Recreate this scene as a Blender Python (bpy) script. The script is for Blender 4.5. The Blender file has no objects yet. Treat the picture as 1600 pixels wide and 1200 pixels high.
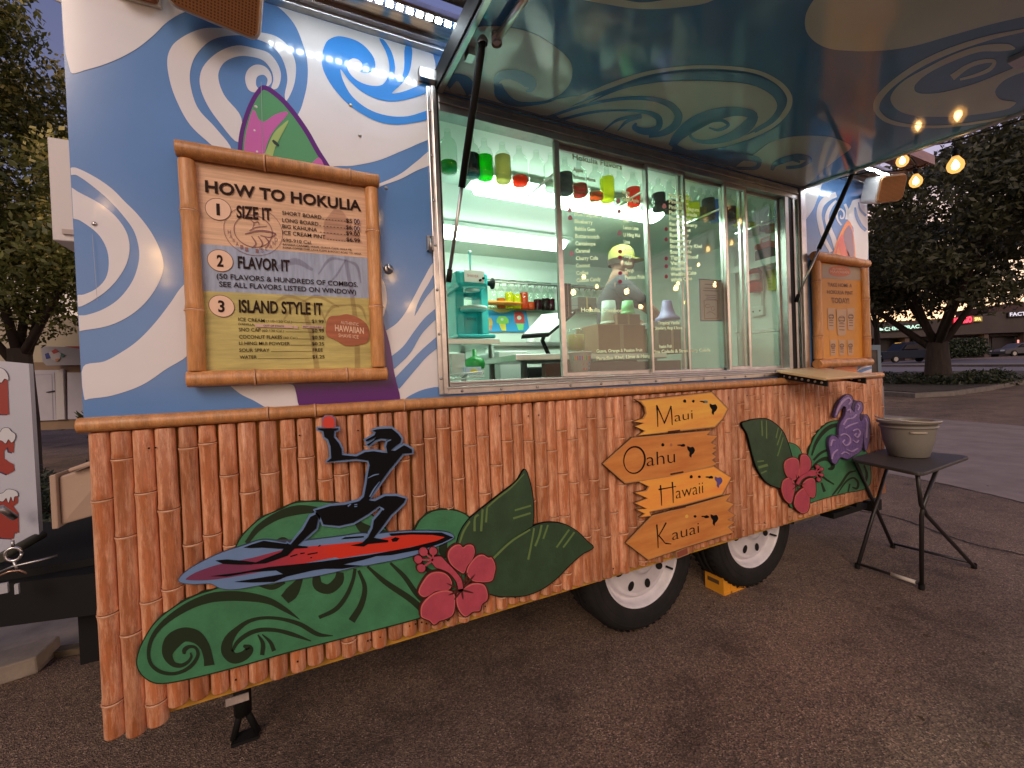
import bpy, bmesh, math, random
import numpy as np
from mathutils import Vector, Matrix
from mathutils.geometry import tessellate_polygon

scene = bpy.context.scene
col = scene.collection
rnd = random.Random(7)

# ------------------------------------------------------------ camera
F = 665.0
Xc = np.array([1353., 63., -F]); Xc /= np.linalg.norm(Xc)
Zc = np.array([-.04, 1., .0135]); Zc -= Xc * Zc.dot(Xc); Zc /= np.linalg.norm(Zc)
Yc = np.cross(Zc, Xc)
R = np.array([Xc, Yc, Zc])
CAM = np.array([0., -1.60, 1.35])
cd = bpy.data.cameras.new('camera'); cam = bpy.data.objects.new('camera', cd); col.objects.link(cam)
cd.sensor_width = 36.0; cd.lens = F / 1600 * 36.0; cd.clip_start = .02; cd.clip_end = 2000
cam.matrix_world = Matrix(((R[0][0], R[0][1], R[0][2], CAM[0]), (R[1][0], R[1][1], R[1][2], CAM[1]),
                           (R[2][0], R[2][1], R[2][2], CAM[2]), (0, 0, 0, 1)))
scene.camera = cam

# ------------------------------------------------------------ world: dusk sky with the sunset glow low in the east of the frame
SUN_AZ = math.radians(30); SUN_EL = math.radians(3)
world = bpy.data.worlds.new("World"); scene.world = world; world.use_nodes = True
wt = world.node_tree; wn = wt.nodes; wl = wt.links; wn.clear()
wo = wn.new('ShaderNodeOutputWorld'); bg = wn.new('ShaderNodeBackground'); wl.new(bg.outputs[0], wo.inputs[0])
sky = wn.new('ShaderNodeTexSky'); sky.sky_type = 'NISHITA'; sky.sun_disc = False
sky.sun_elevation = SUN_EL; sky.sun_rotation = math.pi/2 - SUN_AZ
tc = wn.new('ShaderNodeTexCoord'); nrm = wn.new('ShaderNodeVectorMath'); nrm.operation = 'NORMALIZE'
wl.new(tc.outputs['Generated'], nrm.inputs[0])
sep = wn.new('ShaderNodeSeparateXYZ'); wl.new(nrm.outputs[0], sep.inputs[0])
rampE = wn.new('ShaderNodeValToRGB'); wl.new(sep.outputs['Z'], rampE.inputs[0])
cr = rampE.color_ramp
cr.elements[0].position = 0.0; cr.elements[0].color = (.98, .66, .48, 1)
cr.elements[1].position = 1.0; cr.elements[1].color = (.085, .085, .21, 1)
for p_, c_ in ((.18, (.86, .58, .47, 1)), (.32, (.23, .215, .37, 1)), (.6, (.12, .13, .30, 1))):
    e_ = cr.elements.new(p_); e_.color = c_
dot = wn.new('ShaderNodeVectorMath'); dot.operation = 'DOT_PRODUCT'
wl.new(nrm.outputs[0], dot.inputs[0]); dot.inputs[1].default_value = (math.cos(math.radians(-20)), math.sin(math.radians(-20)), .0)
mr = wn.new('ShaderNodeMapRange'); wl.new(dot.outputs['Value'], mr.inputs[0])
mr.inputs[1].default_value = -1; mr.inputs[2].default_value = 1; mr.inputs[3].default_value = .38; mr.inputs[4].default_value = 1.15
mul = wn.new('ShaderNodeVectorMath'); mul.operation = 'SCALE'; wl.new(rampE.outputs[0], mul.inputs[0]); wl.new(mr.outputs[0], mul.inputs['Scale'])
sc2 = wn.new('ShaderNodeVectorMath'); sc2.operation = 'SCALE'; wl.new(sky.outputs[0], sc2.inputs[0]); sc2.inputs['Scale'].default_value = .04
add = wn.new('ShaderNodeVectorMath'); add.operation = 'ADD'; wl.new(mul.outputs[0], add.inputs[0]); wl.new(sc2.outputs[0], add.inputs[1])
wl.new(add.outputs[0], bg.inputs[0]); bg.inputs[1].default_value = 1.2

sd = bpy.data.lights.new('dusk_fill', 'SUN'); sd.energy = 1.38; sd.angle = math.radians(28); sd.color = (1, .77, .60)  # wide warm lamp added from the viewer's side as dusk fill
dusk_fill = bpy.data.objects.new('dusk_fill', sd); col.objects.link(dusk_fill)
dusk_fill.rotation_euler = Vector((.48, .70, -.50)).to_track_quat('-Z', 'Y').to_euler()

scene.view_settings.view_transform = 'Standard'; scene.view_settings.look = 'None'
scene.view_settings.exposure = 0.22; scene.view_settings.gamma = 1
scene.view_settings.use_curve_mapping = False
scene.cycles.max_bounces = 10; scene.cycles.transparent_max_bounces = 16
scene.cycles.sample_clamp_indirect = 4.0; scene.cycles.caustics_reflective = False; scene.cycles.caustics_refractive = False

# ------------------------------------------------------------ projection helpers (photo pixel -> point on a known plane)
def ray(x, y): return R @ np.array([x-800, 600-y, -F])
def W(x, y, yp=0.):
    r = ray(x, y); return CAM + r*((yp-CAM[1])/r[1])
def G(x, y, z=0.):
    r = ray(x, y); return CAM + r*((z-CAM[2])/r[2])
def S(x, y, xp):
    r = ray(x, y); return CAM + r*((xp-CAM[0])/r[0])
def D(x, y, d): return CAM + ray(x, y)*(d/F)
AZ0, AK = 2.483, .055
def AW(x, y, off=0.):
    r = ray(x, y); t = (AZ0-off+AK*CAM[1]-CAM[2])/(r[2]-AK*r[1]); return CAM + r*t
def zz(ox, oy, s, pts): return [(ox+p[0]/s, oy+p[1]/s) + ((p[2]/s,) if len(p) > 2 else ()) for p in pts]

# ------------------------------------------------------------ materials
def lin(c): return tuple(((v/255)/12.92 if v/255 <= .04045 else ((v/255+.055)/1.055)**2.4) for v in c)
MATS = {}
def mat(name, c=(200, 200, 200), rough=.5, metal=0., k=1., noise=0., nscale=8., bump=0., bscale=60., coat=0., emit=0., c2=None, stretch=(1, 1, 1), spec=.5, srgb=True, rand=0.):
    if name in MATS: return MATS[name]
    m = bpy.data.materials.new(name); m.use_nodes = True; MATS[name] = m
    nt = m.node_tree; b = nt.nodes['Principled BSDF']
    base = tuple(min(.9, v*k) for v in (lin(c) if srgb else c))
    b.inputs['Base Color'].default_value = (*base, 1); b.inputs['Roughness'].default_value = rough
    b.inputs['Metallic'].default_value = metal; b.inputs['Coat Weight'].default_value = coat
    b.inputs['Coat Roughness'].default_value = .08
    b.inputs['Specular IOR Level'].default_value = spec
    if emit: b.inputs['Emission Color'].default_value = (*base, 1); b.inputs['Emission Strength'].default_value = emit
    co = nt.nodes.new('ShaderNodeTexCoord'); mp = nt.nodes.new('ShaderNodeMapping'); nt.links.new(co.outputs['Object'], mp.inputs[0])
    mp.inputs['Scale'].default_value = stretch
    last = None
    if noise or c2:
        n = nt.nodes.new('ShaderNodeTexNoise'); nt.links.new(mp.outputs[0], n.inputs[0]); n.inputs['Scale'].default_value = nscale
        n.inputs['Detail'].default_value = 6; n.inputs['Roughness'].default_value = .62
        r = nt.nodes.new('ShaderNodeValToRGB'); nt.links.new(n.outputs[0], r.inputs[0])
        r.color_ramp.elements[0].position = .32; r.color_ramp.elements[1].position = .68
        d = tuple(v*(1-noise) for v in base) if not c2 else tuple(min(.9, v*k) for v in lin(c2))
        u = tuple(min(.9, v*(1+noise*.6)) for v in base) if not c2 else base
        r.color_ramp.elements[0].color = (*d, 1); r.color_ramp.elements[1].color = (*u, 1)
        last = r.outputs[0]; nt.links.new(last, b.inputs['Base Color'])
    if rand:
        oi = nt.nodes.new('ShaderNodeObjectInfo'); hs = nt.nodes.new('ShaderNodeHueSaturation')
        mm = nt.nodes.new('ShaderNodeMapRange'); nt.links.new(oi.outputs['Random'], mm.inputs[0])
        mm.inputs[3].default_value = 1-rand; mm.inputs[4].default_value = 1+rand
        nt.links.new(mm.outputs[0], hs.inputs['Value'])
        if last: nt.links.new(last, hs.inputs['Color'])
        else: hs.inputs['Color'].default_value = (*base, 1)
        nt.links.new(hs.outputs[0], b.inputs['Base Color'])
    if bump:
        n2 = nt.nodes.new('ShaderNodeTexNoise'); nt.links.new(mp.outputs[0], n2.inputs[0]); n2.inputs['Scale'].default_value = bscale; n2.inputs['Detail'].default_value = 4
        bp = nt.nodes.new('ShaderNodeBump'); bp.inputs['Strength'].default_value = bump; bp.inputs['Distance'].default_value = .004
        nt.links.new(n2.outputs[0], bp.inputs['Height']); nt.links.new(bp.outputs[0], b.inputs['Normal'])
    return m
def glass_mat(name, tint=(1, 1, 1), refl=1.0, trans=.93, rough=.0, haze=0.):
    m = bpy.data.materials.new(name); m.use_nodes = True; nt = m.node_tree; nt.nodes.clear()
    o = nt.nodes.new('ShaderNodeOutputMaterial'); t = nt.nodes.new('ShaderNodeBsdfTransparent'); g = nt.nodes.new('ShaderNodeBsdfGlossy')
    t.inputs[0].default_value = tuple(v*trans for v in tint)+(1,); g.inputs['Roughness'].default_value = rough
    f = nt.nodes.new('ShaderNodeLayerWeight'); f.inputs[0].default_value = .5
    pw_ = nt.nodes.new('ShaderNodeMath'); pw_.operation = 'POWER'; nt.links.new(f.outputs['Facing'], pw_.inputs[0]); pw_.inputs[1].default_value = 5
    mu = nt.nodes.new('ShaderNodeMath'); mu.operation = 'MULTIPLY_ADD'; nt.links.new(pw_.outputs[0], mu.inputs[0]); mu.inputs[1].default_value = .55*refl; mu.inputs[2].default_value = .035*refl
    mx = nt.nodes.new('ShaderNodeMixShader'); nt.links.new(mu.outputs[0], mx.inputs[0]); nt.links.new(t.outputs[0], mx.inputs[1]); nt.links.new(g.outputs[0], mx.inputs[2])
    last = mx
    if haze:
        d = nt.nodes.new('ShaderNodeBsdfDiffuse'); d.inputs[0].default_value = (.75, .75, .72, 1)
        n = nt.nodes.new('ShaderNodeTexNoise'); n.inputs['Scale'].default_value = 3.; n.inputs['Detail'].default_value = 5
        co = nt.nodes.new('ShaderNodeTexCoord'); nt.links.new(co.outputs['Object'], n.inputs[0])
        mr_ = nt.nodes.new('ShaderNodeMapRange'); nt.links.new(n.outputs[0], mr_.inputs[0]); mr_.inputs[1].default_value = .35; mr_.inputs[2].default_value = .75
        mr_.inputs[3].default_value = haze*.4; mr_.inputs[4].default_value = haze*1.6
        m2 = nt.nodes.new('ShaderNodeMixShader'); nt.links.new(mr_.outputs[0], m2.inputs[0]); nt.links.new(mx.outputs[0], m2.inputs[1]); nt.links.new(d.outputs[0], m2.inputs[2]); last = m2
    nt.links.new(last.outputs[0], o.inputs[0]); MATS[name] = m
    return m
def syrup_mat(name, c, a=.75):
    m = bpy.data.materials.new(name); m.use_nodes = True; nt = m.node_tree; nt.nodes.clear()
    o = nt.nodes.new('ShaderNodeOutputMaterial'); t = nt.nodes.new('ShaderNodeBsdfTransparent'); p = nt.nodes.new('ShaderNodeBsdfPrincipled'); tl = nt.nodes.new('ShaderNodeBsdfTranslucent')
    l = lin(c); t.inputs[0].default_value = (*l, 1); p.inputs['Base Color'].default_value = (*l, 1); p.inputs['Roughness'].default_value = .15; tl.inputs[0].default_value = (*tuple(min(1, v*1.3) for v in l), 1)
    m1 = nt.nodes.new('ShaderNodeMixShader'); m1.inputs[0].default_value = .55; nt.links.new(p.outputs[0], m1.inputs[1]); nt.links.new(tl.outputs[0], m1.inputs[2])
    mx = nt.nodes.new('ShaderNodeMixShader'); mx.inputs[0].default_value = a; nt.links.new(t.outputs[0], mx.inputs[1]); nt.links.new(m1.outputs[0], mx.inputs[2]); nt.links.new(mx.outputs[0], o.inputs[0])
    return m

# ------------------------------------------------------------ object helpers
def tag(o, label=None, cat=None, group=None, kind=None):
    if label: o['label'] = label
    if cat: o['category'] = cat
    if group: o['group'] = group
    if kind: o['kind'] = kind
    return o
def thing(name, label, cat, loc=(0, 0, 0), group=None):
    o = bpy.data.objects.new(name, None); col.objects.link(o); o.location = tuple(float(v) for v in loc); o.empty_display_size = .1
    return tag(o, label, cat, group)
def wloc(o):
    v = Vector((0, 0, 0))
    while o is not None: v += o.location; o = o.parent
    return v
def link(name, me, m, parent=None):
    o = bpy.data.objects.new(name, me); col.objects.link(o)
    if m is not None:
        for mm in (m if isinstance(m, (list, tuple)) else [m]): me.materials.append(mm)
    if parent is not None:
        L = wloc(parent); me.transform(Matrix.Translation(-L)); o.parent = parent
    return o
class MB:
    def __init__(s): s.v = []; s.f = []; s.mi = []; s.sm = []
    def add(s, vs, fs, mi=0, sm=False):
        n = len(s.v); s.v += [tuple(float(q) for q in p) for p in vs]; s.f += [tuple(i+n for i in f) for f in fs]; s.mi += [mi]*len(fs); s.sm += [sm]*len(fs); return s
    def box(s, a, b, mi=0):
        x0, x1 = sorted((a[0], b[0])); y0, y1 = sorted((a[1], b[1])); z0, z1 = sorted((a[2], b[2]))
        return s.add([(x0,y0,z0),(x1,y0,z0),(x1,y1,z0),(x0,y1,z0),(x0,y0,z1),(x1,y0,z1),(x1,y1,z1),(x0,y1,z1)],
                     [(0,3,2,1),(4,5,6,7),(0,1,5,4),(1,2,6,5),(2,3,7,6),(3,0,4,7)], mi)
    def hexa(s, b, t, mi=0):   # 4 bottom + 4 top corners
        return s.add(list(b)+list(t), [(0,3,2,1),(4,5,6,7),(0,1,5,4),(1,2,6,5),(2,3,7,6),(3,0,4,7)], mi)
    def quad(s, a, b, c, d, mi=0): return s.add([a, b, c, d], [(0, 1, 2, 3)], mi)
    def tube(s, pts, r, n=8, cap=True, mi=0, sm=True):
        pts = [Vector([float(q) for q in p]) for p in pts]; rs = r if isinstance(r, (list, tuple)) else [r]*len(pts)
        vs = []; up = None
        for i, p in enumerate(pts):
            d = (pts[min(i+1, len(pts)-1)]-pts[max(i-1, 0)]).normalized()
            if up is None: up = Vector((0, 0, 1)) if abs(d.z) < .9 else Vector((1, 0, 0))
            a = d.cross(up).normalized(); b2 = a.cross(d).normalized(); up = b2
            for k in range(n):
                t = 2*math.pi*k/n; vs.append(p + a*math.cos(t)*rs[i] + b2*math.sin(t)*rs[i])
        fs = [(i*n+k, i*n+(k+1) % n, (i+1)*n+(k+1) % n, (i+1)*n+k) for i in range(len(pts)-1) for k in range(n)]
        s.add(vs, fs, mi, sm)
        if cap:
            m0 = len(s.v)-len(vs); s.f += [tuple(m0+k for k in range(n))[::-1], tuple(m0+(len(pts)-1)*n+k for k in range(n))]; s.mi += [mi]*2; s.sm += [False]*2
        return s
    def lathe(s, prof, c=(0, 0, 0), n=20, axis='z', mi=0, sm=True, sy=1.):
        vs = []
        for r, h in prof:
            for k in range(n):
                t = 2*math.pi*k/n; a, b2 = r*math.cos(t), r*math.sin(t)*sy
                vs.append({'z': (c[0]+a, c[1]+b2, c[2]+h), 'y': (c[0]+a, c[1]+h, c[2]+b2), 'x': (c[0]+h, c[1]+a, c[2]+b2)}[axis])
        fs = [(i*n+k, i*n+(k+1) % n, (i+1)*n+(k+1) % n, (i+1)*n+k) for i in range(len(prof)-1) for k in range(n)]
        if axis == 'y': fs = [f[::-1] for f in fs]
        return s.add(vs, fs, mi, sm)
    def build(s, name, m, parent=None, bevel=0.):
        me = bpy.data.meshes.new(name); me.from_pydata(s.v, [], s.f)
        me.polygons.foreach_set('material_index', s.mi); me.polygons.foreach_set('use_smooth', s.sm); me.update()
        o = link(name, me, m, parent)
        if bevel:
            md = o.modifiers.new('bevel', 'BEVEL'); md.width = bevel; md.segments = 2; md.limit_method = 'ANGLE'; md.angle_limit = .7
        return o
class Multi:
    """collects shapes and builds each as a part of its own"""
    def __init__(s): s.items = []
    def build(s, name, m, parent):
        for b in s.items: b.build(name, m, parent)
def spline(pts, n=6, closed=True):
    if n <= 1: return [tuple(p) for p in pts]
    P = [np.array(p, float) for p in pts]; L = len(P); out = []
    for i in range(L if closed else L-1):
        g = lambda j: P[j % L] if closed else P[max(0, min(L-1, j))]
        a, b, c, d = g(i-1), g(i), g(i+1), g(i+2)
        # centripetal-like: shrink tangents where the spacing changes
        l1 = np.linalg.norm(c-b)+1e-9; t1 = (c-a)*l1/(np.linalg.norm(b-a)+l1+1e-9); t2 = (d-b)*l1/(np.linalg.norm(d-c)+l1+1e-9)
        for k in range(n):
            t = k/n; out.append(tuple((2*t**3-3*t**2+1)*b+(t**3-2*t**2+t)*t1+(-2*t**3+3*t**2)*c+(t**3-t**2)*t2))
    if not closed: out.append(tuple(P[-1]))
    return out
def stroke(pts, n=6):
    q = spline(pts, n, False); L = []; Rr = []
    for i, p in enumerate(q):
        a = np.array(q[max(i-1, 0)][:2]); b = np.array(q[min(i+1, len(q)-1)][:2]); d = (b-a)/(np.linalg.norm(b-a)+1e-9)
        nn = np.array([-d[1], d[0]]); w = max(p[2], .2)/2; c = np.array(p[:2]); L.append(c+nn*w); Rr.append(c-nn*w)
    return ('strip', L, Rr)
def offset(pts, d):
    P = [np.array(p[:2], float) for p in pts]; n = len(P)
    area = sum(P[i][0]*P[(i+1) % n][1]-P[(i+1) % n][0]*P[i][1] for i in range(n)); s = 1 if area > 0 else -1
    out = []
    for i in range(n):
        a = P[i]-P[i-1]; b = P[(i+1) % n]-P[i]; a /= np.linalg.norm(a)+1e-9; b /= np.linalg.norm(b)+1e-9
        nn = np.array([a[1]+b[1], -(a[0]+b[0])]); nn /= np.linalg.norm(nn)+1e-9; out.append(tuple(P[i]+nn*d*s))
    return out
def flat_into(mb, shape, fn, thick=0., nrm=(0, 1, 0), mi=0):
    """shape: list of px points (closed) or a strip; fn maps px -> world; thick extrudes along nrm (away from the viewer)"""
    if isinstance(mb, Multi): q_ = MB(); mb.items.append(q_); flat_into(q_, shape, fn, thick, nrm, mi); return mb
    nv = np.array(nrm, float)*thick
    if shape[0] == 'strip':
        L, Rr = shape[1], shape[2]; n = len(L)
        vs = [fn(*p) for p in L]+[fn(*p) for p in Rr]
        mb.add(vs, [(i, i+1, n+i+1, n+i) for i in range(n-1)], mi)
        if thick:
            ring = list(range(n))+[n+i for i in range(n-1, -1, -1)]; bs = [v+nv for v in vs]; m = len(vs)
            mb.add(vs+bs, [(ring[i], ring[(i+1) % len(ring)], m+ring[(i+1) % len(ring)], m+ring[i]) for i in range(len(ring))], mi)
        return mb
    vs = [fn(*p[:2]) for p in shape]; tri = tessellate_polygon([[Vector((p[0], p[1], 0)) for p in shape]])
    mb.add(vs, [tuple(t) for t in tri], mi)
    if thick:
        n = len(vs); bs = [v+nv for v in vs]
        mb.add(vs+bs, [(i, (i+1) % n, n+(i+1) % n, n+i) for i in range(n)], mi)
    return mb
def each(name, shapes, fn, m, parent, thick=0., n=6):
    """one part per stroke or outline"""
    for s_ in shapes: flat_into(MB(), s_ if s_[0] == 'strip' else s_, fn, thick).build(name, m, parent)
def decal(name, shapes, fn, m, parent, thick=0., smooth=5):
    mb = MB()
    for s_ in shapes:
        sh = s_ if s_[0] == 'strip' else (spline(s_, smooth) if smooth > 1 else s_)
        flat_into(mb, sh, fn, thick)
    return mb.build(name, m, parent)
def wall(y): return lambda x, yy: W(x, yy, y)
def panel(y):   # the same plane, trimmed to the sheet of the trailer side
    def f(x, yy):
        p = W(x, yy, y); p[0] = min(max(p[0], -.5535), 3.6585); p[2] = min(max(p[2], 1.247), 2.611); return p
    return f
TEXTS = []
def text(body, pl, pr, cap, fn, m, parent, name='lettering', bold=0., shear=0., key=None):
    """one printed line: baseline from pixel pl to pr, capital height cap pixels at its left end"""
    TEXTS.append((body, pl, pr, cap, fn, m, parent, name, bold, shear, len(TEXTS)))
def flush_texts():
    obs = []
    for t in TEXTS+[('H', None, None, 0, None, None, None, '', 0., 0., None)]:
        cu = bpy.data.curves.new('t', 'FONT'); cu.body = t[0]; cu.offset = t[8]; cu.shear = t[9]; cu.resolution_u = 3
        o = bpy.data.objects.new('t', cu); col.objects.link(o); obs.append(o)
    dg = bpy.context.evaluated_depsgraph_get(); dg.update()
    ms = [bpy.data.meshes.new_from_object(o.evaluated_get(dg)) for o in obs]
    H = max(v.co.y for v in ms[-1].vertices)
    acc = {}
    for t, me in zip(TEXTS, ms):
        body, pl, pr, cap, fn, m, parent, name, bold, shear, key = t
        if not me.vertices: continue
        xs = [v.co.x for v in me.vertices]; x0, x1 = min(xs), max(xs)
        PL, PR = fn(*pl), fn(*pr); V = fn(pl[0]-.04*cap, pl[1]-cap)-PL
        k = (parent.name if parent else '', name, m.name, key)
        mb = acc.setdefault(k, (MB(), name, m, parent))[0]
        mb.add([PL+(PR-PL)*((v.co.x-x0)/(x1-x0))+V*(v.co.y/H) for v in me.vertices], [tuple(p.vertices) for p in me.polygons])
    for mb, name, m, parent in acc.values(): mb.build(name, m, parent)
    for o in obs:
        cu = o.data; bpy.data.objects.remove(o); bpy.data.curves.remove(cu)
    for me in ms: bpy.data.meshes.remove(me)
# ============================================================ SETTING
def T(x, y):
    r = math.hypot(x-CAM[0], y-CAM[1]); t = max(0., r-12.)
    return 1.55*(t/53.)**1.0 if t < 53 else 1.55+(t-53)*.004
def asphalt():
    m = bpy.data.materials.new('asphalt'); m.use_nodes = True; nt = m.node_tree; N = nt.nodes; Lk = nt.links; b = N['Principled BSDF']
    co = N.new('ShaderNodeTexCoord')
    def noise(s, d=3, r=.6):
        n = N.new('ShaderNodeTexNoise'); n.inputs['Scale'].default_value = s; n.inputs['Detail'].default_value = d; n.inputs['Roughness'].default_value = r; Lk.new(co.outputs['Object'], n.inputs[0]); return n.outputs[0]
    def ramp(i, stops):
        r = N.new('ShaderNodeValToRGB'); Lk.new(i, r.inputs[0]); e = r.color_ramp.elements
        e[0].position, e[0].color = stops[0][0], (*stops[0][1], 1); e[1].position, e[1].color = stops[-1][0], (*stops[-1][1], 1)
        for p, c in stops[1:-1]:
            q = e.new(p); q.color = (*c, 1)
        return r.outputs[0]
    v = N.new('ShaderNodeTexVoronoi'); v.inputs['Scale'].default_value = 190; Lk.new(co.outputs['Object'], v.inputs[0])
    sx = N.new('ShaderNodeSeparateXYZ'); Lk.new(v.outputs['Color'], sx.inputs[0])
    fine = ramp(sx.outputs[0], [(0., (.055, .041, .033)), (.5, (.172, .115, .078)), (.9, (.26, .176, .120)), (1., (.44, .32, .23))])
    big = ramp(noise(.7, 5), [(.3, (.60, .58, .58)), (.7, (1.3, 1.25, 1.2))])
    mx = N.new('ShaderNodeMix'); mx.data_type = 'RGBA'; mx.blend_type = 'MULTIPLY'; mx.inputs[0].default_value = 1
    Lk.new(fine, mx.inputs['A']); Lk.new(big, mx.inputs['B'])
    st = ramp(noise(2.6, 6, .7), [(.34, (.55, .54, .54)), (.50, (1, 1, 1))])
    m3 = N.new('ShaderNodeMix'); m3.data_type = 'RGBA'; m3.blend_type = 'MULTIPLY'; m3.inputs[0].default_value = 1
    Lk.new(mx.outputs['Result'], m3.inputs['A']); Lk.new(st, m3.inputs['B']); Lk.new(m3.outputs['Result'], b.inputs['Base Color'])
    b.inputs['Roughness'].default_value = .85
    bp = N.new('ShaderNodeBump'); bp.inputs['Strength'].default_value = .9; bp.inputs['Distance'].default_value = .006
    Lk.new(v.outputs['Distance'], bp.inputs['Height'])
    b2 = N.new('ShaderNodeBump'); b2.inputs['Strength'].default_value = .5; b2.inputs['Distance'].default_value = .02; Lk.new(noise(9, 5), b2.inputs['Height']); Lk.new(bp.outputs[0], b2.inputs['Normal'])
    Lk.new(b2.outputs[0], b.inputs['Normal']); return m
M_asph = asphalt()
M_conc = mat('concrete', (.25, .195, .165), .9, srgb=False, noise=.25, nscale=2.2, bump=.6, bscale=80)
M_concL = mat('concrete_pale', (.30, .25, .195), .9, srgb=False, noise=.25, nscale=6, bump=.5, bscale=60)
M_curb = mat('curb_concrete', (.17, .145, .12), .9, srgb=False, noise=.3, nscale=5, bump=.5, bscale=40)
M_crack = mat('tar_crack', (.012, .011, .01), .9, srgb=False)
M_grass = mat('grass_mat', (.035, .045, .015), .9, srgb=False, noise=.5, nscale=9)
M_lane = mat('far_road', (.13, .115, .125), .8, srgb=False, noise=.15, nscale=.3)

def ground_sheet(name, m, x0, x1, y0, y1, nx, ny, dz=0., fx=None):
    mb = MB(); vs = []
    xs = [x0+(x1-x0)*i/nx for i in range(nx+1)]; ys = [y0+(y1-y0)*j/ny for j in range(ny+1)]
    for y in ys:
        for x in xs: vs.append((x, y, T(x, y)+dz))
    mb.add(vs, [(j*(nx+1)+i, j*(nx+1)+i+1, (j+1)*(nx+1)+i+1, (j+1)*(nx+1)+i) for j in range(ny) for i in range(nx)], 0, True)
    return tag(mb.build(name, m), kind='structure')
ground_sheet('ground', M_asph, -240, 240, -240, 240, 160, 160)

def ground_poly(name, m, pts, dz, thick=0., sub=1):
    """polygon on the terrain; pts in world x, y"""
    P = [(float(a), float(b)) for a, b in pts]; mb = MB()
    vs = [(x, y, T(x, y)+dz) for x, y in P]; tri = tessellate_polygon([[Vector((p[0], p[1], 0)) for p in P]]); mb.add(vs, [tuple(t) for t in tri])
    if thick:
        n = len(vs); mb.add(vs+[(x, y, z-thick) for x, y, z in vs], [(i, (i+1) % n, n+(i+1) % n, n+i) for i in range(n)])
    return mb.build(name, m)
def gp(x, y):   # pixel -> terrain point, marching along the sight line
    r = ray(x, y); r = r/math.hypot(r[0], r[1]); t = .5; p = CAM+r*t
    while t < 200:
        q = CAM+r*(t+.1)
        if q[2] <= T(q[0], q[1]): return q
        t += .1
    return q
# pale concrete apron behind the crack, then asphalt again, to the right of the trailer
ap = [G(1375, 738), G(1480, 757), G(1600, 786), G(1760, 830), G(1760, 700), G(1600, 668), G(1420, 655), G(1375, 652)]
tag(ground_poly('concrete_apron', M_conc, [(p[0], p[1]) for p in ap], .004), kind='structure')
# concrete pad behind the drawbar at the left
tag(ground_poly('concrete_pad', M_concL, [(-9, 1.95), (-1.34, 1.62), (-1.08, 1.42), (-1.08, 2.05), (-1.1, 4.6), (-9, 5.4)], .005), kind='structure')
# cracks in the asphalt
def crack(name, px, w):
    pts = [G(a, b) for a, b in px]; q = spline([(p[0], p[1]) for p in pts], 8, False); Lq = []; Rq = []
    for i, p in enumerate(q):
        a = np.array(q[max(i-1, 0)]); b = np.array(q[min(i+1, len(q)-1)]); d = b-a; d /= np.linalg.norm(d)+1e-9
        ww = w*(.5+.9*rnd.random())/2; j = rnd.uniform(-.4, .4)*w
        Lq.append((p[0]-d[1]*(ww+j), p[1]+d[0]*(ww+j))); Rq.append((p[0]+d[1]*(ww-j), p[1]-d[0]*(ww-j)))
    mb = MB(); n = len(Lq); mb.add([(a, b, .0045) for a, b in Lq]+[(a, b, .0045) for a, b in Rq], [(i, n+i, n+i+1, i+1) for i in range(n-1)])
    return tag(mb.build(name, M_crack), kind='structure')
crack('pavement_crack', [(1312, 793), (1345, 799), (1380, 804), (1428, 818), (1480, 838), (1530, 853), (1600, 868), (1700, 893)], .02)
crack('pavement_joint', [(1375, 745), (1440, 751), (1500, 763), (1560, 776), (1640, 797)], .012)

# planted island with its kerb, under the big tree
isl_out = [(1330, 612), (1375, 618), (1430, 622), (1490, 619), (1545, 611), (1590, 602), (1620, 598), (1660, 596)]
front = [gp(x, y) for x, y in isl_out]
back = [gp(x, y) for x, y in ((1700, 588), (1600, 584), (1560, 584), (1480, 584), (1400, 585), (1320, 588))]
isl = [(p[0], p[1]) for p in front+back]
cx_ = sum(p[0] for p in isl)/len(isl); cy_ = sum(p[1] for p in isl)/len(isl)
k1 = ground_poly('island_kerb', M_curb, isl, .14, .2); tag(k1, kind='structure')
inner = [(cx_+(x-cx_)*.955, cy_+(y-cy_)*.93) for x, y in isl]
tag(ground_poly('island_soil', mat('mulch', (.035, .026, .016), .95, srgb=False, noise=.5, nscale=6, bump=1, bscale=30), inner, .165, .03), kind='structure')
# far road bands, kerb and far lot, laid on the rising ground
def band(name, m, ya, yb, dz, xa=1300, xb=1900, thick=0):
    a = [gp(x, ya) for x in range(xa, xb+1, 60)]; b = [gp(x, yb) for x in range(xb, xa-1, -60)]
    return tag(ground_poly(name, m, [(p[0], p[1]) for p in a+b], dz, thick), kind='structure')
band('far_road', M_lane, 587, 574, .02)
band('far_kerb', M_curb, 573, 570.5, .14, thick=.2)
band('far_car_park', mat('far_lot', (.10, .088, .095), .85, srgb=False, noise=.2, nscale=.2), 568.5, 562, .03)

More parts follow.
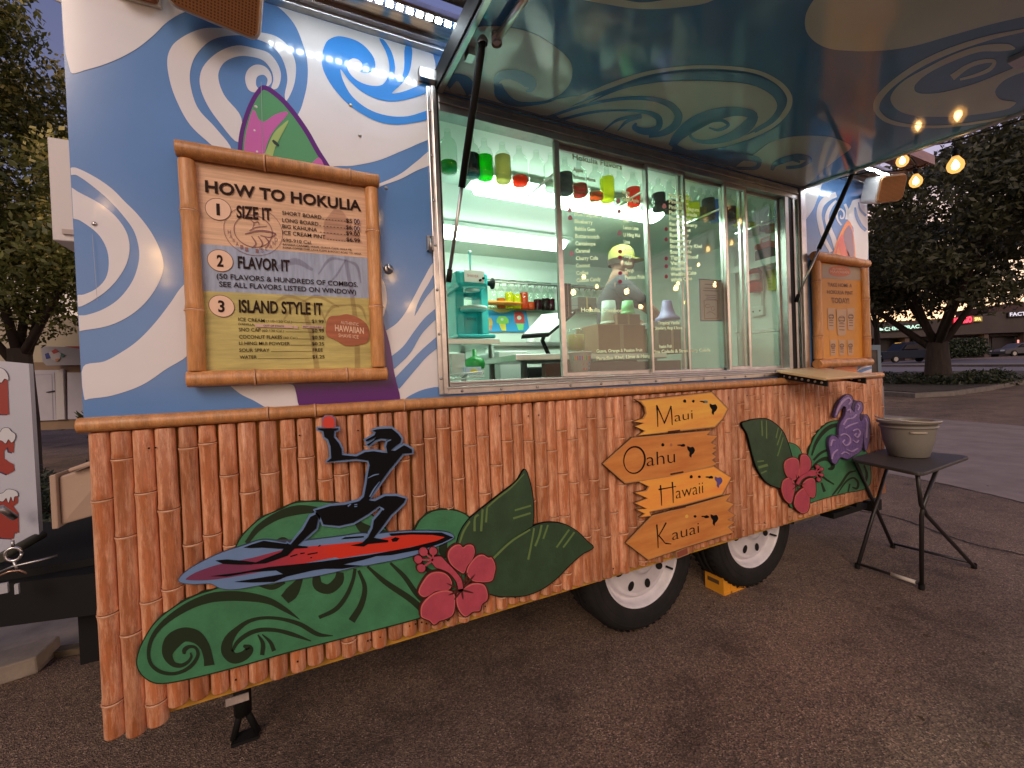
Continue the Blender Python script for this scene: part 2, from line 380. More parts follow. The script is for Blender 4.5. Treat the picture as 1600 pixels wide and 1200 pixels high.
# ============================================================ TRAILER
M_blue = mat('mural_blue', (.12, .265, .56), .16, srgb=False, noise=.05, nscale=3, coat=.5, bump=.05, bscale=9)
M_white = mat('mural_white', (.74, .74, .76), .16, srgb=False, noise=.04, nscale=3, coat=.5, bump=.05, bscale=9)
M_blue_lit = mat('mural_blue_led_lit', (.055, .29, .80), .16, srgb=False, noise=.05, nscale=3, coat=.5, bump=.05, bscale=9)  # brighter copy of the mural blue, LED light put into its colour
M_alu = mat('aluminium', (.62, .60, .58), .28, 1., srgb=False, noise=.18, nscale=14, stretch=(1, 1, 1), bump=.1, bscale=40)
M_alud = mat('dull_aluminium', (.42, .41, .40), .38, 1., srgb=False, noise=.2, nscale=10)
M_black = mat('black_paint', (.010, .010, .010), .6, srgb=False, spec=.2)
M_rubber = mat('rubber', (.013, .012, .011), .8, srgb=False, spec=.3, noise=.35, nscale=8, bump=.4, bscale=50)
M_yply = mat('yellow_board', (.60, .31, .035), .6, srgb=False, noise=.3, nscale=6)
M_int = mat('interior_white', (.74, .84, .76), .45, srgb=False)
M_int2 = mat('interior_panel', (.68, .80, .73), .4, srgb=False)
M_steel = mat('stainless_steel', (.62, .66, .62), .3, .85, srgb=False, noise=.1, nscale=5)
M_wood = mat('soffit_wood', (.30, .13, .05), .25, .35, srgb=False, noise=.45, nscale=5, stretch=(1, 12, 12))
def emis(name, c, s):
    m = bpy.data.materials.new(name); m.use_nodes = True; b = m.node_tree.nodes['Principled BSDF']
    b.inputs['Base Color'].default_value = (*c, 1); b.inputs['Emission Color'].default_value = (*c, 1); b.inputs['Emission Strength'].default_value = s; return m

XL, XR, ZT = -.555, 3.66, 2.615
trailer = thing('food_trailer', 'long concession trailer with blue and white wave mural above a bamboo pole skirt', 'food trailer', (1.6, 1.0, 0))
# outer skin: left panel, right panel, header above and apron below the window; each 30 mm thick, plus the other walls
WX0, WX1, WZ0, WZ1 = .50, 2.86, 1.315, 2.475
mb = MB(); mb.box((XL, 0, 1.246), (WX0, .03, ZT)); mb.box((WX1, 0, 1.246), (XR, .03, ZT)); mb.box((WX0, 0, WZ1), (WX1, .03, ZT)); mb.box((WX0, 0, 1.246), (WX1, .03, WZ0))
mb.build('wall', M_blue, trailer)
mb = MB(); mb.box((XL, .03, .56), (XL+.03, 2.15, ZT)); mb.box((XR-.03, .03, .56), (XR, 2.15, ZT)); mb.box((XL, 2.15, .56), (XR, 2.18, ZT)); mb.build('outer_wall', M_white, trailer)
MB().box((XL, 0, ZT), (XR, 2.18, ZT+.05)).build('roof', M_alud, trailer)
# interior shell
MB().box((XL+.03, .035, .56), (XR-.03, 2.15, .60)).build('floor', mat('rubber_floor', (.06, .06, .06), .7, srgb=False), trailer)
MB().box((XL+.03, .035, 2.505), (XR-.03, 2.12, 2.56)).build('ceiling', M_int, trailer)
mb = MB(); mb.box((XL+.06, 2.09, .6), (XR-.06, 2.12, 2.505)); mb.build('back_wall', M_int, trailer)
mb = MB(); mb.box((XR-.06, .04, .6), (XR-.032, 2.12, 2.505)); mb.box((XL+.032, .04, .6), (XL+.06, 2.12, 2.505)); mb.build('end_wall', M_int, trailer)
mb = MB(); mb.box((XL+.06, .032, .6), (WX0, .045, 2.505)); mb.box((WX1, .032, .6), (XR-.06, .045, 2.505)); mb.box((WX0, .032, WZ1), (WX1, .045, 2.505)); mb.box((WX0, .032, .6), (WX1, .045, WZ0)); mb.build('lining', M_int, trailer)
MB().box((XR-.075, .06, 1.66), (XR-.061, 1.6, 1.685)).build('wall_trim', M_alu, trailer)
MB().box((XR-.069, .06, .75), (XR-.061, 1.6, 1.655)).build('wall_panel', M_steel, trailer)
mb = MB(); mb.box((XR-.10, .97, 1.685), (XR-.061, 1.0, 2.45)); mb.box((XR-.08, .985, .62), (XR-.061, 1.75, 2.3)); mb.build('interior_door_frame', M_int2, trailer)

# mural decals (flat vinyl)
yw = -.0012
Wm = panel(yw)
white_shapes = [
 [(100, -30), (110, 112), (135, 109), (175, 96), (212, 77), (240, 55), (258, 37), (275, 25), (300, 12), (330, -30)],
 [(345, 240), (332, 228), (297, 195), (275, 155), (264, 120), (262, 88), (275, 65), (315, 45), (360, 45), (410, 51), (432, 57), (450, 72), (461, 95), (462, 118), (457, 140), (447, 158), (445, 148), (449, 125), (446, 105), (437, 85), (422, 70), (400, 61), (370, 55), (332, 62), (307, 85), (297, 112), (299, 140), (310, 170), (337, 200), (362, 234)],
 [(372, 222), (342, 190), (322, 160), (312, 130), (317, 105), (340, 82), (370, 71), (400, 76), (420, 83), (434, 100), (439, 118), (434, 137), (424, 139), (427, 125), (424, 110), (412, 95), (395, 89), (372, 88), (350, 98), (341, 118), (350, 148), (377, 184)],
 [(383, 122), (388, 108), (400, 101), (414, 104), (423, 115), (424, 129), (416, 136), (418, 124), (412, 117), (402, 120), (400, 132), (405, 142), (395, 144), (387, 138)],
 zz(0, 300, 4, [(440, -150), (480, -150), (600, -90), (700, -20), (780, 60), (860, 140), (950, 260), (1010, 390), (1020, 480), (980, 590), (900, 700), (800, 780), (680, 835), (535, 862), (470, 865), (470, 778), (535, 770), (640, 735), (740, 670), (820, 570), (860, 470), (870, 370), (840, 250), (780, 160), (690, 60), (600, -20), (480, -105), (430, -110)]),
 zz(0, 300, 4, [(430, -30), (490, 0), (620, 70), (720, 150), (790, 250), (810, 350), (790, 450), (730, 550), (650, 630), (530, 705), (480, 715), (480, 648), (522, 641), (600, 605), (660, 540), (680, 450), (665, 350), (610, 260), (500, 178), (430, 150)]),
 [(300, 438), (285, 447), (265, 475), (240, 507), (212, 535), (182, 555), (162, 565), (130, 573), (132, 624), (140, 623), (175, 618), (221, 602), (256, 579), (300, 545)],
 # upper middle field
 [(412, -6), (440, 15), (460, 38), (472, 65), (480, 95), (480, 130), (472, 165), (462, 195), (500, 275), (517, 261), (550, 259), (590, 251), (625, 237), (650, 226), (676, 211), (680, 150), (668, 75)],
 [(575, 292), (592, 287), (625, 272), (650, 253), (678, 232), (680, 252), (650, 267), (625, 280), (595, 291), (577, 302)],
 # right of the menu
 zz(400, 440, 5.333, [(1030, -40), (1062, 0), (1082, 60), (1090, 150), (1078, 230), (1055, 300), (1030, 300)]),
 zz(400, 440, 5.333, [(1060, 430), (1090, 405), (1170, 350), (1240, 265), (1320, 120), (1400, -30), (1480, -150), (1500, 400), (1535, 1010), (1180, 1010), (1165, 860), (1120, 600)]),
 [(360, 600), (452, 600), (463, 607), (474, 640), (425, 640), (395, 625), (375, 615)],
 # right hand end
 zz(1240, 260, 7.5, [(110, 255), (230, 225), (345, 170), (322, 240), (300, 320), (270, 400), (235, 490), (190, 560), (150, 612), (110, 640)]),
 zz(1240, 260, 7.5, [(700, 395), (850, 395), (870, 1080), (700, 1080), (690, 900), (700, 720), (640, 640), (640, 520), (670, 450)]),
 [(1354, 585), (1330, 588), (1345, 574), (1362, 566), (1362, 585)],
]
mb = Multi()
for s_ in white_shapes: flat_into(mb, spline(s_, 5) if len(s_) > 6 else s_, Wm)
for s_ in (zz(1240, 260, 7.5, [(500, 330, 60), (400, 370, 75), (325, 450, 65), (300, 560, 60), (320, 700, 60), (360, 850, 45), (440, 1000, 40)]),
           zz(1240, 260, 7.5, [(500, 400, 25), (425, 490, 40), (390, 600, 45), (420, 720, 50), (470, 850, 55), (500, 960, 50)]),
           zz(1240, 260, 7.5, [(560, 690, 20), (515, 620, 22), (510, 540, 22), (550, 500, 20), (590, 540, 20), (585, 600, 18), (555, 610, 14), (550, 570, 10)]),
           zz(1240, 260, 7.5, [(620, 620, 30), (630, 520, 34), (600, 440, 30)])):
    flat_into(mb, stroke(s_), Wm)
mb.build('mural_swirl', M_white, trailer)
Wm2 = panel(-.0024)
mb = Multi()
for s_ in [zz(400, 0, 4, [(770, 240), (800, 250), (850, 330), (870, 420), (866, 478), (900, 500), (925, 430), (932, 290), (972, 290), (970, 400), (950, 470), (905, 530), (850, 582), (910, 575), (1000, 542), (1075, 505), (1075, 570), (980, 612), (860, 634), (760, 620), (660, 572), (580, 500), (528, 432), (545, 505), (600, 600), (700, 680), (820, 722), (950, 726), (1090, 690), (1090, 738), (960, 772), (850, 778), (740, 752), (600, 670), (500, 570), (430, 460), (410, 370), (440, 262), (500, 228), (560, 232), (640, 260), (700, 310), (740, 370), (742, 430), (700, 456), (652, 448), (668, 425), (655, 385), (610, 364), (575, 385), (570, 425), (600, 475), (655, 515), (730, 536), (790, 528), (828, 470), (832, 400), (810, 320)])]:
    flat_into(mb, spline(s_, 4), Wm2)
mb.build('mural_curl', M_blue_lit, trailer)
mb = Multi()
for s_ in (zz(400, 440, 5.333, [(1120, 690, 100), (1250, 575, 82), (1350, 425, 65), (1430, 330, 72), (1520, 250, 72)]),
           zz(400, 440, 5.333, [(1160, 865, 90), (1290, 720, 78), (1400, 600, 72), (1530, 490, 80)]),
           zz(400, 440, 5.333, [(1322, 285, 3), (1350, 215, 28), (1400, 120, 42), (1470, 20, 60), (1500, -40, 60)])):
    flat_into(mb, stroke(s_), Wm2)
flat_into(mb, spline(zz(400, 440, 5.333, [(1220, 1010), (1245, 975), (1320, 930), (1420, 893), (1540, 886), (1550, 1010)]), 4), Wm2)
for s_ in (zz(1240, 260, 7.5, [(720, 480, 20), (740, 590, 40), (790, 690, 40), (850, 750, 40)]), zz(1240, 260, 7.5, [(760, 420, 15), (780, 500, 22), (850, 580, 30)]),
           [(1275, 595, 6), (1275, 560, 8)], [(1322, 592, 6), (1345, 580, 5), (1362, 574, 4)]):
    flat_into(mb, stroke(s_), Wm2)
mb.build('mural_stripe', M_blue, trailer)
# printed surfboards
Wm3, Wm4, Wm5 = panel(-.0034), panel(-.0044), panel(-.0054)
M_purple = mat('print_purple', (.115, .022, .18), .18, srgb=False, coat=.4)
M_pinkp = mat('print_pink', (.55, .14, .42), .18, srgb=False, coat=.4); M_greenp = mat('print_green', (.10, .33, .14), .18, srgb=False, coat=.4); M_limep = mat('print_lime', (.36, .52, .16), .18, srgb=False, coat=.4)
bo = [(372, 250), (373, 215), (380, 185), (392, 155), (405, 136), (412, 133), (425, 138), (450, 160), (480, 200), (500, 235), (517, 262), (545, 320), (575, 410), (597, 496), (608, 534), (615.6, 580), (621, 640), (474, 642), (461, 607), (420, 500), (385, 350)]
decal('mural_surfboard', [spline(bo, 4)], Wm3, M_purple, trailer, smooth=1)
decal('mural_surfboard_green', [[p_ for p_ in offset(spline(bo, 4), -7.5) if p_[1] < 300]], Wm4, M_greenp, trailer, smooth=1)
decal('mural_surfboard_pink', [[(384, 262), (382, 225), (387, 196), (395, 172), (399, 174), (404, 186), (413, 190), (428, 180), (446, 174), (450, 177), (440, 190), (425, 208), (415, 232), (408, 265)], [(499, 246), (488, 254), (478, 264), (512, 290), (508, 264)]], Wm5, M_pinkp, trailer, smooth=3)
decal('mural_surfboard_lime', [[(451, 188), (443, 205), (430, 230), (420, 262), (407, 262), (418, 230), (428, 208), (442, 194)]], panel(-.0060), M_limep, trailer, smooth=3)
decal('mural_surfboard_mark', [stroke([(426, 219, 3), (430, 223, 5), (436, 228, 3)])], panel(-.0066), mat('print_dark', (.02, .05, .03), .3, srgb=False), trailer)
zr = lambda p: zz(1240, 260, 7.5, p)
decal('mural_surfboard_orange', [zr([(455, 1060), (480, 960), (510, 860), (570, 730), (615, 655), (645, 632), (680, 690), (705, 800), (715, 900), (725, 1060), (725, 1400), (740, 2420), (480, 2420), (455, 1500)])], Wm3, mat('print_orange', (.85, .26, .06), .18, srgb=False, coat=.4), trailer, smooth=3)
decal('mural_surfboard_grey', [zr([(585, 790), (620, 720), (650, 690), (690, 770), (700, 880), (705, 1060), (650, 1060), (610, 940), (590, 870)])], Wm4, mat('print_grey', (.28, .16, .22), .2, srgb=False, coat=.4), trailer, smooth=3)
decal('mural_surfboard_red', [zr([(485, 1060), (500, 960), (530, 860), (570, 790), (590, 870), (620, 970), (660, 1060), (565, 1060), (525, 930), (500, 1060)])], Wm4, mat('print_red', (.8, .12, .07), .2, srgb=False, coat=.4), trailer, smooth=2)
# panel screws and small dirt marks
mb = MB()
for x, y in ((603, 294), (398, 205), (548, 165), (562, 212), (400, 168), (148, 350), (402, 238)): p = W(x, y); MB().lathe([(.006, 0), (.006, -.004), (.002, -.006), (0, -.006)], p, 8, 'y').build('screw', M_alu, trailer)
for pa, pb in (((408, 128), (411, 255)), ((144, 365), (152, 470))): flat_into(MB(), stroke([pa+(.7,), pb+(.7,)], 1), panel(-.0075)).build('panel_seam', mat('seam_grey', (.30, .33, .38), .4, srgb=False), trailer)
pass
mb = MB(); p = W(671, 385)
mb.box((p[0]-.012, -.02, p[2]-.02), (p[0]+.012, -.002, p[2]+.035)); mb.tube([(p[0], -.024, p[2]+.03), (p[0]-.004, -.03, p[2]-.03)], .006); mb.build('latch', M_alud, trailer)
mb = MB(); p = W(607, 421)
mb.lathe([(.018, -.001), (.017, -.006), (.010, -.008), (0, -.008)], (p[0], 0, p[2]), 16, 'y'); mb.tube([(p[0]-.006, -.022, p[2]+.012), (p[0]+.004, -.026, p[2]-.012)], .007); mb.build('hook', M_alu, trailer)

# window frame -----------------------------------------------------------------
mb = MB()
def frame_ring(mb, x0, x1, z0, z1, w, y0, y1):
    mb.box((x0, y0, z0), (x0+w, y1, z1)); mb.box((x1-w, y0, z0), (x1, y1, z1)); mb.box((x0+w, y0, z0), (x1-w, y1, z0+w)); mb.box((x0+w, y0, z1-w), (x1-w, y1, z1))
mb.box((.468, -.012, 1.297), (.506, -.0005, 2.475)); mb.box((2.845, -.012, 1.297), (2.895, -.0005, 2.475)); mb.box((.506, -.012, 1.297), (2.845, -.0005, 1.326))
mb.box((.485, -.022, 1.300), (.498, -.0125, 2.475)); mb.box((.498, -.022, 1.318), (2.845, -.0125, 1.326))
mb.box((.44, -.03, 2.49), (.52, -.002, 2.53))
mb.build('window_trim', M_alu, trailer, bevel=.002)
mb = MB()
for z in np.arange(1.36, 2.4, .17): mb.lathe([(.006, 0), (.005, -.004), (.0, -.005)], (.477, -.0125, z), 8, 'y')
for x in np.arange(.56, 2.8, .17): mb.lathe([(.006, 0), (.005, -.004), (.0, -.005)], (x, -.0125, 1.308), 8, 'y')
mb.build('rivet', M_alud, trailer)
fr = MB(); frame_ring(fr, .506, 2.845, 1.326, 2.47, .012, -.0, .065)
fr.box((.518, .0, 2.400), (2.833, .065, 2.458)); fr.box((.518, -.008, 2.428), (2.833, -.0, 2.434)); fr.box((2.70, .0, 1.338), (2.735, .06, 2.40)); fr.box((2.78, .0, 1.338), (2.80, .05, 2.40))
fr.build('window_frame', M_alud, trailer, bevel=.002)
MB().box((.506, -.002, 1.3265), (.514, .07, 2.47)).box((2.742, .005, 1.338), (2.775, .05, 2.40)).box((.514, .035, 2.462), (2.833, .05, 2.4695)).build('seal', M_black, trailer)
MB().box((.518, .0, 1.338), (2.7, .075, 1.347)).build('sill', M_alu, trailer, bevel=.002)
M_pane = glass_mat('pane_glass', (.95, 1., .97), 1.5, .94, .0, .05)
for i, (x0, x1, y, gl) in enumerate(((.518, 1.072, .018, False), (1.060, 1.612, .040, True), (1.585, 1.86, .022, True), (1.84, 2.19, .050, True), (2.165, 2.36, .022, True), (2.335, 2.70, .05, True))):
    wd = thing('sliding_window', None, None, (x0, y, 1.35)); wd.parent = trailer; wd.location = Vector((x0, y, 1.35))-Vector(trailer.location)
    if gl:
        q = MB(); frame_ring(q, x0, x1, 1.347, 2.40, .014 if i in (2, 3, 5) else .02, y-.009, y+.009)
        q.build('pane_frame', M_alu, wd, bevel=.002)
        MB().box((x0+.015, y-.002, 1.362), (x1-.015, y+.002, 2.385)).build('pane', M_pane, wd)
    else:
        q = MB(); q.box((x1-.026, y-.009, 1.347), (x1, y+.009, 2.40)); q.box((x1-.035, y-.022, 2.28), (x1-.026, y-.009, 2.33)); q.build('pane_frame', M_alu, wd, bevel=.002)
    wd.name = 'sliding_window'

# eave: bright rail, soffit, LED strip, wooden soffit ------------------------------
MB().box((XL-.02, -.03, 2.612), (XR+.02, 0.0, 2.625)).box((XL-.02, -.05, 2.625), (XR+.02, 0, 2.665)).build('roof_rail', M_alu, trailer, bevel=.003)
M_soft = mat('polished_soffit', (.50, .36, .24), .22, 1., srgb=False, noise=.5, nscale=3, stretch=(1, 14, 14))
MB().box((-.40, -.15, 2.640), (3.76, -.051, 2.650)).build('soffit', M_soft, trailer)
mb = MB(); mb.box((-.40, -.185, 2.600), (3.76, -.150, 2.612)); mb.box((-.40, -.152, 2.612), (3.76, -.150, 2.66)); mb.build('light_channel', M_alu, trailer)
M_led = emis('led_white', (.80, .92, 1.), 55.)
led = MB(); x = -.30
while x < 3.74: led.box((x, -.176, 2.5965), (x+.020, -.160, 2.5995)); x += .0333
led.build('led_strip', M_led, trailer)
for k in range(2):
    MB().box((-.40, -.19-.06*k-.057, 2.655+.002*(k % 2)), (3.76, -.19-.06*k, 2.67+.002*(k % 2))).build('soffit_board', M_wood, trailer)
MB().box((-.42, -.325, 2.64), (3.78, -.311, 2.70)).box((3.762, -.31, 2.65), (3.78, -.05, 2.69)).build('eave_trim', M_wood, trailer)

# awning door ------------------------------------------------------------------
aw = thing('awning', None, None, (.52, 0, 2.48)); aw.parent = trailer; aw.location = Vector((.52, 0, 2.48))-Vector(trailer.location)
def az(y, off=0.): return AZ0+AK*y-off
AY = -1.28
def slab(mb, x0, x1, y0, y1, o0, o1):   # o = distance below the underside plane
    b = [(x0, y0, az(y0, o0)), (x1, y0, az(y0, o0)), (x1, y1, az(y1, o0)), (x0, y1, az(y1, o0))]; t = [(x0, y0, az(y0, o1)), (x1, y0, az(y0, o1)), (x1, y1, az(y1, o1)), (x0, y1, az(y1, o1))]
    return mb.hexa(b, t)
M_awb = mat('awning_blue', (.08, .28, .62), .10, srgb=False, coat=.6, noise=.05, nscale=2, bump=.06, bscale=5)
M_aww = mat('awning_pale', (.58, .74, .80), .10, srgb=False, coat=.6, noise=.05, nscale=2, bump=.06, bscale=5)
slab(MB(), .535, 2.885, AY, -.004, 0, -.03).build('awning_panel', M_awb, aw)
mb = MB(); slab(mb, .512, .5345, AY-.02, -.004, .018, -.05); slab(mb, 2.8855, 2.907, AY-.02, -.004, .012, -.05); slab(mb, .5345, 2.8855, AY-.02, AY-.001, .012, -.05)
mb.build('awning_frame', M_alu, aw, bevel=.003)
mb = MB(); slab(mb, .504, .5115, AY-.02, -.002, .012, -.06); slab(mb, .5347, .541, AY, -.004, .004, .0005); mb.build('awning_seal', M_black, aw)
MB().box((.52, -.004, 2.476), (2.90, .0, 2.486)).build('hinge', M_alu, aw)
A1 = lambda x, y: AW(x, y, .0012); A2 = lambda x, y: AW(x, y, .0024)
za = lambda p: zz(680, 0, 2.6667, p)
z4 = lambda p: zz(1200, 0, 4, p)
pale = [za([(36, 376), (60, 345), (110, 230), (165, 122), (230, 108), (330, 118), (420, 145), (500, 195), (555, 245), (572, 290), (562, 345), (525, 390), (470, 418), (600, 398), (640, 400), (600, 425), (480, 480), (400, 467), (200, 410), (40, 381)]),
        za([(500, 480), (600, 432), (700, 395), (850, 355), (1000, 338), (1200, 340), (1320, 355), (1400, 395), (1425, 440), (1400, 490), (1340, 530), (1250, 590), (1150, 640), (1100, 640), (1060, 642), (900, 605), (700, 545)]),
        z4([(310, -30), (240, 80), (235, 180), (280, 250), (370, 300), (500, 317), (700, 317), (900, 290), (1150, 220), (1400, 150), (1640, 95), (1900, 40), (2000, -100), (1200, -200), (500, -200)]),
        z4([(765, 610), (830, 520), (980, 430), (1150, 345), (1330, 285), (1500, 275), (1545, 305), (1460, 320), (1320, 325), (1150, 385), (1000, 460), (920, 530), (920, 570), (970, 585), (1100, 575), (1300, 520), (1450, 460), (1600, 400), (1700, 370), (1700, 430), (1600, 450), (1480, 500), (1420, 570), (1450, 620), (1550, 640), (1500, 680), (1300, 715), (1100, 730), (900, 720), (800, 680)]),
        [(1180, 240), (1205, 222), (1242, 213), (1290, 213), (1318, 221), (1330, 230), (1315, 243), (1290, 262), (1257, 291), (1240, 288), (1190, 275), (1150, 262)],
        za([(590, -10), (700, 15), (850, 37), (1000, 32), (1160, 0), (1160, -60), (1000, -10), (850, 10), (700, -20)])]
mb = Multi()
for s_ in pale: flat_into(mb, spline(s_, 5), A1)
for s_ in (za([(560, 425, 20), (640, 392, 16), (740, 352, 20), (880, 306, 16), (1050, 281, 14), (1200, 281, 14), (1340, 300, 16), (1430, 345, 20), (1475, 400, 22), (1470, 450, 22), (1420, 510, 22), (1330, 560, 20), (1200, 605, 16)]),
           z4([(1700, 165, 20), (1600, 190, 20), (1400, 232, 28), (1150, 312, 36), (950, 405, 36), (780, 522, 36), (690, 620, 40), (680, 690, 36), (750, 755, 28), (900, 787, 20), (1100, 790, 16), (1400, 752, 14), (1700, 690, 12)]),
           z4([(1150, 485, 40), (1250, 415, 28), (1350, 383, 26), (1415, 385, 24), (1390, 430, 24), (1300, 470, 20), (1200, 497, 14)])):
    flat_into(mb, stroke(s_), A1)
mb.build('awning_swirl', M_aww, aw)
mb = Multi()
for s_ in (za([(250, 370, 8), (262, 325, 34), (300, 310, 40), (350, 318, 50), (395, 345, 55), (400, 372, 25), (378, 380, 6)]), za([(262, 350, 30), (275, 395, 50), (330, 430, 28), (400, 433, 16), (480, 420, 10), (540, 392, 4)]),
           za([(44, 345, 60), (90, 322, 30), (130, 345, 50), (150, 392, 40)]),
           za([(480, 485, 12), (600, 445, 12), (750, 414, 14), (880, 410, 18), (970, 432, 26), (1012, 475, 32), (1005, 515, 32), (960, 550, 28), (890, 568, 14)]),
           za([(520, 500, 12), (640, 470, 12), (760, 460, 8), (880, 468, 16), (930, 492, 26), (930, 530, 26), (880, 548, 30), (830, 532, 22), (838, 512, 8)]),
           za([(700, 545, 4), (760, 500, 12), (860, 480, 16)]), za([(760, 545, 4), (800, 505, 14), (860, 488, 10)]),
           za([(985, 610, 30), (1010, 570, 42), (1070, 522, 60), (1160, 480, 54), (1255, 464, 38), (1325, 482, 38), (1300, 525, 48), (1240, 565, 38), (1150, 590, 22), (1080, 583, 14), (1062, 553, 12), (1110, 517, 14), (1190, 501, 14), (1222, 520, 14), (1180, 542, 12), (1140, 532, 6)]),
           za([(990, 612, 30), (1060, 638, 26), (1200, 622, 20), (1340, 582, 14), (1440, 520, 8)]),
           za([(640, 428, 3), (760, 372, 12), (900, 330, 22), (1050, 313, 30), (1200, 312, 30), (1340, 332, 30), (1420, 375, 32), (1445, 430, 30), (1410, 495, 24), (1330, 548, 14)]),
           [(1100, 252, 6), (1140, 245, 11), (1185, 250, 9), (1182, 262, 6), (1150, 263, 5)],
           [(1206, 266, 5), (1210, 257, 8), (1225, 250, 10), (1247, 245, 10), (1265, 249, 8), (1252, 259, 6), (1228, 262, 5)], [(1240, 250, 4), (1250, 253, 4)]):
    flat_into(mb, stroke(s_), A2)
mb.build('awning_curl', M_awb, aw)
def strut(name, a, mid, b, parent):
    st = MB(); st.tube([a, mid], .007); st.build(name+'_rod', M_alud, parent)
    st = MB(); st.tube([mid, tuple(np.array(mid)+(np.array(b)-np.array(mid))*.93), b], [.0125, .0125, .009], 10); MB().lathe([(.016, -.01), (.018, 0), (.012, .012)], b, 10).build('strut_ball', M_alud, parent); st.build(name, M_black, parent); st = MB()
    st.tube([tuple(np.array(a)+(np.array([0, 0, -.01]))), tuple(np.array(a)+(np.array(mid)-np.array(a))*.12)], .011); st.build('strut_end', M_black, parent)
a = np.array([.523, -.014, 1.742]); b = S(752, 82, .56); b = np.array([.566, -.333, 2.44]); strut('gas_strut', a, a+(b-a)*.43, b, aw)
a = np.array([2.757, -.014, 1.761]); b = np.array([2.895, -.27, 2.455]); strut('gas_strut', a, a+(b-a)*.42, b, aw)
mb = MB(); a = AW(776, 62, .02); b = AW(850, -48, .02); mb.tube([a, b], .012, 12); mb.tube([AW(776, 62, 0.), AW(776, 62, .03)], .016, 10); mb.lathe([(.017, -.016), (.017, .016)], a, 10); mb.build('awning_rod', M_alu, aw)
mb = MB(); p = AW(734, 78, 0); mb.box((p[0]-.012, p[1]-.02, p[2]-.03), (p[0]+.012, p[1]+.02, p[2]-.001)); mb.build('bracket', M_alu, aw); mb = MB(); p = AW(1592, 88, 0); mb.box((p[0]-.03, p[1]-.03, p[2]-.02), (p[0]+.05, p[1]+.02, p[2]-.002)); mb.build('bracket', M_alu, aw)
# ------------------------------------------------ bamboo skirt
def bamboo_mat(name, dark, light, edge=.5):
    m = bpy.data.materials.new(name); m.use_nodes = True; nt = m.node_tree; N = nt.nodes; Lk = nt.links; b = N['Principled BSDF']
    co = N.new('ShaderNodeTexCoord'); oi = N.new('ShaderNodeObjectInfo')
    ad = N.new('ShaderNodeVectorMath'); ad.operation = 'ADD'; Lk.new(co.outputs['Object'], ad.inputs[0])
    sc_ = N.new('ShaderNodeVectorMath'); sc_.operation = 'SCALE'; Lk.new(oi.outputs['Location'], sc_.inputs[0]); sc_.inputs['Scale'].default_value = 0
    cmb = N.new('ShaderNodeCombineXYZ'); rm = N.new('ShaderNodeMath'); rm.operation = 'MULTIPLY'; rm.inputs[1].default_value = 37; Lk.new(oi.outputs['Random'], rm.inputs[0]); Lk.new(rm.outputs[0], cmb.inputs[2]); Lk.new(rm.outputs[0], cmb.inputs[0])
    Lk.new(cmb.outputs[0], ad.inputs[1])
    def nz(s, st, d=6, r=.65):
        mp = N.new('ShaderNodeMapping'); mp.inputs['Scale'].default_value = st; Lk.new(ad.outputs[0], mp.inputs[0])
        n = N.new('ShaderNodeTexNoise'); n.inputs['Scale'].default_value = s; n.inputs['Detail'].default_value = d; n.inputs['Roughness'].default_value = r; Lk.new(mp.outputs[0], n.inputs[0]); return n.outputs[0]
    def rp(i, a, ca, bb, cb):
        r = N.new('ShaderNodeValToRGB'); Lk.new(i, r.inputs[0]); e = r.color_ramp.elements; e[0].position = a; e[0].color = (*ca, 1); e[1].position = bb; e[1].color = (*cb, 1); return r.outputs[0]
    g = nz(9, (4, 4, .8)); patch = nz(8, (5.5, 5.5, .9), 9, .8); fib = nz(60, (5, 5, .35), 4)
    sg = N.new('ShaderNodeSeparateXYZ'); Lk.new(co.outputs['Generated'], sg.inputs[0])
    e1 = N.new('ShaderNodeMath'); e1.operation = 'SUBTRACT'; Lk.new(sg.outputs[0], e1.inputs[0]); e1.inputs[1].default_value = .5
    e2 = N.new('ShaderNodeMath'); e2.operation = 'ABSOLUTE'; Lk.new(e1.outputs[0], e2.inputs[0])
    e3 = N.new('ShaderNodeMath'); e3.operation = 'MULTIPLY_ADD'; Lk.new(e2.outputs[0], e3.inputs[0]); e3.inputs[1].default_value = edge; Lk.new(patch, e3.inputs[2]); patch = e3.outputs[0]
    base = rp(g, .3, tuple(v*.66 for v in dark), .72, tuple(v*1.2 for v in dark))
    mx = N.new('ShaderNodeMix'); mx.data_type = 'RGBA'; Lk.new(rp(patch, .52, (0, 0, 0), .76, (1, 1, 1)), mx.inputs[0]); Lk.new(base, mx.inputs['A']); mx.inputs['B'].default_value = (*light, 1)
    m2 = N.new('ShaderNodeMix'); m2.data_type = 'RGBA'; m2.blend_type = 'MULTIPLY'; m2.inputs[0].default_value = .8; Lk.new(mx.outputs['Result'], m2.inputs['A']); Lk.new(rp(fib, .25, (.7, .66, .62), .65, (1.1, 1.08, 1.05)), m2.inputs['B'])
    hs = N.new('ShaderNodeHueSaturation'); mm = N.new('ShaderNodeMapRange'); Lk.new(oi.outputs['Random'], mm.inputs[0]); mm.inputs[3].default_value = .78; mm.inputs[4].default_value = 1.2
    Lk.new(mm.outputs[0], hs.inputs['Value']); Lk.new(m2.outputs['Result'], hs.inputs['Color']); Lk.new(hs.outputs[0], b.inputs['Base Color'])
    b.inputs['Roughness'].default_value = .42; b.inputs['Coat Weight'].default_value = .15; b.inputs['Coat Roughness'].default_value = .3
    bp = N.new('ShaderNodeBump'); bp.inputs['Strength'].default_value = .35; bp.inputs['Distance'].default_value = .003; Lk.new(fib, bp.inputs['Height']); Lk.new(bp.outputs[0], b.inputs['Normal'])
    MATS[name] = m; return m
M_bam = bamboo_mat('bamboo_skin', (.44, .150, .055), (.76, .43, .26))
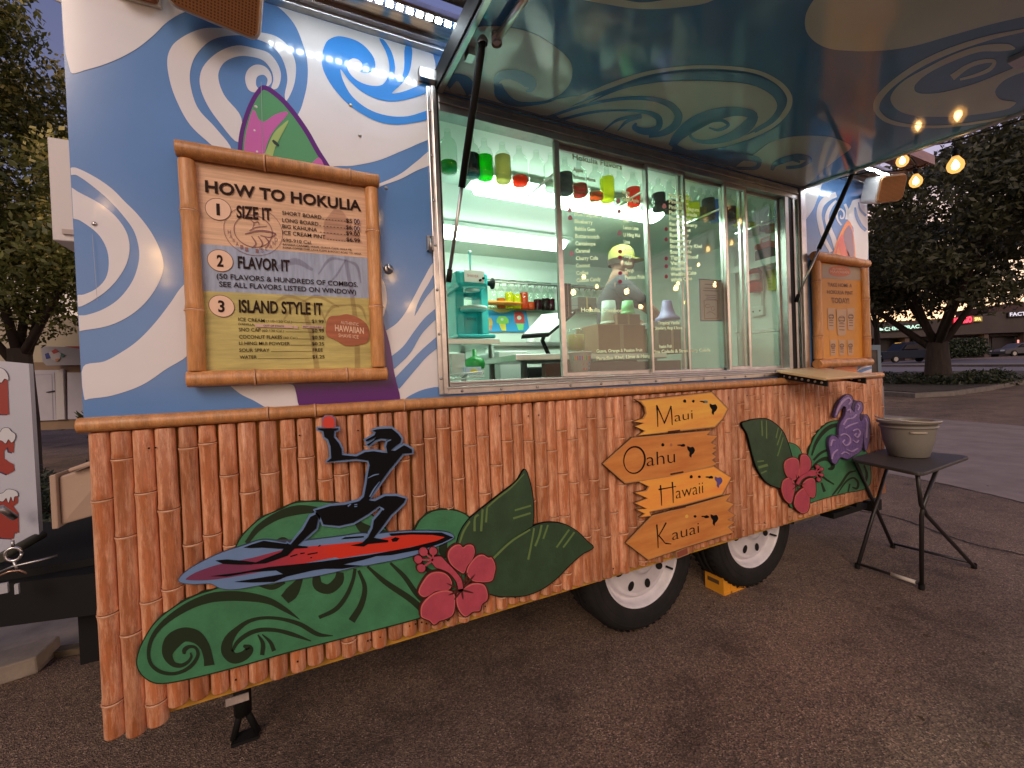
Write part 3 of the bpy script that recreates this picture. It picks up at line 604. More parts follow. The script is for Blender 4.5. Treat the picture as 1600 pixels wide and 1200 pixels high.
M_bamy = bamboo_mat('bamboo_yellow', (.62, .29, .10), (.72, .42, .20), .1)
M_node = mat('bamboo_node', (.66, .37, .21), .5, srgb=False, noise=.2, nscale=40); M_nodd = mat('bamboo_node_groove', (.16, .06, .03), .7, srgb=False)
def culm(mb, a, b, r, nodes, n=12, wob=.0, seed=0, flat=1.):
    """bamboo stalk from a to b, ridges at the node fractions, hollow cut at the ends"""
    a = Vector([float(q) for q in a]); b = Vector([float(q) for q in b]); d = (b-a); L = d.length; d.normalize(); rs = random.Random(seed)
    st = [(0, .95), (.004/L, 1.)]
    for f in nodes: st += [(f-.022/L, 1.0), (f-.008/L, 1.06), (f-.002/L, 1.11), (f+.001/L, .96), (f+.005/L, 1.06), (f+.02/L, .985)]
    st += [(1-.004/L, 1.), (1, .95)]; st.sort()
    side = d.cross(Vector((0, 1, 0))).normalized(); if_w = wob
    ph = rs.random()*6
    pts = [a+d*(L*f)+side*(if_w*math.sin(f*5+ph)) for f, _ in st]; rr = [r*q*(1-.06*f) for f, q in st]
    k0 = len(mb.v); mb.tube(pts, rr, n)
    for f in nodes:
        for f0, f1, k_, mi_ in ((f-.0045/L, f+.0005/L, 1.115, 1), (f+.0005/L, f+.003/L, 1.01, 2)):
            q0, q1 = a+d*(L*f0), a+d*(L*f1); rq = r*k_*(1-.06*f); mb.tube([q0, q1], rq, n, True, mi_)
    if flat != 1.: mb.v[k0:] = [(v[0], a[1]+(v[1]-a[1])*flat, v[2]) for v in mb.v[k0:]]
    return mb
board = MB().box((XL+.01, .016, .383), (3.735, .03, 1.245)); board.build('skirt_board', M_yply, trailer)
x = XL+.008; i = 0
while x < 3.725:
    r = rnd.uniform(.0235, .0275)
    if i in (0,): r = .0245
    ln = rnd.uniform(-.012, .006)
    z0 = .383-(.0 if i > 2 else (.0, .012, .0)[i]) + (.030 if i > 2 else 0)+rnd.uniform(-.006, .008); z1 = 1.244
    nodes = []; f = rnd.uniform(.04, .30)
    while f < .98: nodes.append(f); f += rnd.uniform(.22, .38)
    nodes = [1-f for f in nodes]
    gap = rnd.choice([.002, .003, .003, .005, .008]) if i > 2 else 0
    cx = x+r; mb = culm(MB(), (cx+rnd.uniform(-.0015, .0015), -.005, z0), (cx+rnd.uniform(-.0015, .0015), -.005, z1), r, nodes, 14, .0004, i, 1.12)
    mb.build('bamboo_pole', [M_bam, M_node, M_nodd], trailer); x += 2*r+gap-.001; i += 1
for (xa, xb) in ((XL-.004, .62), (.615, 1.62), (1.615, 2.62), (2.615, 3.735)):
    nd = sorted(rnd.uniform(.08, .92) for _ in range(3))
    culm(MB(), (xa, -.024, 1.268), (xb, -.024, 1.268), .0215, nd, 12, .001, int(xa*10)).build('bamboo_rail', [M_bamy, M_node, M_nodd], trailer)
# nails
mb = MB()
for _ in range(46): mb.lathe([(.0028, 0), (.0028, -.003), (0, -.003)], (rnd.uniform(-.5, 3.7), -.031, rnd.choice((1.19, 1.2, .45, .46))), 6, 'y')
mb.build('nail', M_black, trailer)
# chassis, wheels, jacks
mb = MB(); mb.box((XL+.02, .12, .42), (3.62, .18, .56)); mb.box((XL+.02, 1.95, .42), (3.62, 2.01, .56))
for xx in np.arange(-.4, 3.6, .6): mb.box((xx, .18, .45), (xx+.05, 1.95, .54))
mb.box((1.5, .2, .34), (1.56, 1.95, .40)); mb.box((2.44, .2, .34), (2.5, 1.95, .40)); mb.box((.9, .1, .40), (3.1, 2.0, .43))
mb.build('chassis', M_black, trailer)
M_rim = mat('rim_white', (.66, .63, .64), .35, srgb=False, noise=.12, nscale=13)
def wheel(cx, y0, parent):
    w = thing('wheel', None, None, (cx, y0, .375)); w.parent = parent; w.location = Vector((cx, y0, .375))-Vector(parent.location)
    R0 = .375; c = (cx, y0, R0)
    t = MB(); t.lathe([(.245, .012), (.252, .0), (.275, -.006), (.318, -.012), (.345, -.006), (.362, .012), (.372, .03), (.375, .05), (.375, .072), (.368, .074), (.368, .08), (.375, .082), (.375, .115), (.368, .117), (.368, .123), (.375, .125), (.375, .16), (.36, .19), (.32, .21), (.245, .20)], c, 56, 'y')
    t.build('tyre', M_rubber, w)
    tb_ = MB()
    for k in range(54):
        t_ = 2*math.pi*k/54
        for (ya, yb2, dt) in ((.012, .068, 0), (.126, .18, .05)):
            vs = []
            for (rr_, yy_, da) in ((.3715, ya, 0), (.3715, yb2, .02), (.3715, yb2, .075), (.3715, ya, .055), (.3758, ya+.008, .008), (.3758, yb2, .026), (.3758, yb2, .066), (.3758, ya+.008, .048)):
                vs.append((cx+rr_*math.cos(t_+dt+da), y0+yy_, R0+rr_*math.sin(t_+dt+da)))
            tb_.add(vs, [(4, 5, 6, 7), (0, 1, 5, 4), (1, 2, 6, 5), (2, 3, 7, 6), (3, 0, 4, 7)])
    o_ = tb_.build('tread', M_rubber, w); o_['kind'] = 'stuff'
    rl = MB()
    for rr_ in (.30, .335): rl.lathe([(rr_-.002, -.0095), (rr_, -.0125), (rr_+.002, -.0095)], c, 56, 'y')
    rl.build('sidewall_ring', M_rubber, w)
    rm_ = MB(); rm_.lathe([(.252, .004), (.246, -.002), (.240, .006), (.234, .022), (.226, .052), (.214, .058), (.208, .046), (.200, .028), (.192, .022), (.184, .028), (.176, .022), (.110, .020), (.095, .010), (.075, .008), (.07, -.006), (.05, -.014), (0, -.016)], c, 56, 'y')
    rm_.build('rim', M_rim, w)
    h = None
    for k in range(8):
        t_ = k*math.pi/4+.3; hx, hz = cx+.147*math.cos(t_), R0+.147*math.sin(t_); vs = []
        for j in range(14):
            u = 2*math.pi*j/14; du, dr = .019*math.cos(u), .026*math.sin(u); vs.append((hx+dr*math.cos(t_)-du*math.sin(t_), y0+.0185, hz+dr*math.sin(t_)+du*math.cos(t_)))
        MB().add(vs, [tuple(range(14))]).build('rim_hole', M_black, w)
    for k in range(5): t_ = k*2*math.pi/5; MB().lathe([(.009, .02), (.009, -.004), (0, -.006)], (cx+.055*math.cos(t_), y0, R0+.055*math.sin(t_)), 6, 'y').build('lug_nut', M_alud, w)
    MB().tube([(cx+.19, y0+.03, R0-.09), (cx+.205, y0-.005, R0-.095)], .006).build('valve', M_black, w)
wheel(1.555, .10, trailer); wheel(2.46, .10, trailer)
wheel(1.555, 1.75, trailer); wheel(2.46, 1.75, trailer)
mb = MB(); p = (-.26, .30)
mb.box((p[0]-.045, .30, .22), (p[0]+.045, .38, .45)); mb.tube([(p[0], .34, .24), (p[0], .34, .10)], .03); mb.tube([(p[0], .34, .14), (p[0]-.035, .34, .01)], .012); mb.tube([(p[0], .34, .14), (p[0]+.045, .34, .01)], .012); mb.box((p[0]-.04, .31, .0), (p[0]+.05, .37, .012))
mb.build('stabiliser_jack', M_black, trailer)
mb = MB(); p = W(371, 1093, .2); mb.box((p[0]-.035, .196, p[2]-.012), (p[0]+.035, .2, p[2]+.015)); mb.build('sticker', mat('dirty_label', (.5, .42, .36), .6, srgb=False, noise=.3, nscale=30), trailer)
mb = MB(); mb.box((3.40, .14, .24), (3.95, .32, .28)); mb.box((3.86, .10, .22), (3.98, .34, .30)); mb.box((3.62, .10, .30), (3.70, 2.0, .42)); mb.tube([(3.45, .2, .26), (3.55, .22, .42)], .02)
mb.build('rear_bumper', M_black, trailer)
mb = MB(); q = W(1250, 812, .15); mb.box((q[0]-.1, .13, q[2]-.01), (q[0]+.2, .2, q[2]+.012)); mb.build('rear_step', M_alud, trailer)
# drawbar, hitch and propane box at the front
mb = MB(); mb.hexa([(XL-.02, .55, .50), (-2.4, 1.0, .50), (-2.4, 1.08, .50), (XL-.02, .64, .50)], [(XL-.02, .55, .66), (-2.4, 1.0, .66), (-2.4, 1.08, .66), (XL-.02, .64, .66)])
mb.hexa([(XL-.02, 1.62, .50), (-2.4, 1.10, .50), (-2.4, 1.18, .50), (XL-.02, 1.71, .50)], [(XL-.02, 1.62, .66), (-2.4, 1.10, .66), (-2.4, 1.18, .66), (XL-.02, 1.71, .66)])
qa, qb = W(121, 955, .75), W(144, 1035, .75); mb.box((qa[0], .75, qb[2]), (XL+.05, .9, .66)); mb.box((XL-.75, .7, .66), (XL, 1.5, .69)); mb.box((XL-.22, .7, .66), (XL-.01, 1.7, .92)); mb.build('drawbar', M_black, trailer)
mb = MB()
for (x0, y0), (x1, y1) in (((18, 905), (34, 905)), ((44, 905), (50, 905))):
    a = W(x0, y0, .62); b = W(x1, y1, .62); mb.box((a[0], .535, a[2]-.02), (b[0], .545, a[2]+.015))
mb.build('sticker', mat('grey_label', (.42, .42, .44), .5, srgb=False), trailer)
tg = thing('propane_box', 'beige plastic box mounted on the trailer drawbar', 'storage box', (-.68, .5, .92))
M_beige = mat('beige_plastic', (.44, .31, .22), .55, srgb=False, noise=.08, nscale=4)
mb = MB(); mb.hexa([(-.735, .32, .925), (-.575, .33, .955), (-.575, .95, .955), (-.735, .95, .925)], [(-.735, .32, 1.085), (-.575, .30, 1.13), (-.575, .95, 1.13), (-.735, .95, 1.085)]); mb.build('box_body', M_beige, tg, bevel=.006)
mb = MB(); mb.hexa([(-.752, .305, .918), (-.736, .305, .918), (-.736, .96, .918), (-.752, .96, .918)], [(-.752, .305, 1.093), (-.736, .305, 1.097), (-.736, .96, 1.097), (-.752, .96, 1.093)]); mb.build('flange', M_beige, tg, bevel=.003)
mb = MB(); mb.hexa([(-.70, .29, 1.10), (-.575, .275, 1.135), (-.575, .97, 1.135), (-.70, .97, 1.10)], [(-.70, .29, 1.112), (-.575, .275, 1.155), (-.575, .97, 1.155), (-.70, .97, 1.112)]); mb.build('lid', M_beige, tg, bevel=.004)
tg = thing('power_inlet_box', 'white flat metal panel box standing out behind the front corner of the trailer', 'utility box', (-.85, .7, 1.9))
a = W(73, 213, .55); b = W(82, 375, .55)
mb = MB(); mb.hexa([(a[0], .55, b[2]), (-.56, .55, b[2]), (-.56, .95, b[2]), (a[0], .95, b[2])], [(a[0], .55, a[2]), (-.56, .55, a[2]), (-.56, .95, a[2]), (a[0], .95, a[2])])
mb.build('cabinet', mat('cabinet_white', (.62, .58, .57), .4, srgb=False), tg, bevel=.004)
c = W(104, 364, .548); mb = MB(); mb.box((c[0]-.01, .54, c[2]-.006), (-.57, .549, c[2]+.012)); mb.build('handle_recess', mat('tan_shadow', (.42, .35, .32), .5, srgb=False), tg)
# chain, ring and hoses on the drawbar
tg = thing('breakaway_ring', 'small silver ring hanging on the drawbar below the ice cream sign', 'ring', W(21, 868, .6))
c = W(21, 866, .6); mb = MB(); mb.tube([(c[0]+.022*math.cos(t*math.pi/8), .6, c[2]+.024*math.sin(t*math.pi/8)) for t in range(17)], .0055, 8); mb.build('ring', M_alu, tg)
mb = MB(); mb.tube([(c[0], .6, c[2]+.024), (c[0], .6, c[2]+.05)], .005); mb.tube([(c[0], .6, c[2]-.024), (c[0]+.01, .6, c[2]-.07)], .005); mb.build('hanger', M_alud, tg)
o = MB(); o.tube([W(0, 894, .62), W(20, 885, .6), W(60, 876, .6), W(90, 868, .62)], .0045, 6); tag(o.build('drawbar_cable', M_alud), 'thin grey cable lying along the top of the drawbar', 'cable')
o = MB(); o.tube([W(0, 899, .58), W(14, 893, .58), W(30, 891, .58), W(42, 896, .58)], .0035, 6); tag(o.build('drawbar_cable', mat('copper', (.5, .3, .2), .3, .8, srgb=False)), 'short copper coloured cable curling on the drawbar end', 'cable')

# shelf counter at the right of the window
sh = thing('serving_shelf', None, None, (2.9, -.1, 1.29)); sh.parent = trailer; sh.location = Vector((2.9, -.1, 1.29))-Vector(trailer.location)
zt = 1.312
M_shelf = mat('tan_shelf', (.62, .40, .22), .35, srgb=False, noise=.1, nscale=6)
c1, c4 = W(1212, 578), W(1278, 573); c2, c3 = S(1287, 590, c1[0]), S(1367, 585, c4[0])
dz = np.array([0, 0, .016]); MB().hexa([c1-dz, c2-dz, c3-dz, c4-dz], [c1, c2, c3, c4]).build('shelf_top', M_shelf, sh, bevel=.003)
MB().tube([c2-dz*.5+[0, -.004, 0], c3-dz*.5+[0, -.004, 0]], .0085, 8).build('shelf_edge', M_shelf, sh)
for f in (.06, .80):
    p = c1+(c4-c1)*f-dz; q = c2+(c3-c2)*f-dz; e = p+(q-p)*1.0
    mb = MB(); mb.hexa([p+[0, 0, -.035], e+[0, 0, -.035], e+[.012, 0, -.035], p+[.012, 0, -.035]], [p, e, e+[.012, 0, 0], p+[.012, 0, 0]]); mb.box((p[0]-.01, -.03, p[2]-.07), (p[0]+.02, -.002, p[2])); mb.build('shelf_bracket', M_black, sh)
    mb = MB()
    for k in range(7): c = p+(e-p)*(.12+.13*k)+[0, 0, -.018]; mb.lathe([(.007, -.001), (.007, -.003), (0, -.003)], c, 8, 'x')
    mb.build('bracket_hole', M_alu, sh)
# ============================================================ CARVED SIGNS ON THE BAMBOO
YS = -.040     # front of the bamboo
M_green = mat('sign_green', (.05, .21, .09), .5, srgb=False, noise=.22, nscale=11, bump=.25, bscale=120)
M_green2 = mat('sign_green_dark', (.018, .030, .013), .6, srgb=False, spec=.2)
M_leaf = mat('sign_leaf', (.028, .066, .028), .5, srgb=False, noise=.25, nscale=11, bump=.25, bscale=120)
M_vein = mat('sign_vein', (.12, .20, .06), .5, srgb=False)
M_pink = mat('sign_pink', (.44, .065, .095), .45, srgb=False, noise=.18, nscale=14, bump=.2, bscale=120)
M_pinkl = mat('sign_pink_edge', (.62, .15, .14), .45, srgb=False)
M_brown = mat('sign_brown', (.075, .020, .013), .6, srgb=False, spec=.2)
M_ink = mat('ink_black', (.004, .004, .005), .6, srgb=False, spec=.12)
M_halo = mat('sign_pale_blue', (.14, .24, .42), .45, srgb=False, noise=.08, nscale=9)
def plate(parent, name, px, y, thick, m, edge=None, ed=1.6, smooth=5, edge_name='plate_edge'):
    q = spline(px, smooth) if smooth > 1 else px
    if edge is not None:
        flat_into(MB(), offset(q, ed), wall(y+.003), thick-.003).build(edge_name, edge, parent)
    return flat_into(MB(), q, wall(y), thick-.001).build(name, m, parent)
z31 = lambda p: zz(200, 780, 3.636, p)
z32 = lambda p: zz(440, 630, 4.444, p)
z33 = lambda p: zz(600, 720, 4.285, p)
z34 = lambda p: zz(920, 600, 4, p)
z35 = lambda p: zz(1130, 600, 5.4556, p)
# large wave
tg = thing('wave_sign', 'large green wave cut-out with dark curls under the surfer', 'sign', W(420, 960, YS))
out = z31([(55, 900), (57, 955), (95, 1010), (165, 1043)])+z31([(290, 1030), (600, 955), (900, 870), (1160, 803), (1600, 689)])+z33([(250, 1045), (420, 990), (520, 900), (540, 700), (520, 560), (545, 450), (570, 388), (520, 350), (440, 331), (330, 341), (250, 395), (205, 470)])+z32([(860, 960), (760, 925), (715, 870), (640, 790), (520, 730), (440, 708), (300, 690), (180, 688), (80, 700), (0, 740)])+z31([(760, 110), (660, 200), (615, 275), (590, 380), (560, 480), (500, 513), (400, 545), (290, 600), (160, 700), (85, 815)])
plate(tg, 'wave_plate', out, YS, .016, M_green, M_green2, 2.0, 4)
cw = Multi(); F1 = wall(YS-.0012)
for s_ in ([(975, 683, 3), (900, 632, 25), (800, 578, 38), (650, 552, 54), (500, 555, 56), (400, 582, 48), (300, 632, 40), (200, 706, 30), (140, 782, 24), (117, 860, 20), (127, 930, 20), (172, 974, 22), (240, 992, 20), (310, 978, 20), (365, 940, 22), (397, 885, 20), (385, 845, 16), (350, 838, 20), (322, 855, 26), (318, 880, 16)],
           [(462, 945, 60), (455, 900, 52), (435, 835, 56), (385, 782, 76), (315, 770, 82), (250, 812, 92), (225, 880, 60), (255, 935, 32), (300, 945, 24), (340, 925, 18), (360, 895, 14), (355, 872, 8)],
           [(1165, 776, 4), (1080, 768, 24), (980, 712, 26), (880, 682, 20), (780, 674, 18), (690, 692, 22), (620, 740, 32), (572, 800, 56), (562, 862, 66), (600, 903, 62), (660, 888, 54), (690, 850, 44), (655, 832, 14)],
           [(1040, 806, 6), (940, 770, 24), (850, 746, 22), (760, 742, 24), (690, 762, 26), (622, 812, 22), (592, 865, 14)],
           [(762, 886, 24), (766, 820, 24), (738, 770, 8)], [(830, 862, 24), (808, 812, 20), (762, 768, 6)],
           [(890, 570, 60), (930, 530, 74), (975, 460, 34), (985, 420, 20)], [(735, 488, 8), (820, 500, 30), (890, 470, 20)],
           [(1070, 430, 40), (1080, 490, 56), (1140, 510, 56), (1195, 465, 56), (1205, 415, 40)], [(1085, 672, 20), (1180, 625, 26), (1240, 550, 24), (1278, 460, 20), (1290, 395, 18)],
           [(1270, 692, 40), (1325, 600, 34), (1345, 500, 26), (1310, 405, 16)], [(1360, 382, 14), (1460, 470, 30), (1620, 580, 36), (1740, 700, 38)],
           [(1490, 362, 14), (1570, 440, 26), (1660, 560, 30), (1830, 680, 40)], [(1620, 330, 14), (1700, 400, 24), (1800, 440, 24)],
           [(672, 250, 22), (740, 165, 34), (850, 95, 44), (960, 62, 54), (1070, 60, 34), (1100, 70, 20)], [(840, 235, 6), (880, 222, 14), (920, 238, 8)]):
    flat_into(cw, stroke(z31(s_)), F1)
flat_into(cw, stroke(z32([(500, 800, 20), (570, 870, 70), (650, 900, 70), (740, 905, 40)])), F1)
flat_into(cw, stroke(z33([(400, 540, 50), (395, 600, 55), (410, 650, 30)])), F1)
cw.build('wave_curl', M_green2, tg)
# leaves
def leaf(label, out, ribs, conv, dy=0.):
    YS = -.040-dy
    t = thing('leaf_sign', label, 'sign', (*W(*conv([out[0]])[0], YS-.01),), 'carved leaves on the bamboo skirt')
    plate(t, 'leaf_plate', conv(out), YS-.008, .014, M_leaf, M_ink, 1.3, 4)
    v = Multi()
    for r_ in ribs: flat_into(v, stroke(conv(r_)), wall(YS-.0095))
    v.build('leaf_vein', M_vein, t)
leaf('dark green carved leaf pointing up, the upper of the two beside the large pink hibiscus',
     [(942, 60), (960, 90), (985, 180), (1000, 300), (992, 450), (950, 540), (850, 640), (700, 700), (600, 700), (490, 600), (490, 555), (512, 480), (562, 402), (622, 350), (700, 288), (800, 210), (890, 140)],
     ([(938, 88, 6), (850, 180, 10), (760, 250, 12), (690, 312, 10)], [(575, 405, 12), (532, 475, 14), (505, 555, 12)], [(690, 315, 12), (683, 412, 14)], [(660, 325, 14), (650, 472, 16)], [(632, 360, 14), (610, 380, 14), (606, 472, 16)], [(985, 300, 12), (875, 332, 12)], [(982, 350, 12), (865, 386, 14)]), z33)
leaf('broad dark green carved leaf pointing right, lower right of the large pink hibiscus',
     [(1400, 580), (1330, 622), (1250, 692), (1150, 792), (1050, 862), (950, 900), (850, 909), (740, 900), (660, 860), (680, 740), (760, 640), (850, 548), (940, 480), (1020, 432), (1120, 414), (1220, 432), (1300, 480), (1360, 540)],
     ([(978, 460, 12), (850, 542, 14), (725, 660, 16)], [(1005, 450, 12), (990, 540, 12), (965, 662, 14)], [(1055, 430, 14), (1040, 500, 14), (1012, 572, 14)], [(1098, 430, 12), (1066, 522, 12)], [(1240, 460, 12), (1155, 580, 12)], [(1275, 478, 12), (1200, 580, 12)]), z33, .004)
# hibiscus
def flower(label, petals, pist, balls, cen, rays, conv, y, k):
    t = thing('hibiscus_sign', label, 'sign', W(*conv([cen])[0], y), 'carved hibiscus flowers on the bamboo skirt')
    b = MB()
    for p_ in petals: flat_into(b, offset(spline(conv(p_), 4), 2.2*k), wall(y+.006), .016)
    for p_ in ([pist]): flat_into(b, stroke([(a, c, w+3*k) for a, c, w in conv(p_)]), wall(y+.006), .016)
    for (a, c, r_) in conv(balls): flat_into(b, [(a+(r_+1.6*k)*math.cos(q), c+(r_+1.6*k)*math.sin(q)) for q in np.linspace(0, 6.28, 15)[:-1]], wall(y+.005), .015)
    b.build('flower_back', M_brown, t)
    for i, p_ in enumerate(petals):
        q = spline(conv(p_), 5); m_ = MB(); flat_into(m_, q, wall(y+.0022*(i % 2)), .005); m_.build('petal', M_pinkl, t)
        m_ = MB(); c0 = np.mean(np.array(q), 0)+np.array([.9, 1.0])*k; q2 = [tuple(c0+(np.array(a)-c0+np.array([.3, .3])*k)*.94) for a in q]
        flat_into(m_, q2, wall(y-.0012+.0022*(i % 2)), .001); m_.build('petal_face', M_pink, t)
    m_ = MB()
    for r_ in rays: flat_into(m_, stroke(conv([(cen[0], cen[1], 14*k*1.), ((cen[0]*.35+r_[0]*.65), (cen[1]*.35+r_[1]*.65), 12*k), (r_[0], r_[1], 3)])), wall(y-.0024))
    m_.build('flower_centre', M_brown, t)
    m_ = MB(); flat_into(m_, stroke(conv(pist)), wall(y-.007), .006)
    for (a, c, r_) in conv(balls): flat_into(m_, [(a+r_*math.cos(q), c+r_*math.sin(q)) for q in np.linspace(0, 6.28, 15)[:-1]], wall(y-.006), .006); 
    pe = conv([pist[-1][:2]])[0]
    for (a, c, r_) in conv(balls): flat_into(m_, stroke([(pe[0], pe[1], 3*k), (a, c, 2.2*k)]), wall(y-.005), .004)
    m_.build('pistil', M_pink, t)
flower('large pink carved hibiscus flower between the green wave and the two dark leaves',
       [[(428, 640), (438, 600), (475, 568), (510, 563), (530, 582), (560, 565), (595, 568), (607, 610), (592, 660), (560, 700), (535, 752), (508, 742), (450, 695)],
        [(555, 752), (570, 700), (620, 642), (662, 630), (700, 650), (722, 650), (745, 705), (738, 760), (720, 803), (650, 812), (590, 800)],
        [(530, 855), (600, 822), (668, 830), (692, 880), (690, 930), (655, 960), (640, 1003), (595, 1010), (545, 1042), (505, 1005), (485, 935), (500, 872)],
        [(248, 1040), (255, 965), (330, 890), (420, 868), (468, 888), (476, 950), (460, 1030), (405, 1062), (375, 1070), (335, 1096), (305, 1070), (268, 1055)],
        [(232, 880), (262, 812), (310, 757), (380, 745), (432, 772), (455, 825), (430, 865), (350, 872), (290, 908), (255, 908)]],
       [(515, 858, 30), (500, 800, 36), (450, 738, 38), (405, 705, 55), (365, 680, 78), (330, 665, 40)], [(265, 610, 28), (330, 606, 26), (230, 662, 26), (250, 720, 27)], (520, 865),
       [(420, 820), (430, 900), (470, 930), (530, 930), (600, 885), (610, 760), (560, 750), (520, 755), (440, 870)], z33, YS-.020, 1.)
# second group: leaf, wave, flower, turtle
tg = thing('wave_sign', 'smaller green wave cut-out behind the purple turtle near the rear of the trailer', 'sign', W(1300, 750, YS))
plate(tg, 'wave_plate', z35([(555, 510), (600, 512), (645, 545), (680, 610), (715, 630), (745, 540), (790, 440), (850, 370), (920, 325), (1000, 316), (1100, 340), (1180, 480), (1240, 640), (1257, 760), (1250, 850), (1200, 895), (1050, 925), (900, 962), (740, 1012), (620, 1058), (575, 1045), (540, 940), (520, 700)]), YS, .014, M_green, M_green2, 1.1, 4)
cw = Multi()
for s_ in ([(755, 610, 12), (790, 505, 26), (850, 415, 34), (920, 362, 36), (1000, 345, 30)], [(770, 650, 18), (830, 590, 22), (900, 560, 20), (960, 560, 12)], [(750, 720, 12), (810, 660, 22), (880, 636, 36), (930, 670, 40), (930, 715, 34), (895, 725, 16)],
           [(790, 700, 10), (850, 790, 18), (945, 856, 12)], [(838, 840, 14), (865, 918, 26)], [(930, 950, 10), (1000, 860, 20), (1070, 760, 18), (1130, 740, 10)], [(975, 935, 8), (1050, 830, 16), (1110, 800, 14), (1150, 840, 20), (1140, 890, 20), (1100, 880, 10)], [(1065, 920, 12), (1080, 850, 14)], [(1200, 690, 14), (1225, 770, 22), (1210, 850, 18)]):
    flat_into(cw, stroke(z35(s_)), F1)
cw.build('wave_curl', M_green2, tg)
leaf('dark green carved leaf left of the smaller pink hibiscus near the rear wheels',
     [(163, 338), (210, 318), (260, 305), (370, 300), (440, 338), (505, 402), (548, 495), (582, 610), (620, 760), (560, 880), (480, 885), (380, 842), (320, 770), (280, 690), (250, 590), (210, 430)],
     ([(328, 312, 10), (333, 442, 12)], [(368, 312, 10), (370, 465, 12)], [(470, 372, 8), (450, 460, 12)], [(500, 400, 8), (460, 522, 12)], [(512, 455, 8), (463, 615, 12)], [(290, 662, 12), (347, 655, 12)], [(300, 712, 22), (380, 690, 22)], [(322, 762, 12), (370, 740, 12)]), z35)
flower('small pink carved hibiscus flower at the rear, left of the purple turtle',
       [[(523, 700), (540, 652), (600, 628), (640, 650), (650, 720), (640, 785), (600, 820), (545, 785)], [(660, 700), (668, 610), (710, 605), (747, 660), (740, 722), (690, 772), (652, 790)], [(503, 880), (520, 822), (565, 800), (600, 830), (612, 880), (600, 940), (575, 1018), (530, 985), (508, 930)],
        [(610, 1000), (628, 940), (690, 888), (730, 930), (737, 1000), (722, 1080), (680, 1102), (640, 1080), (612, 1042)], [(680, 862), (720, 812), (772, 808), (788, 870), (778, 962), (740, 962), (700, 905)]],
       [(635, 855, 20), (665, 805, 24), (720, 772, 30), (765, 760, 55), (790, 758, 40)], [(808, 706, 15), (840, 726, 14), (842, 776, 14), (818, 816, 16)], (640, 860), [(590, 850), (590, 900), (630, 920), (670, 890), (700, 850), (650, 790), (620, 770)], z35, YS-.018, .6)
tg = thing('turtle_sign', 'purple carved sea turtle with swirl relief swimming up the bamboo near the rear', 'sign', W(1325, 690, YS-.02))
M_pur = mat('turtle_purple', (.16, .105, .27), .4, srgb=False, noise=.25, nscale=30, bump=.8, bscale=60); M_purd = mat('turtle_edge', (.045, .025, .07), .5, srgb=False); M_purl = mat('turtle_highlight', (.40, .29, .48), .4, srgb=False)  # raised swirls coloured pale, highlights put into their colour
tu = z35([(950, 278), (972, 205), (1010, 130), (1060, 92), (1095, 105), (1105, 150), (1090, 205), (1122, 240), (1128, 185), (1158, 150), (1185, 165), (1187, 225), (1163, 265), (1172, 318), (1194, 312), (1204, 268), (1230, 268), (1250, 335), (1245, 460), (1217, 572), (1204, 500), (1200, 400), (1190, 480), (1172, 570), (1110, 612), (1060, 640), (1000, 622), (960, 682), (930, 662), (915, 585), (903, 520), (910, 462), (940, 438), (970, 455), (985, 470), (995, 350), (1040, 270), (1048, 200), (1022, 190), (985, 240), (965, 282)])
plate(tg, 'turtle_body', tu, YS-.022, .018, M_pur, M_purd, 1.0, 3)
cw = Multi()
for s_ in ([(965, 265, 4), (990, 195, 14), (1035, 135, 16), (1075, 120, 10), (1090, 150, 8), (1070, 175, 6)], [(1215, 290, 6), (1232, 340, 12), (1225, 460, 8)], [(1000, 440, 8), (1040, 425, 10), (1080, 455, 10), (1085, 500, 10), (1050, 525, 8), (1025, 500, 8), (1040, 475, 8)],
           [(1110, 400, 8), (1150, 385, 10), (1170, 420, 10), (1150, 455, 8), (1125, 440, 8), (1140, 420, 6)], [(1030, 350, 8), (1060, 300, 8), (1110, 290, 8), (1140, 260, 8)], [(1040, 380, 8), (1090, 350, 10), (1150, 330, 8)], [(920, 530, 6), (935, 480, 10), (960, 478, 6)], [(930, 640, 6), (945, 590, 8), (980, 560, 8)],
           [(1060, 560, 6), (1100, 575, 8), (1150, 550, 8)], [(1060, 230, 8), (1080, 215, 8), (1085, 245, 6)], [(1150, 175, 6), (1165, 190, 8), (1150, 225, 6)], [(1010, 600, 6), (1040, 580, 8), (1080, 600, 6)], [(1110, 480, 6), (1140, 500, 8), (1160, 480, 6)]):
    flat_into(cw, stroke(z35(s_), 4), wall(YS-.027), .005)
cw.build('relief_swirl', M_purl, tg)

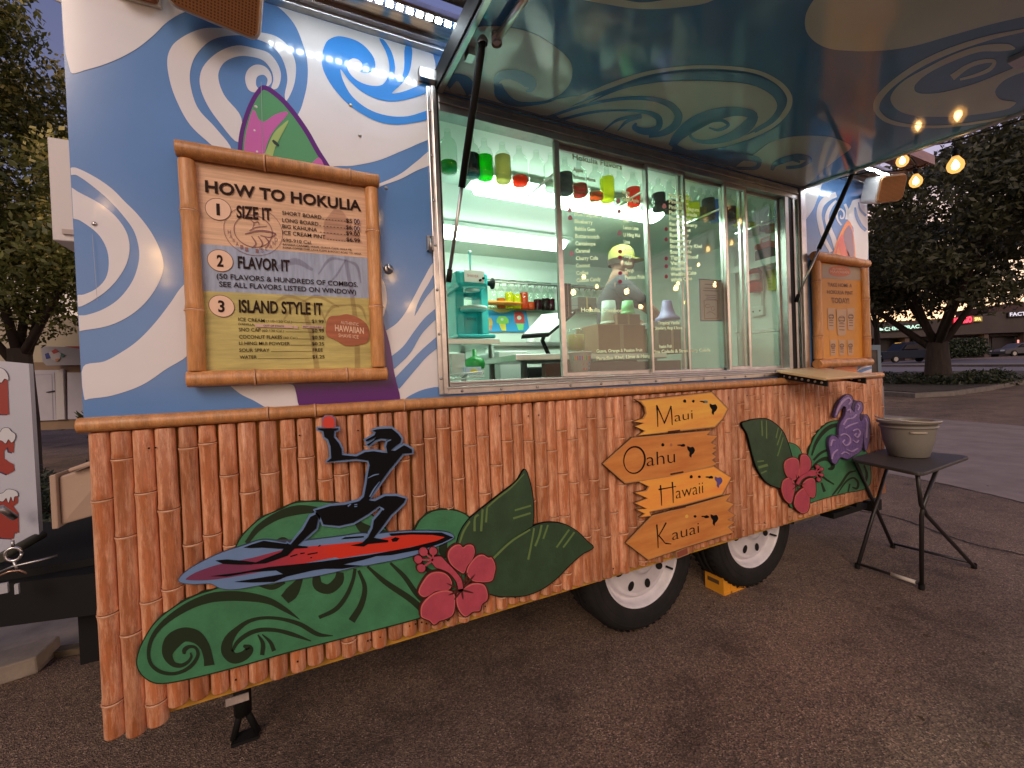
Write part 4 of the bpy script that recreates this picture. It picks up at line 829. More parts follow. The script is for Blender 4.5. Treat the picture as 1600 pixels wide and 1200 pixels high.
# surfer
tg = thing('surfer_sign', 'black silhouette of a surfer on a red board carrying a shave ice cup', 'sign', W(560, 800, YS-.02))
ys = YS-.012
boardp = z31([(288, 462), (300, 440), (330, 412), (400, 368), (520, 310), (640, 270), (770, 232), (900, 250)])+z32([(60, 975), (180, 955), (420, 925), (560, 905), (640, 912), (740, 900), (900, 888), (1100, 890), (1180, 908), (1196, 935), (1100, 985), (900, 1062), (700, 1105), (560, 1130)])+z31([(1350, 372), (1100, 430), (860, 470), (730, 492), (600, 512), (525, 505), (470, 480), (380, 482), (310, 476)])
plate(tg, 'halo_plate', boardp, ys, .012, M_halo, mat('halo_edge', (.04, .05, .08), .5, srgb=False), .8, 4)
fig = z32([(290, 193), (252, 182), (252, 174), (395, 174), (395, 182), (365, 193), (362, 235), (395, 275), (416, 318), (418, 360), (520, 370), (580, 340), (640, 333), (700, 343), (735, 345), (726, 300), (738, 262), (765, 250), (735, 248), (690, 244), (650, 258), (605, 296), (592, 288), (640, 256), (660, 232), (590, 266), (582, 256), (645, 222), (655, 200), (630, 190), (665, 180), (720, 176), (765, 176), (808, 212), (832, 245), (825, 275), (790, 300), (758, 328), (790, 330), (850, 292), (870, 300), (905, 322), (905, 345), (842, 350), (800, 402), (750, 462), (700, 530), (645, 610), (605, 675), (650, 680), (720, 645), (800, 645), (862, 663), (848, 692), (800, 740), (760, 775), (720, 830), (690, 870), (640, 935), (740, 952), (740, 965), (600, 978), (570, 996), (480, 988), (560, 970), (600, 930), (632, 870), (640, 815), (680, 770), (705, 735), (680, 712), (600, 770), (500, 830), (400, 852), (290, 842), (270, 790), (232, 745), (340, 714), (440, 706), (540, 680), (572, 650), (590, 560), (598, 500), (612, 430), (602, 398), (520, 386), (420, 395), (312, 408), (345, 382), (340, 300), (322, 250), (298, 235)])
leg = z32([(240, 770), (258, 790), (240, 870), (190, 915), (110, 990), (180, 995), (180, 1005), (90, 1010), (40, 1060)])+z31([(780, 365), (700, 370), (870, 300), (905, 250)])+z32([(60, 985), (150, 880), (200, 790)])
for p_ in (fig, leg): flat_into(MB(), offset(p_, 3.1), wall(ys+.0015), .010).build('halo_plate', M_halo, tg)
def two_tone(name, a, b, xa, xb):
    m = bpy.data.materials.new(name); m.use_nodes = True; nt = m.node_tree; bs = nt.nodes['Principled BSDF']; co = nt.nodes.new('ShaderNodeTexCoord'); sp = nt.nodes.new('ShaderNodeSeparateXYZ'); nt.links.new(co.outputs['Object'], sp.inputs[0])
    q = nt.nodes.new('ShaderNodeMapRange'); nt.links.new(sp.outputs[0], q.inputs[0]); q.inputs[1].default_value = xa; q.inputs[2].default_value = xb
    mx = nt.nodes.new('ShaderNodeMix'); mx.data_type = 'RGBA'; nt.links.new(q.outputs[0], mx.inputs[0]); mx.inputs['A'].default_value = (*a, 1); mx.inputs['B'].default_value = (*b, 1); nt.links.new(mx.outputs['Result'], bs.inputs['Base Color']); bs.inputs['Roughness'].default_value = .4; return m
L0 = W(560, 800, YS-.02)[0]
M_redb = two_tone('surfboard_red', (.17, .035, .085), (.62, .035, .015), W(380, 880)[0]-L0, W(520, 860)[0]-L0)
redb = z31([(328, 457), (350, 436), (400, 410), (520, 370), (700, 335), (900, 285), (1180, 255), (1350, 240)])+z32([(560, 975), (740, 930), (900, 912), (1050, 915), (1140, 930), (1060, 960), (960, 985), (760, 1025), (560, 1052), (400, 1078)])+z31([(1180, 330), (900, 385), (600, 440), (450, 460)])
flat_into(MB(), spline(redb, 3), wall(ys-.0012), .001).build('surfboard_deck', M_redb, tg)
mb = Multi()
for p_ in (z32([(745, 905), (900, 896), (1110, 898), (1192, 932), (1120, 968), (1000, 1010), (760, 1055), (660, 1062), (560, 1090), (430, 1120), (560, 1128), (420, 1150), (300, 1150)])+z31([(1050, 405), (900, 440), (830, 470), (700, 474), (600, 470), (740, 448), (880, 425), (840, 405), (700, 415), (560, 440), (465, 438), (640, 415), (800, 385), (1000, 365), (1180, 345)])+z32([(200, 1110), (400, 1082), (600, 1055), (900, 1000), (1080, 955), (1135, 930), (1050, 915), (900, 912), (760, 922)]),
           z31([(495, 348), (560, 342), (660, 350), (750, 362), (700, 372), (620, 372), (540, 368)]), z31([(655, 275), (700, 258), (770, 236), (870, 250), (930, 258), (1020, 270), (940, 278), (860, 282), (760, 275), (700, 278)]), z32([(412, 945), (440, 930), (570, 922), (572, 932), (480, 940)]),
           z32([(760, 945), (790, 930), (820, 938), (800, 960), (770, 962)])):
    flat_into(mb, p_, wall(ys-.0024))
for a, b in (((60, 1065), (110, 1050)), ((180, 1050), (250, 1038)), ((130, 1045), (160, 1040)), ((255, 995), (270, 985)), ((200, 1075), (210, 1070))): flat_into(mb, stroke(z32([(a[0], a[1], 8), (b[0], b[1], 8)])), wall(ys-.0024))
mb.build('surfboard_outline', M_ink, tg)
mb = Multi()
for p_ in (fig, leg): flat_into(mb, p_, wall(ys-.0036), .001)
mb.build('surfer_figure', M_ink, tg)
mb = Multi()
for s_ in ([(600, 520, 4), (640, 500, 8), (675, 492, 5)], [(735, 262, 10), (760, 255, 6)], [(690, 728, 14), (710, 740, 12)], [(505, 705, 6), (525, 702, 6)], [(505, 718, 6), (525, 716, 6)], [(680, 545, 4), (640, 600, 10), (612, 650, 8)], [(480, 700, 8), (460, 716, 10)]): flat_into(mb, stroke(z32(s_)), wall(ys-.0046))
mb.build('figure_highlight', M_halo, tg)
flat_into(MB(), offset(z32([(283, 168), (288, 110), (305, 92), (350, 92), (368, 110), (372, 168)]), 2.0), wall(ys+.001), .009).build('halo_plate', mat('cup_rim', (.22, .16, .25), .5, srgb=False), tg)
flat_into(MB(), spline(z32([(288, 165), (290, 112), (305, 94), (350, 94), (364, 112), (368, 165)]), 2), wall(ys-.0012), .001).build('cup', mat('cup_red', (.62, .05, .03), .4, srgb=False), tg)

# place name boards
def wood_sign(name_m, c, c2): return mat(name_m, c, .5, c2=c2, nscale=2.2, stretch=(.8, 1, 5), k=1.5 if c[0] > 200 else 1.2, bump=.1)
SG = [('Maui', 'amber arrow board lettered Maui, topmost of the stack of four arrow signs pointing right',
       [(320, 100), (540, 76), (770, 50), (870, 155), (840, 215), (790, 270), (540, 298), (308, 322), (350, 294), (288, 265), (345, 245), (280, 235), (340, 215), (357, 185), (350, 145), (325, 115), (288, 95)], (226, 160, 62), (190, 120, 55)),
      ('Oahu', 'brown arrow board lettered Oahu pointing left, second from the top of the stack',
       [(90, 500), (272, 336), (520, 312), (765, 290), (738, 318), (806, 325), (762, 368), (802, 386), (775, 402), (802, 412), (770, 435), (798, 455), (770, 475), (800, 500), (768, 515), (500, 580), (228, 622)], (172, 98, 44), (205, 140, 68)),
      ('Hawaii', 'amber arrow board lettered Hawaii, third from the top, with the large island painted purple',
       [(310, 610), (540, 560), (782, 514), (892, 585), (835, 692), (600, 755), (382, 800), (390, 826), (320, 832), (350, 812), (298, 785), (362, 780), (288, 745), (368, 715), (288, 680), (362, 665), (375, 642)], (228, 150, 58), (200, 118, 55)),
      ('Kauai', 'brown arrow board lettered Kauai pointing left, lowest of the four, with one yellow island',
       [(235, 995), (400, 822), (620, 765), (892, 688), (858, 732), (908, 750), (868, 790), (916, 822), (868, 850), (912, 862), (872, 895), (905, 928), (800, 960), (620, 1015), (372, 1100)], (168, 95, 42), (205, 142, 70))]
TX = {'Maui': ('M', [[(425, 132), (432, 268)], [(427, 140), (474, 248)], [(472, 246), (514, 136)], [(513, 138), (522, 256)]], 'aui', (537, 236), (650, 217), 62),
      'Oahu': ('O', None, 'ahu', (362, 516), (540, 490), 90),
      'Hawaii': ('H', [[(448, 632), (456, 760)], [(522, 612), (528, 742)], [(436, 660), (545, 640)]], 'awaii', (545, 718), (716, 680), 78),
      'Kauai': ('K', [[(425, 878), (434, 1026)], [(484, 866), (436, 950)], [(436, 946), (478, 996)], [(478, 996), (516, 1000)]], 'auai', (522, 978), (690, 930), 74)}
ISL = {'Maui': (600, 105, 780, 156), 'Oahu': (462, 378, 640, 422), 'Hawaii': (640, 578, 812, 612), 'Kauai': (612, 825, 786, 848)}
HOT = {'Maui': (3, (.10, .20, .22)), 'Oahu': (1, (.40, .14, .08)), 'Hawaii': (5, (.10, .07, .26)), 'Kauai': (0, (.75, .45, .08))}
for i, (nm, lab, out_, ca, cb) in enumerate(SG):
    y = YS-.012-.003*(i % 2)
    o0 = W(*z34([out_[0]])[0], y); tg = thing('arrow_sign', lab, 'sign', o0, 'arrow boards with island names')
    q = z34(out_)
    flat_into(MB(), offset(q, .9), wall(y+.004), .012).build('board_edge', mat('board_edge_dark', (.10, .045, .02), .6, srgb=False), tg)
    flat_into(MB(), q, wall(y), .006).build('board_rim', mat('board_rim', (.50, .25, .08), .5, srgb=False), tg)
    flat_into(MB(), offset(q, -1.6), wall(y-.0012), .001).build('board_face', wood_sign('board_'+nm.lower(), ca, cb), tg)
    ini, sts, rest, pl, pr, cap = TX[nm]; mb = MB(); fw = wall(y-.0026)
    if sts:
        for s_ in sts: flat_into(mb, stroke(z34([(s_[0][0], s_[0][1], 9), ((s_[0][0]+s_[1][0])/2+1.5, (s_[0][1]+s_[1][1])/2, 7), (s_[1][0], s_[1][1], 5)])), fw)
    else:
        flat_into(mb, stroke(z34([(285+66*math.cos(t)-14*math.sin(t)*.3, 475+83*math.sin(t), 5+6*abs(math.cos(t/2+.3))) for t in np.linspace(-1.5, 4.85, 22)]), 3), fw)
    mb.build('initial', M_ink, tg)
    text(rest, z34([pl])[0], z34([pr])[0], cap/4*.95, fw, M_ink, tg, bold=-.012)
    x0, y0, x1, y1 = ISL[nm]; dx = (x1-x0)
    blobs = [(0, 0, 11, 11), (.30, -.06*dx/180, 9, 9), (.60, 0, 16, 4), (.72, 2, 16, 9), (.66, 6, 6, 4), (1.0, 0, 24, 36)]
    for j, (u, v, rx, ry) in enumerate(blobs):
        bx, by = x0+dx*u, y0+(y1-y0)*(u if u > .9 else u*.05)+v+(0 if u > .9 else 2)
        if j == 5: pts = [(-24, -34), (-6, -26), (12, -30), (24, -8), (14, 12), (4, 20), (0, 38), (-12, 24), (-10, 4), (-22, -12)]
        else: pts = [(rx*math.cos(t)*rnd.uniform(.75, 1.15), ry*math.sin(t)*rnd.uniform(.75, 1.15)) for t in np.linspace(0, 5.6, 8)]
        hj, hc = HOT[nm]
        m_ = mat('island_'+nm.lower(), hc, .5, srgb=False) if j == hj else M_ink
        flat_into(MB(), spline(z34([(bx+a, by+b) for a, b in pts]), 2), fw).build('island', m_, tg)
for (a, b) in (((500, 299), (572, 290)), ((514, 564), (592, 550)), ((538, 781), (606, 767))):
    (pa, pb) = z34([a, b]); o_ = flat_into(MB(), [(pa[0], pa[1]-1.1), (pb[0], pb[1]-1.1), (pb[0], pb[1]+1.1), (pa[0], pa[1]+1.1)], wall(YS-.020), .004)
    tg = o_.build('joint_strip', M_brown, bpy.data.objects['arrow_sign'])
bx_ = z34([(552, 1052), (615, 1025), (620, 1060), (556, 1086)])
tg = thing('wooden_block', 'small reddish wooden block with pale border fixed below the lowest arrow sign', 'block', W(*bx_[0], YS))
flat_into(MB(), offset(bx_, 1.6), wall(YS-.006), .02).build('border', mat('block_border', (.42, .22, .10), .6, srgb=False), tg); flat_into(MB(), bx_, wall(YS-.0075), .001).build('inset', mat('block_inset', (.24, .06, .03), .6, srgb=False), tg)

# ============================================================ MENU BOARDS
tg = thing('menu_board', 'large bamboo framed price board lettered HOW TO HOKULIA left of the window', 'menu board', W(440, 420, -.03))
ym = -.022; z6 = lambda p: zz(270, 210, 2.926, p); wm = wall(ym-.001)
x0, x1, zb, ztp = -.30, .262, 1.375, 2.075
MB().box((x0, ym, zb), (x1, -.004, ztp)).build('panel', mat('panel_grey', (.3, .25, .2), .6, srgb=False), tg)
def wp(x, y): return W(x, y, ym-.001)
za_, zb_, zc_ = wp(*z6([(500, 533)])[0])[2], wp(*z6([(500, 733)])[0])[2], 0
za_ = wp(*z6([(130, 500)])[0])[2]; zb_ = wp(*z6([(140, 716)])[0])[2]
M_pt = mat('print_tan', (.74, .48, .30), .5, srgb=False, noise=.28, nscale=4, stretch=(1, 1, 22)); M_pb = mat('print_sky_blue', (.34, .41, .54), .5, srgb=False, noise=.22, nscale=5, stretch=(14, 1, 1.5)); M_pg = mat('print_olive', (.54, .47, .15), .5, srgb=False, noise=.28, nscale=4, stretch=(1.5, 1, 12))
e = .0012
MB().quad((x0, ym-e, za_), (x1, ym-e, za_), (x1, ym-e, ztp), (x0, ym-e, ztp)).build('print_band', M_pt, tg)
MB().quad((x0, ym-e, zb_), (x1, ym-e, zb_), (x1, ym-e, za_), (x0, ym-e, za_)).build('print_band', M_pb, tg)
MB().quad((x0, ym-e, zb), (x1, ym-e, zb), (x1, ym-e, zb_), (x0, ym-e, zb_)).build('print_band', M_pg, tg)
# faint palms, mountain and round stamp
wq = wall(ym-.0022); wr = wall(ym-.0032); wt_ = wall(ym-.0044)
M_shade = glass_mat('print_shade', (.84, .80, .82), 0, 1.); M_stamp = mat('stamp_ink', (.26, .11, .11), .5, srgb=False)
mb = Multi(); flat_into(mb, z6([(690, 400), (740, 335), (775, 350), (830, 430), (870, 500), (690, 480)]), wq)
for s_ in ([(660, 1080, 26), (640, 940, 22), (610, 830, 20), (600, 760, 16)], [(845, 1075, 26), (840, 900, 24), (820, 740, 20), (790, 570, 16)], [(790, 575, 6), (720, 570, 14), (665, 640, 6)], [(790, 575, 6), (840, 600, 14), (860, 680, 5)], [(790, 575, 6), (750, 640, 10), (700, 700, 4)],
           [(600, 760, 6), (520, 740, 16), (440, 790, 5)], [(600, 760, 6), (660, 740, 16), (760, 790, 5)], [(600, 760, 6), (540, 800, 12), (500, 860, 4)], [(600, 760, 6), (670, 800, 12), (700, 860, 4)], [(800, 780, 6), (730, 790, 14), (690, 850, 4)], [(800, 780, 6), (860, 790, 14), (885, 850, 4)], [(480, 610, 20), (560, 580, 30), (640, 620, 12)]):
    flat_into(mb, stroke(z6(s_)), wq)
mb.build('print_shading', M_shade, tg)
mb = Multi()
def ringpx(cx, cy, rx, ry, w, n=40): return stroke([(cx+rx*math.cos(t), cy+ry*math.sin(t)+.12*rx*math.cos(t), w) for t in np.linspace(0, 2*math.pi, n)], 1)
for s_ in (ringpx(395.5, 361, 46, 38, .8), ringpx(395.5, 361, 30, 25, 1.2)): flat_into(mb, s_, wr)
for s_ in ([(330, 455, 5), (400, 440, 9), (470, 455, 7), (445, 470, 5), (400, 462, 3)], [(360, 465, 4), (380, 500, 7), (360, 520, 2)], [(390, 465, 4), (410, 500, 7), (395, 525, 2)], [(420, 468, 4), (440, 495, 7), (425, 520, 2)], [(350, 440, 3), (380, 425, 4), (430, 420, 3)], [(365, 430, 3), (370, 405, 4), (355, 390, 3)], [(370, 402, 3), (390, 400, 5), (395, 415, 2)]): flat_into(mb, stroke(z6(s_)), wr)
mb.build('print_stamp', M_stamp, tg)
for j, ch in enumerate('HAWAII ISLAND'):
    t = math.radians(168-j*12.5); cx, cy = 395.5+38*math.cos(t), 361+31.5*math.sin(t)+4.5*math.cos(t)
    if ch != ' ': text(ch, (cx-2.2, cy+2), (cx+2.2, cy+2.6), 6, wr, M_stamp, tg, key='st')
M_dk = mat('print_brown_black', (.026, .011, .008), .6, srgb=False, spec=.15)
for nx_, (cx, cy) in (('1', (207, 342)), ('2', (217, 577)), ('3', (223, 785))):
    c_ = z6([(cx, cy)])[0]; mb = MB(); flat_into(mb, [(c_[0]+20.6*math.cos(t), c_[1]+17.4*math.sin(t)+2.6*math.cos(t)) for t in np.linspace(0, 6.283, 33)[:-1]], wr); mb.build('print_ring', mat('ring_brown', (.16, .07, .04), .5, srgb=False), tg)
    mb = Multi(); flat_into(mb, [(c_[0]+19.6*math.cos(t), c_[1]+16.4*math.sin(t)+2.5*math.cos(t)) for t in np.linspace(0, 6.283, 33)[:-1]], wall(ym-.0042)); mb.build('print_disc', mat('disc_cream', (.82, .56, .40), .5, srgb=False), tg)
    text(nx_, z6([(cx-(7 if nx_ == '1' else 15), cy+25)])[0], z6([(cx+(9 if nx_ == '1' else 15), cy+27)])[0], 17, wall(ym-.0052), M_dk, tg, bold=.03)
LN = [('HOW TO HOKULIA', (148, 262), (862, 350), 52, .03), ('SIZE IT', (292, 380), (452, 392), 54, .028), ('FLAVOR IT', (298, 610), (536, 626), 52, .026), ('ISLAND STYLE IT', (303, 812), (686, 824), 55, .026),
      ('SHORT BOARD', (500, 366), (680, 387), 17, .01), ('LONG BOARD', (500, 399), (666, 418), 17, .01), ('BIG KAHUNA', (501, 428), (660, 445), 17, .01), ('ICE CREAM PINT', (502, 457), (698, 478), 18, .01), ('690-910 Cal.', (503, 490), (636, 502), 15, .005),
      ('BANANA CARAMEL WAVE, GUAVA CAKE, HULA PIE,', (503, 506), (820, 532), 8, .01), ('KONA COFFEE CHIP, LAVA FLOW & ROCKY ROAD TO HANA', (503, 520), (862, 550), 8, .01),
      ('........', (684, 388), (790, 398), 17, 0), ('........', (670, 419), (790, 430), 17, 0), ('........', (672, 448), (790, 460), 17, 0), ('.......', (706, 480), (790, 490), 17, 0),
      ('$5', (792, 402), (820, 405), 18, .01), ('$6.', (792, 432), (824, 435), 18, .01), ('$9.00', (792, 459), (856, 466), 18, .01), ('$6.99', (794, 488), (856, 495), 18, .01),
      ('(50 FLAVORS & HUNDREDS OF COMBOS.', (200, 658), (846, 697), 23, .012), ('SEE ALL FLAVORS LISTED ON WINDOW)', (212, 695), (838, 731), 23, .012),
      ('ICE CREAM', (300, 852), (420, 859), 15, .01), ('(110-120 Cal.)', (428, 858), (545, 862), 11, .0), ('$1.99', (636, 862), (690, 864), 16, .01), ('(VANILLA,', (300, 870), (375, 874), 9, .01),
      ('SNO CAP', (302, 900), (402, 902), 16, .01), ('(60-130 Cal.)', (408, 902), (508, 904), 11, .0), ('$0.99', (636, 905), (692, 906), 16, .01), ('COCONUT FLAKES', (303, 933), (500, 935), 16, .01), ('(60 Cal.)', (506, 935), (570, 936), 11, 0.), ('$0.50', (636, 936), (692, 937), 16, .01),
      ('LI HING MUI POWDER', (303, 962), (536, 964), 15, .01), ('$0.25', (636, 964), (692, 965), 15, .01), ('SOUR SPRAY', (304, 994), (442, 994), 15, .01), ('FREE', (640, 993), (686, 993), 15, .01), ('WATER', (306, 1026), (384, 1025), 15, .01), ('$1.25', (638, 1024), (694, 1024), 15, .01)]
for b_, pl, pr, cap, bo_ in LN: text(b_, z6([pl])[0], z6([pr])[0], cap/2.926, wt_, M_dk, tg, bold=bo_)
mb = Multi()
for (a, b) in (((545, 858), (634, 861)), ((516, 902), (634, 903)), ((572, 935), (634, 935)), ((538, 963), (634, 963)), ((448, 993), (636, 991)), ((388, 1025), (636, 1023))): flat_into(mb, stroke(z6([(a[0], a[1], 1.6), (b[0], b[1], 1.6)]), 1), wt_)
mb.build('print_rule', M_dk, tg)
M_tape = mat('white_tape', (.62, .42, .36), .5, srgb=False)
mb = Multi()
for q in ([(376, 866), (548, 872), (548, 886), (376, 880)], [(552, 875), (572, 876), (572, 888), (552, 887)], [(590, 872), (686, 875), (686, 888), (590, 884)], [(824, 382), (858, 386), (858, 413), (824, 409)], [(824, 415), (858, 419), (858, 444), (824, 441)]): flat_into(mb, z6(q), wall(ym-.0054))
mb.build('tape_patch', M_tape, tg)
for b_, pl, pr, cap, bo_ in (('OUT OF STOCK', (415, 878), (510, 881), 8, 0), ('NOT AVAILABLE', (596, 882), (680, 885), 7, 0), ('00', (828, 408), (855, 411), 22, .012), ('00', (828, 440), (855, 443), 22, .012)): text(b_, z6([pl])[0], z6([pr])[0], cap/2.926, wall(ym-.0064), M_dk, tg, bold=bo_)
mb = Multi(); flat_into(mb, spline(z6([(700, 880), (715, 835), (760, 828), (800, 822), (860, 845), (893, 880), (893, 945), (850, 962), (790, 965), (745, 940), (705, 920)]), 4), wall(ym-.0050)); mb.build('print_badge', mat('badge_brown', (.40, .12, .05), .5, srgb=False, noise=.3, nscale=6, stretch=(1, 1, 12)), tg)
M_cream = mat('print_cream', (.80, .55, .38), .5, srgb=False)
for b_, pl, pr, cap, bo_ in (('AUTHENTIC', (768, 866), (850, 876), 14, .005), ('HAWAIIAN', (742, 898), (874, 912), 28, .02), ('SHAVE ICE', (758, 926), (850, 934), 16, .005)): text(b_, z6([pl])[0], z6([pr])[0], cap/2.926, wall(ym-.0060), M_cream, tg, bold=bo_)
# frame culms
def frame(tg, x0, x1, z0, z1, r, seed, proud=-.032):
    rs = random.Random(seed)
    for (a, b) in (((x0, proud, z0+r), (x0, proud, z1-r*1.2)), ((x1, proud, z0+r), (x1, proud, z1-r*1.2))): culm(MB(), a, b, r, sorted(((rs.uniform(.2, .35)), rs.uniform(.65, .8))), 14, .0015, rs.randint(0, 99)).build('frame_culm', [M_bamy, M_node, M_nodd], tg)
    for z in (z0, z1): culm(MB(), (x0-r*1.05, proud-.006, z), (x1+r*1.1, proud-.006, z), r*1.05, sorted(((rs.uniform(.3, .45)), rs.uniform(.7, .85))), 14, .0012, rs.randint(0, 99)).build('frame_culm', [M_bamy, M_node, M_nodd], tg)
frame(tg, -.283, .245, 1.385, 2.068, .0235, 5)
# second board
tg = thing('menu_board', 'narrow orange bamboo framed board lettered TAKE HOME A HOKULIA PINT TODAY at the rear end', 'menu board', W(1315, 490, -.03))
frame(tg, 2.945, 3.52, 1.365, 2.045, .028, 8)
z8 = lambda p: zz(1250, 380, 5.215, p)
MB().box((2.95, ym, 1.37), (3.515, -.004, 2.04)).build('panel', mat('print_orange_yellow', (.70, .30, .04), .5, srgb=False, noise=.12, nscale=4), tg)
mb = Multi(); flat_into(mb, z8([(180, 170), (492, 190), (495, 305), (180, 285)]), wall(ym-.001)); mb.build('print_band', mat('print_grey_tan', (.42, .32, .22), .5, srgb=False), tg)
mb = Multi(); flat_into(mb, spline(z8([(250, 195), (320, 185), (390, 200), (412, 240), (380, 265), (310, 272), (250, 255), (235, 225)]), 4), wall(ym-.002)); mb.build('print_badge', mat('badge_red', (.60, .16, .06), .5, srgb=False), tg)
M_bt = mat('print_brown', (.20, .09, .04), .5, srgb=False)
for b_, pl, pr, cap, bo_ in (('TAKE HOME A', (228, 352), (424, 360), 30, .01), ('HOKULIA PINT', (224, 412), (432, 420), 30, .01), ('TODAY!', (258, 486), (402, 490), 42, .025)): text(b_, z8([pl])[0], z8([pr])[0], cap/5.215, wall(ym-.002), M_bt, tg, bold=bo_)
for b_, pl, pr, cap, bo_ in (('AUTHENTIC', (265, 215), (385, 222), 16, .0), ('HAWAIIAN', (250, 240), (400, 248), 20, .01)): text(b_, z8([pl])[0], z8([pr])[0], cap/5.215, wall(ym-.003), M_cream, tg, bold=bo_)
for (cx, cy, w, h) in ((255, 620, 62, 180), (415, 620, 62, 180), (340, 645, 82, 215), (270, 852, 52, 130), (342, 850, 50, 125), (412, 850, 50, 125)):
    mb = Multi(); flat_into(mb, z8([(cx-w/2, cy-h/2), (cx+w/2, cy-h/2), (cx+w*.42, cy+h*.42), (cx+w*.3, cy+h/2), (cx-w*.3, cy+h/2), (cx-w*.42, cy+h*.42)]), wall(ym-.002-.001*(w > 70))); mb.build('print_cup', mat('print_cup_mat', (.58, .36, .20), .5, srgb=False), tg)
    mb = Multi(); y9 = ym-.003-.001*(w > 70)
    flat_into(mb, stroke(z8([(cx+w*.32*math.cos(t), cy-h*.12+w*.32*math.sin(t), 5) for t in np.linspace(0, 6.28, 12)]), 1), wall(y9))
    for k in (-.18, -.08, .05, .15, .28): flat_into(mb, stroke(z8([(cx-w*.25, cy+h*k, 6), (cx+w*.28, cy+h*k+2, 6)]), 1), wall(y9))
    mb.build('print_cup_detail', M_bt, tg)
# ============================================================ SPEAKERS, BULBS
M_grille = mat('speaker_grille', (.42, .19, .07), .45, .3, srgb=False, noise=.15, nscale=4)  # one plain grille colour shared by both speakers
M_spkw = mat('speaker_white', (.66, .62, .58), .4, srgb=False)
def speaker(label, c, w, h, d, rz, ry=0., rx=0.):
    tg = thing('speaker', label, 'speaker', c, 'small outdoor speakers under the eave')
    Rm = Matrix.Rotation(rz, 3, 'Z') @ Matrix.Rotation(rx, 3, 'X') @ Matrix.Rotation(ry, 3, 'Y')
    def shp(y0, y1, s, rr):
        pts = []
        for cx, cz, a0 in ((w/2-rr, h/2-rr, 0), (-w/2+rr, h/2-rr, 90), (-w/2+rr, -h/2+rr, 180), (w/2-rr, -h/2+rr, 270)):
            for k in range(5): t = math.radians(a0+k*22.5); pts.append((cx+rr*math.cos(t), cz+rr*math.sin(t)))
        vs = [Vector((a*s, y0, b*s)) for a, b in pts]+[Vector((a*s, y1, b*s)) for a, b in pts]; n = len(pts)
        return [tuple(Rm@v+Vector(c)) for v in vs], [(i, (i+1) % n, n+(i+1) % n, n+i) for i in range(n)]+[tuple(range(n))[::-1], tuple(range(n, 2*n))]
    v, f = shp(-d/2, d/2, 1, .03); MB().add(v, f).build('speaker_body', M_spkw, tg, bevel=.004)
    v, f = shp(-d/2-.012, -d/2-.0005, .93, .03); MB().add(v, f).build('grille', M_grille, tg, bevel=.004)
    m = MB()
    for i in range(-12, 13):
        for j in range(-9, 10):
            a, b = i*w*.88/25, j*h*.86/19
            p = Rm@Vector((a, -d/2-.0135, b))+Vector(c); q = .0022; u = Rm@Vector((q, 0, 0)); v_ = Rm@Vector((0, 0, q))
            m.quad(p-u-v_, p+u-v_, p+u+v_, p-u+v_)
    o = m.build('grille_hole', mat('hole_dark', (.10, .04, .015), .7, srgb=False), tg); o['kind'] = 'stuff'
    b = MB(); b.tube([Rm@Vector((0, d/2, 0))+Vector(c), (c[0], -.002, c[2])], .012); b.build('bracket', M_alud, tg)
c = W(338, 8, -.12)
speaker('tan mesh fronted speaker mounted high on the wall above the large price board', (c[0]+.0, -.11, c[2]+.055), .235, .17, .07, math.radians(4), math.radians(6), math.radians(38))
c = W(1377, 300, -.10)
speaker('white speaker with orange lit grille at the rear end behind the gas strut', (c[0]-.05, -.13, c[2]), .19, .17, .12, math.radians(-22), math.radians(-6), math.radians(22))
tg = thing('marker_lamp', 'amber lamp cover cut by the top edge above the front end of the trailer', 'lamp', W(212, -14, -.05))
p = W(212, -6, -.03); MB().box((p[0]-.05, -.06, p[2]+.005), (p[0]+.05, -.002, p[2]+.08)).build('lamp_cover', mat('amber_cover', (.36, .13, .05), .4, srgb=False), tg, bevel=.012)
MB().box((p[0]-.055, -.012, p[2]+.0), (p[0]+.055, -.001, p[2]+.09)).build('lamp_base', M_spkw, tg, bevel=.003)

M_bulb = emis('bulb_glow', (1., .58, .22), 45.)
def glow_glass():
    m = bpy.data.materials.new('glowing_glass'); m.use_nodes = True; nt = m.node_tree; nt.nodes.clear(); o = nt.nodes.new('ShaderNodeOutputMaterial'); t = nt.nodes.new('ShaderNodeBsdfTransparent'); e = nt.nodes.new('ShaderNodeEmission'); e.inputs[0].default_value = (1, .47, .13, 1); e.inputs[1].default_value = 1.7
    t.inputs[0].default_value = (1, .9, .75, 1); mx = nt.nodes.new('ShaderNodeMixShader'); mx.inputs[0].default_value = .5; nt.links.new(t.outputs[0], mx.inputs[1]); nt.links.new(e.outputs[0], mx.inputs[2]); nt.links.new(mx.outputs[0], o.inputs[0]); return m
M_glowg = glow_glass()
M_fil = emis('filament', (1., .68, .32), 25.)
M_gl = glass_mat('bulb_glass', (1, .93, .8), .8, .95)
def bulb(p, top, k=1., label=None, glow=False):
    tg = thing('light_bulb', label, 'light bulb', p, 'string lights around the trailer')
    x, y, z = p; b = MB(); b.lathe([(.001, -.042*k), (.018*k, -.038*k), (.031*k, -.024*k), (.036*k, -.004*k), (.033*k, .014*k), (.022*k, .032*k), (.014*k, .046*k)], p, 16)
    b.build('glass_bulb', M_bulb if glow else M_glowg, tg)
    if not glow: MB().lathe([(.001, -.025*k), (.014*k, -.016*k), (.016*k, .0), (.010*k, .016*k), (.001, .03*k)], p, 10).build('filament', M_fil, tg)
    MB().lathe([(.015*k, .045*k), (.016*k, .075*k), (.006*k, .085*k)], p, 10).build('socket', M_black, tg)
    if top is not None: MB().tube([(x, y, z+.08*k), top], .003).build('cord', M_black, tg)
    return tg
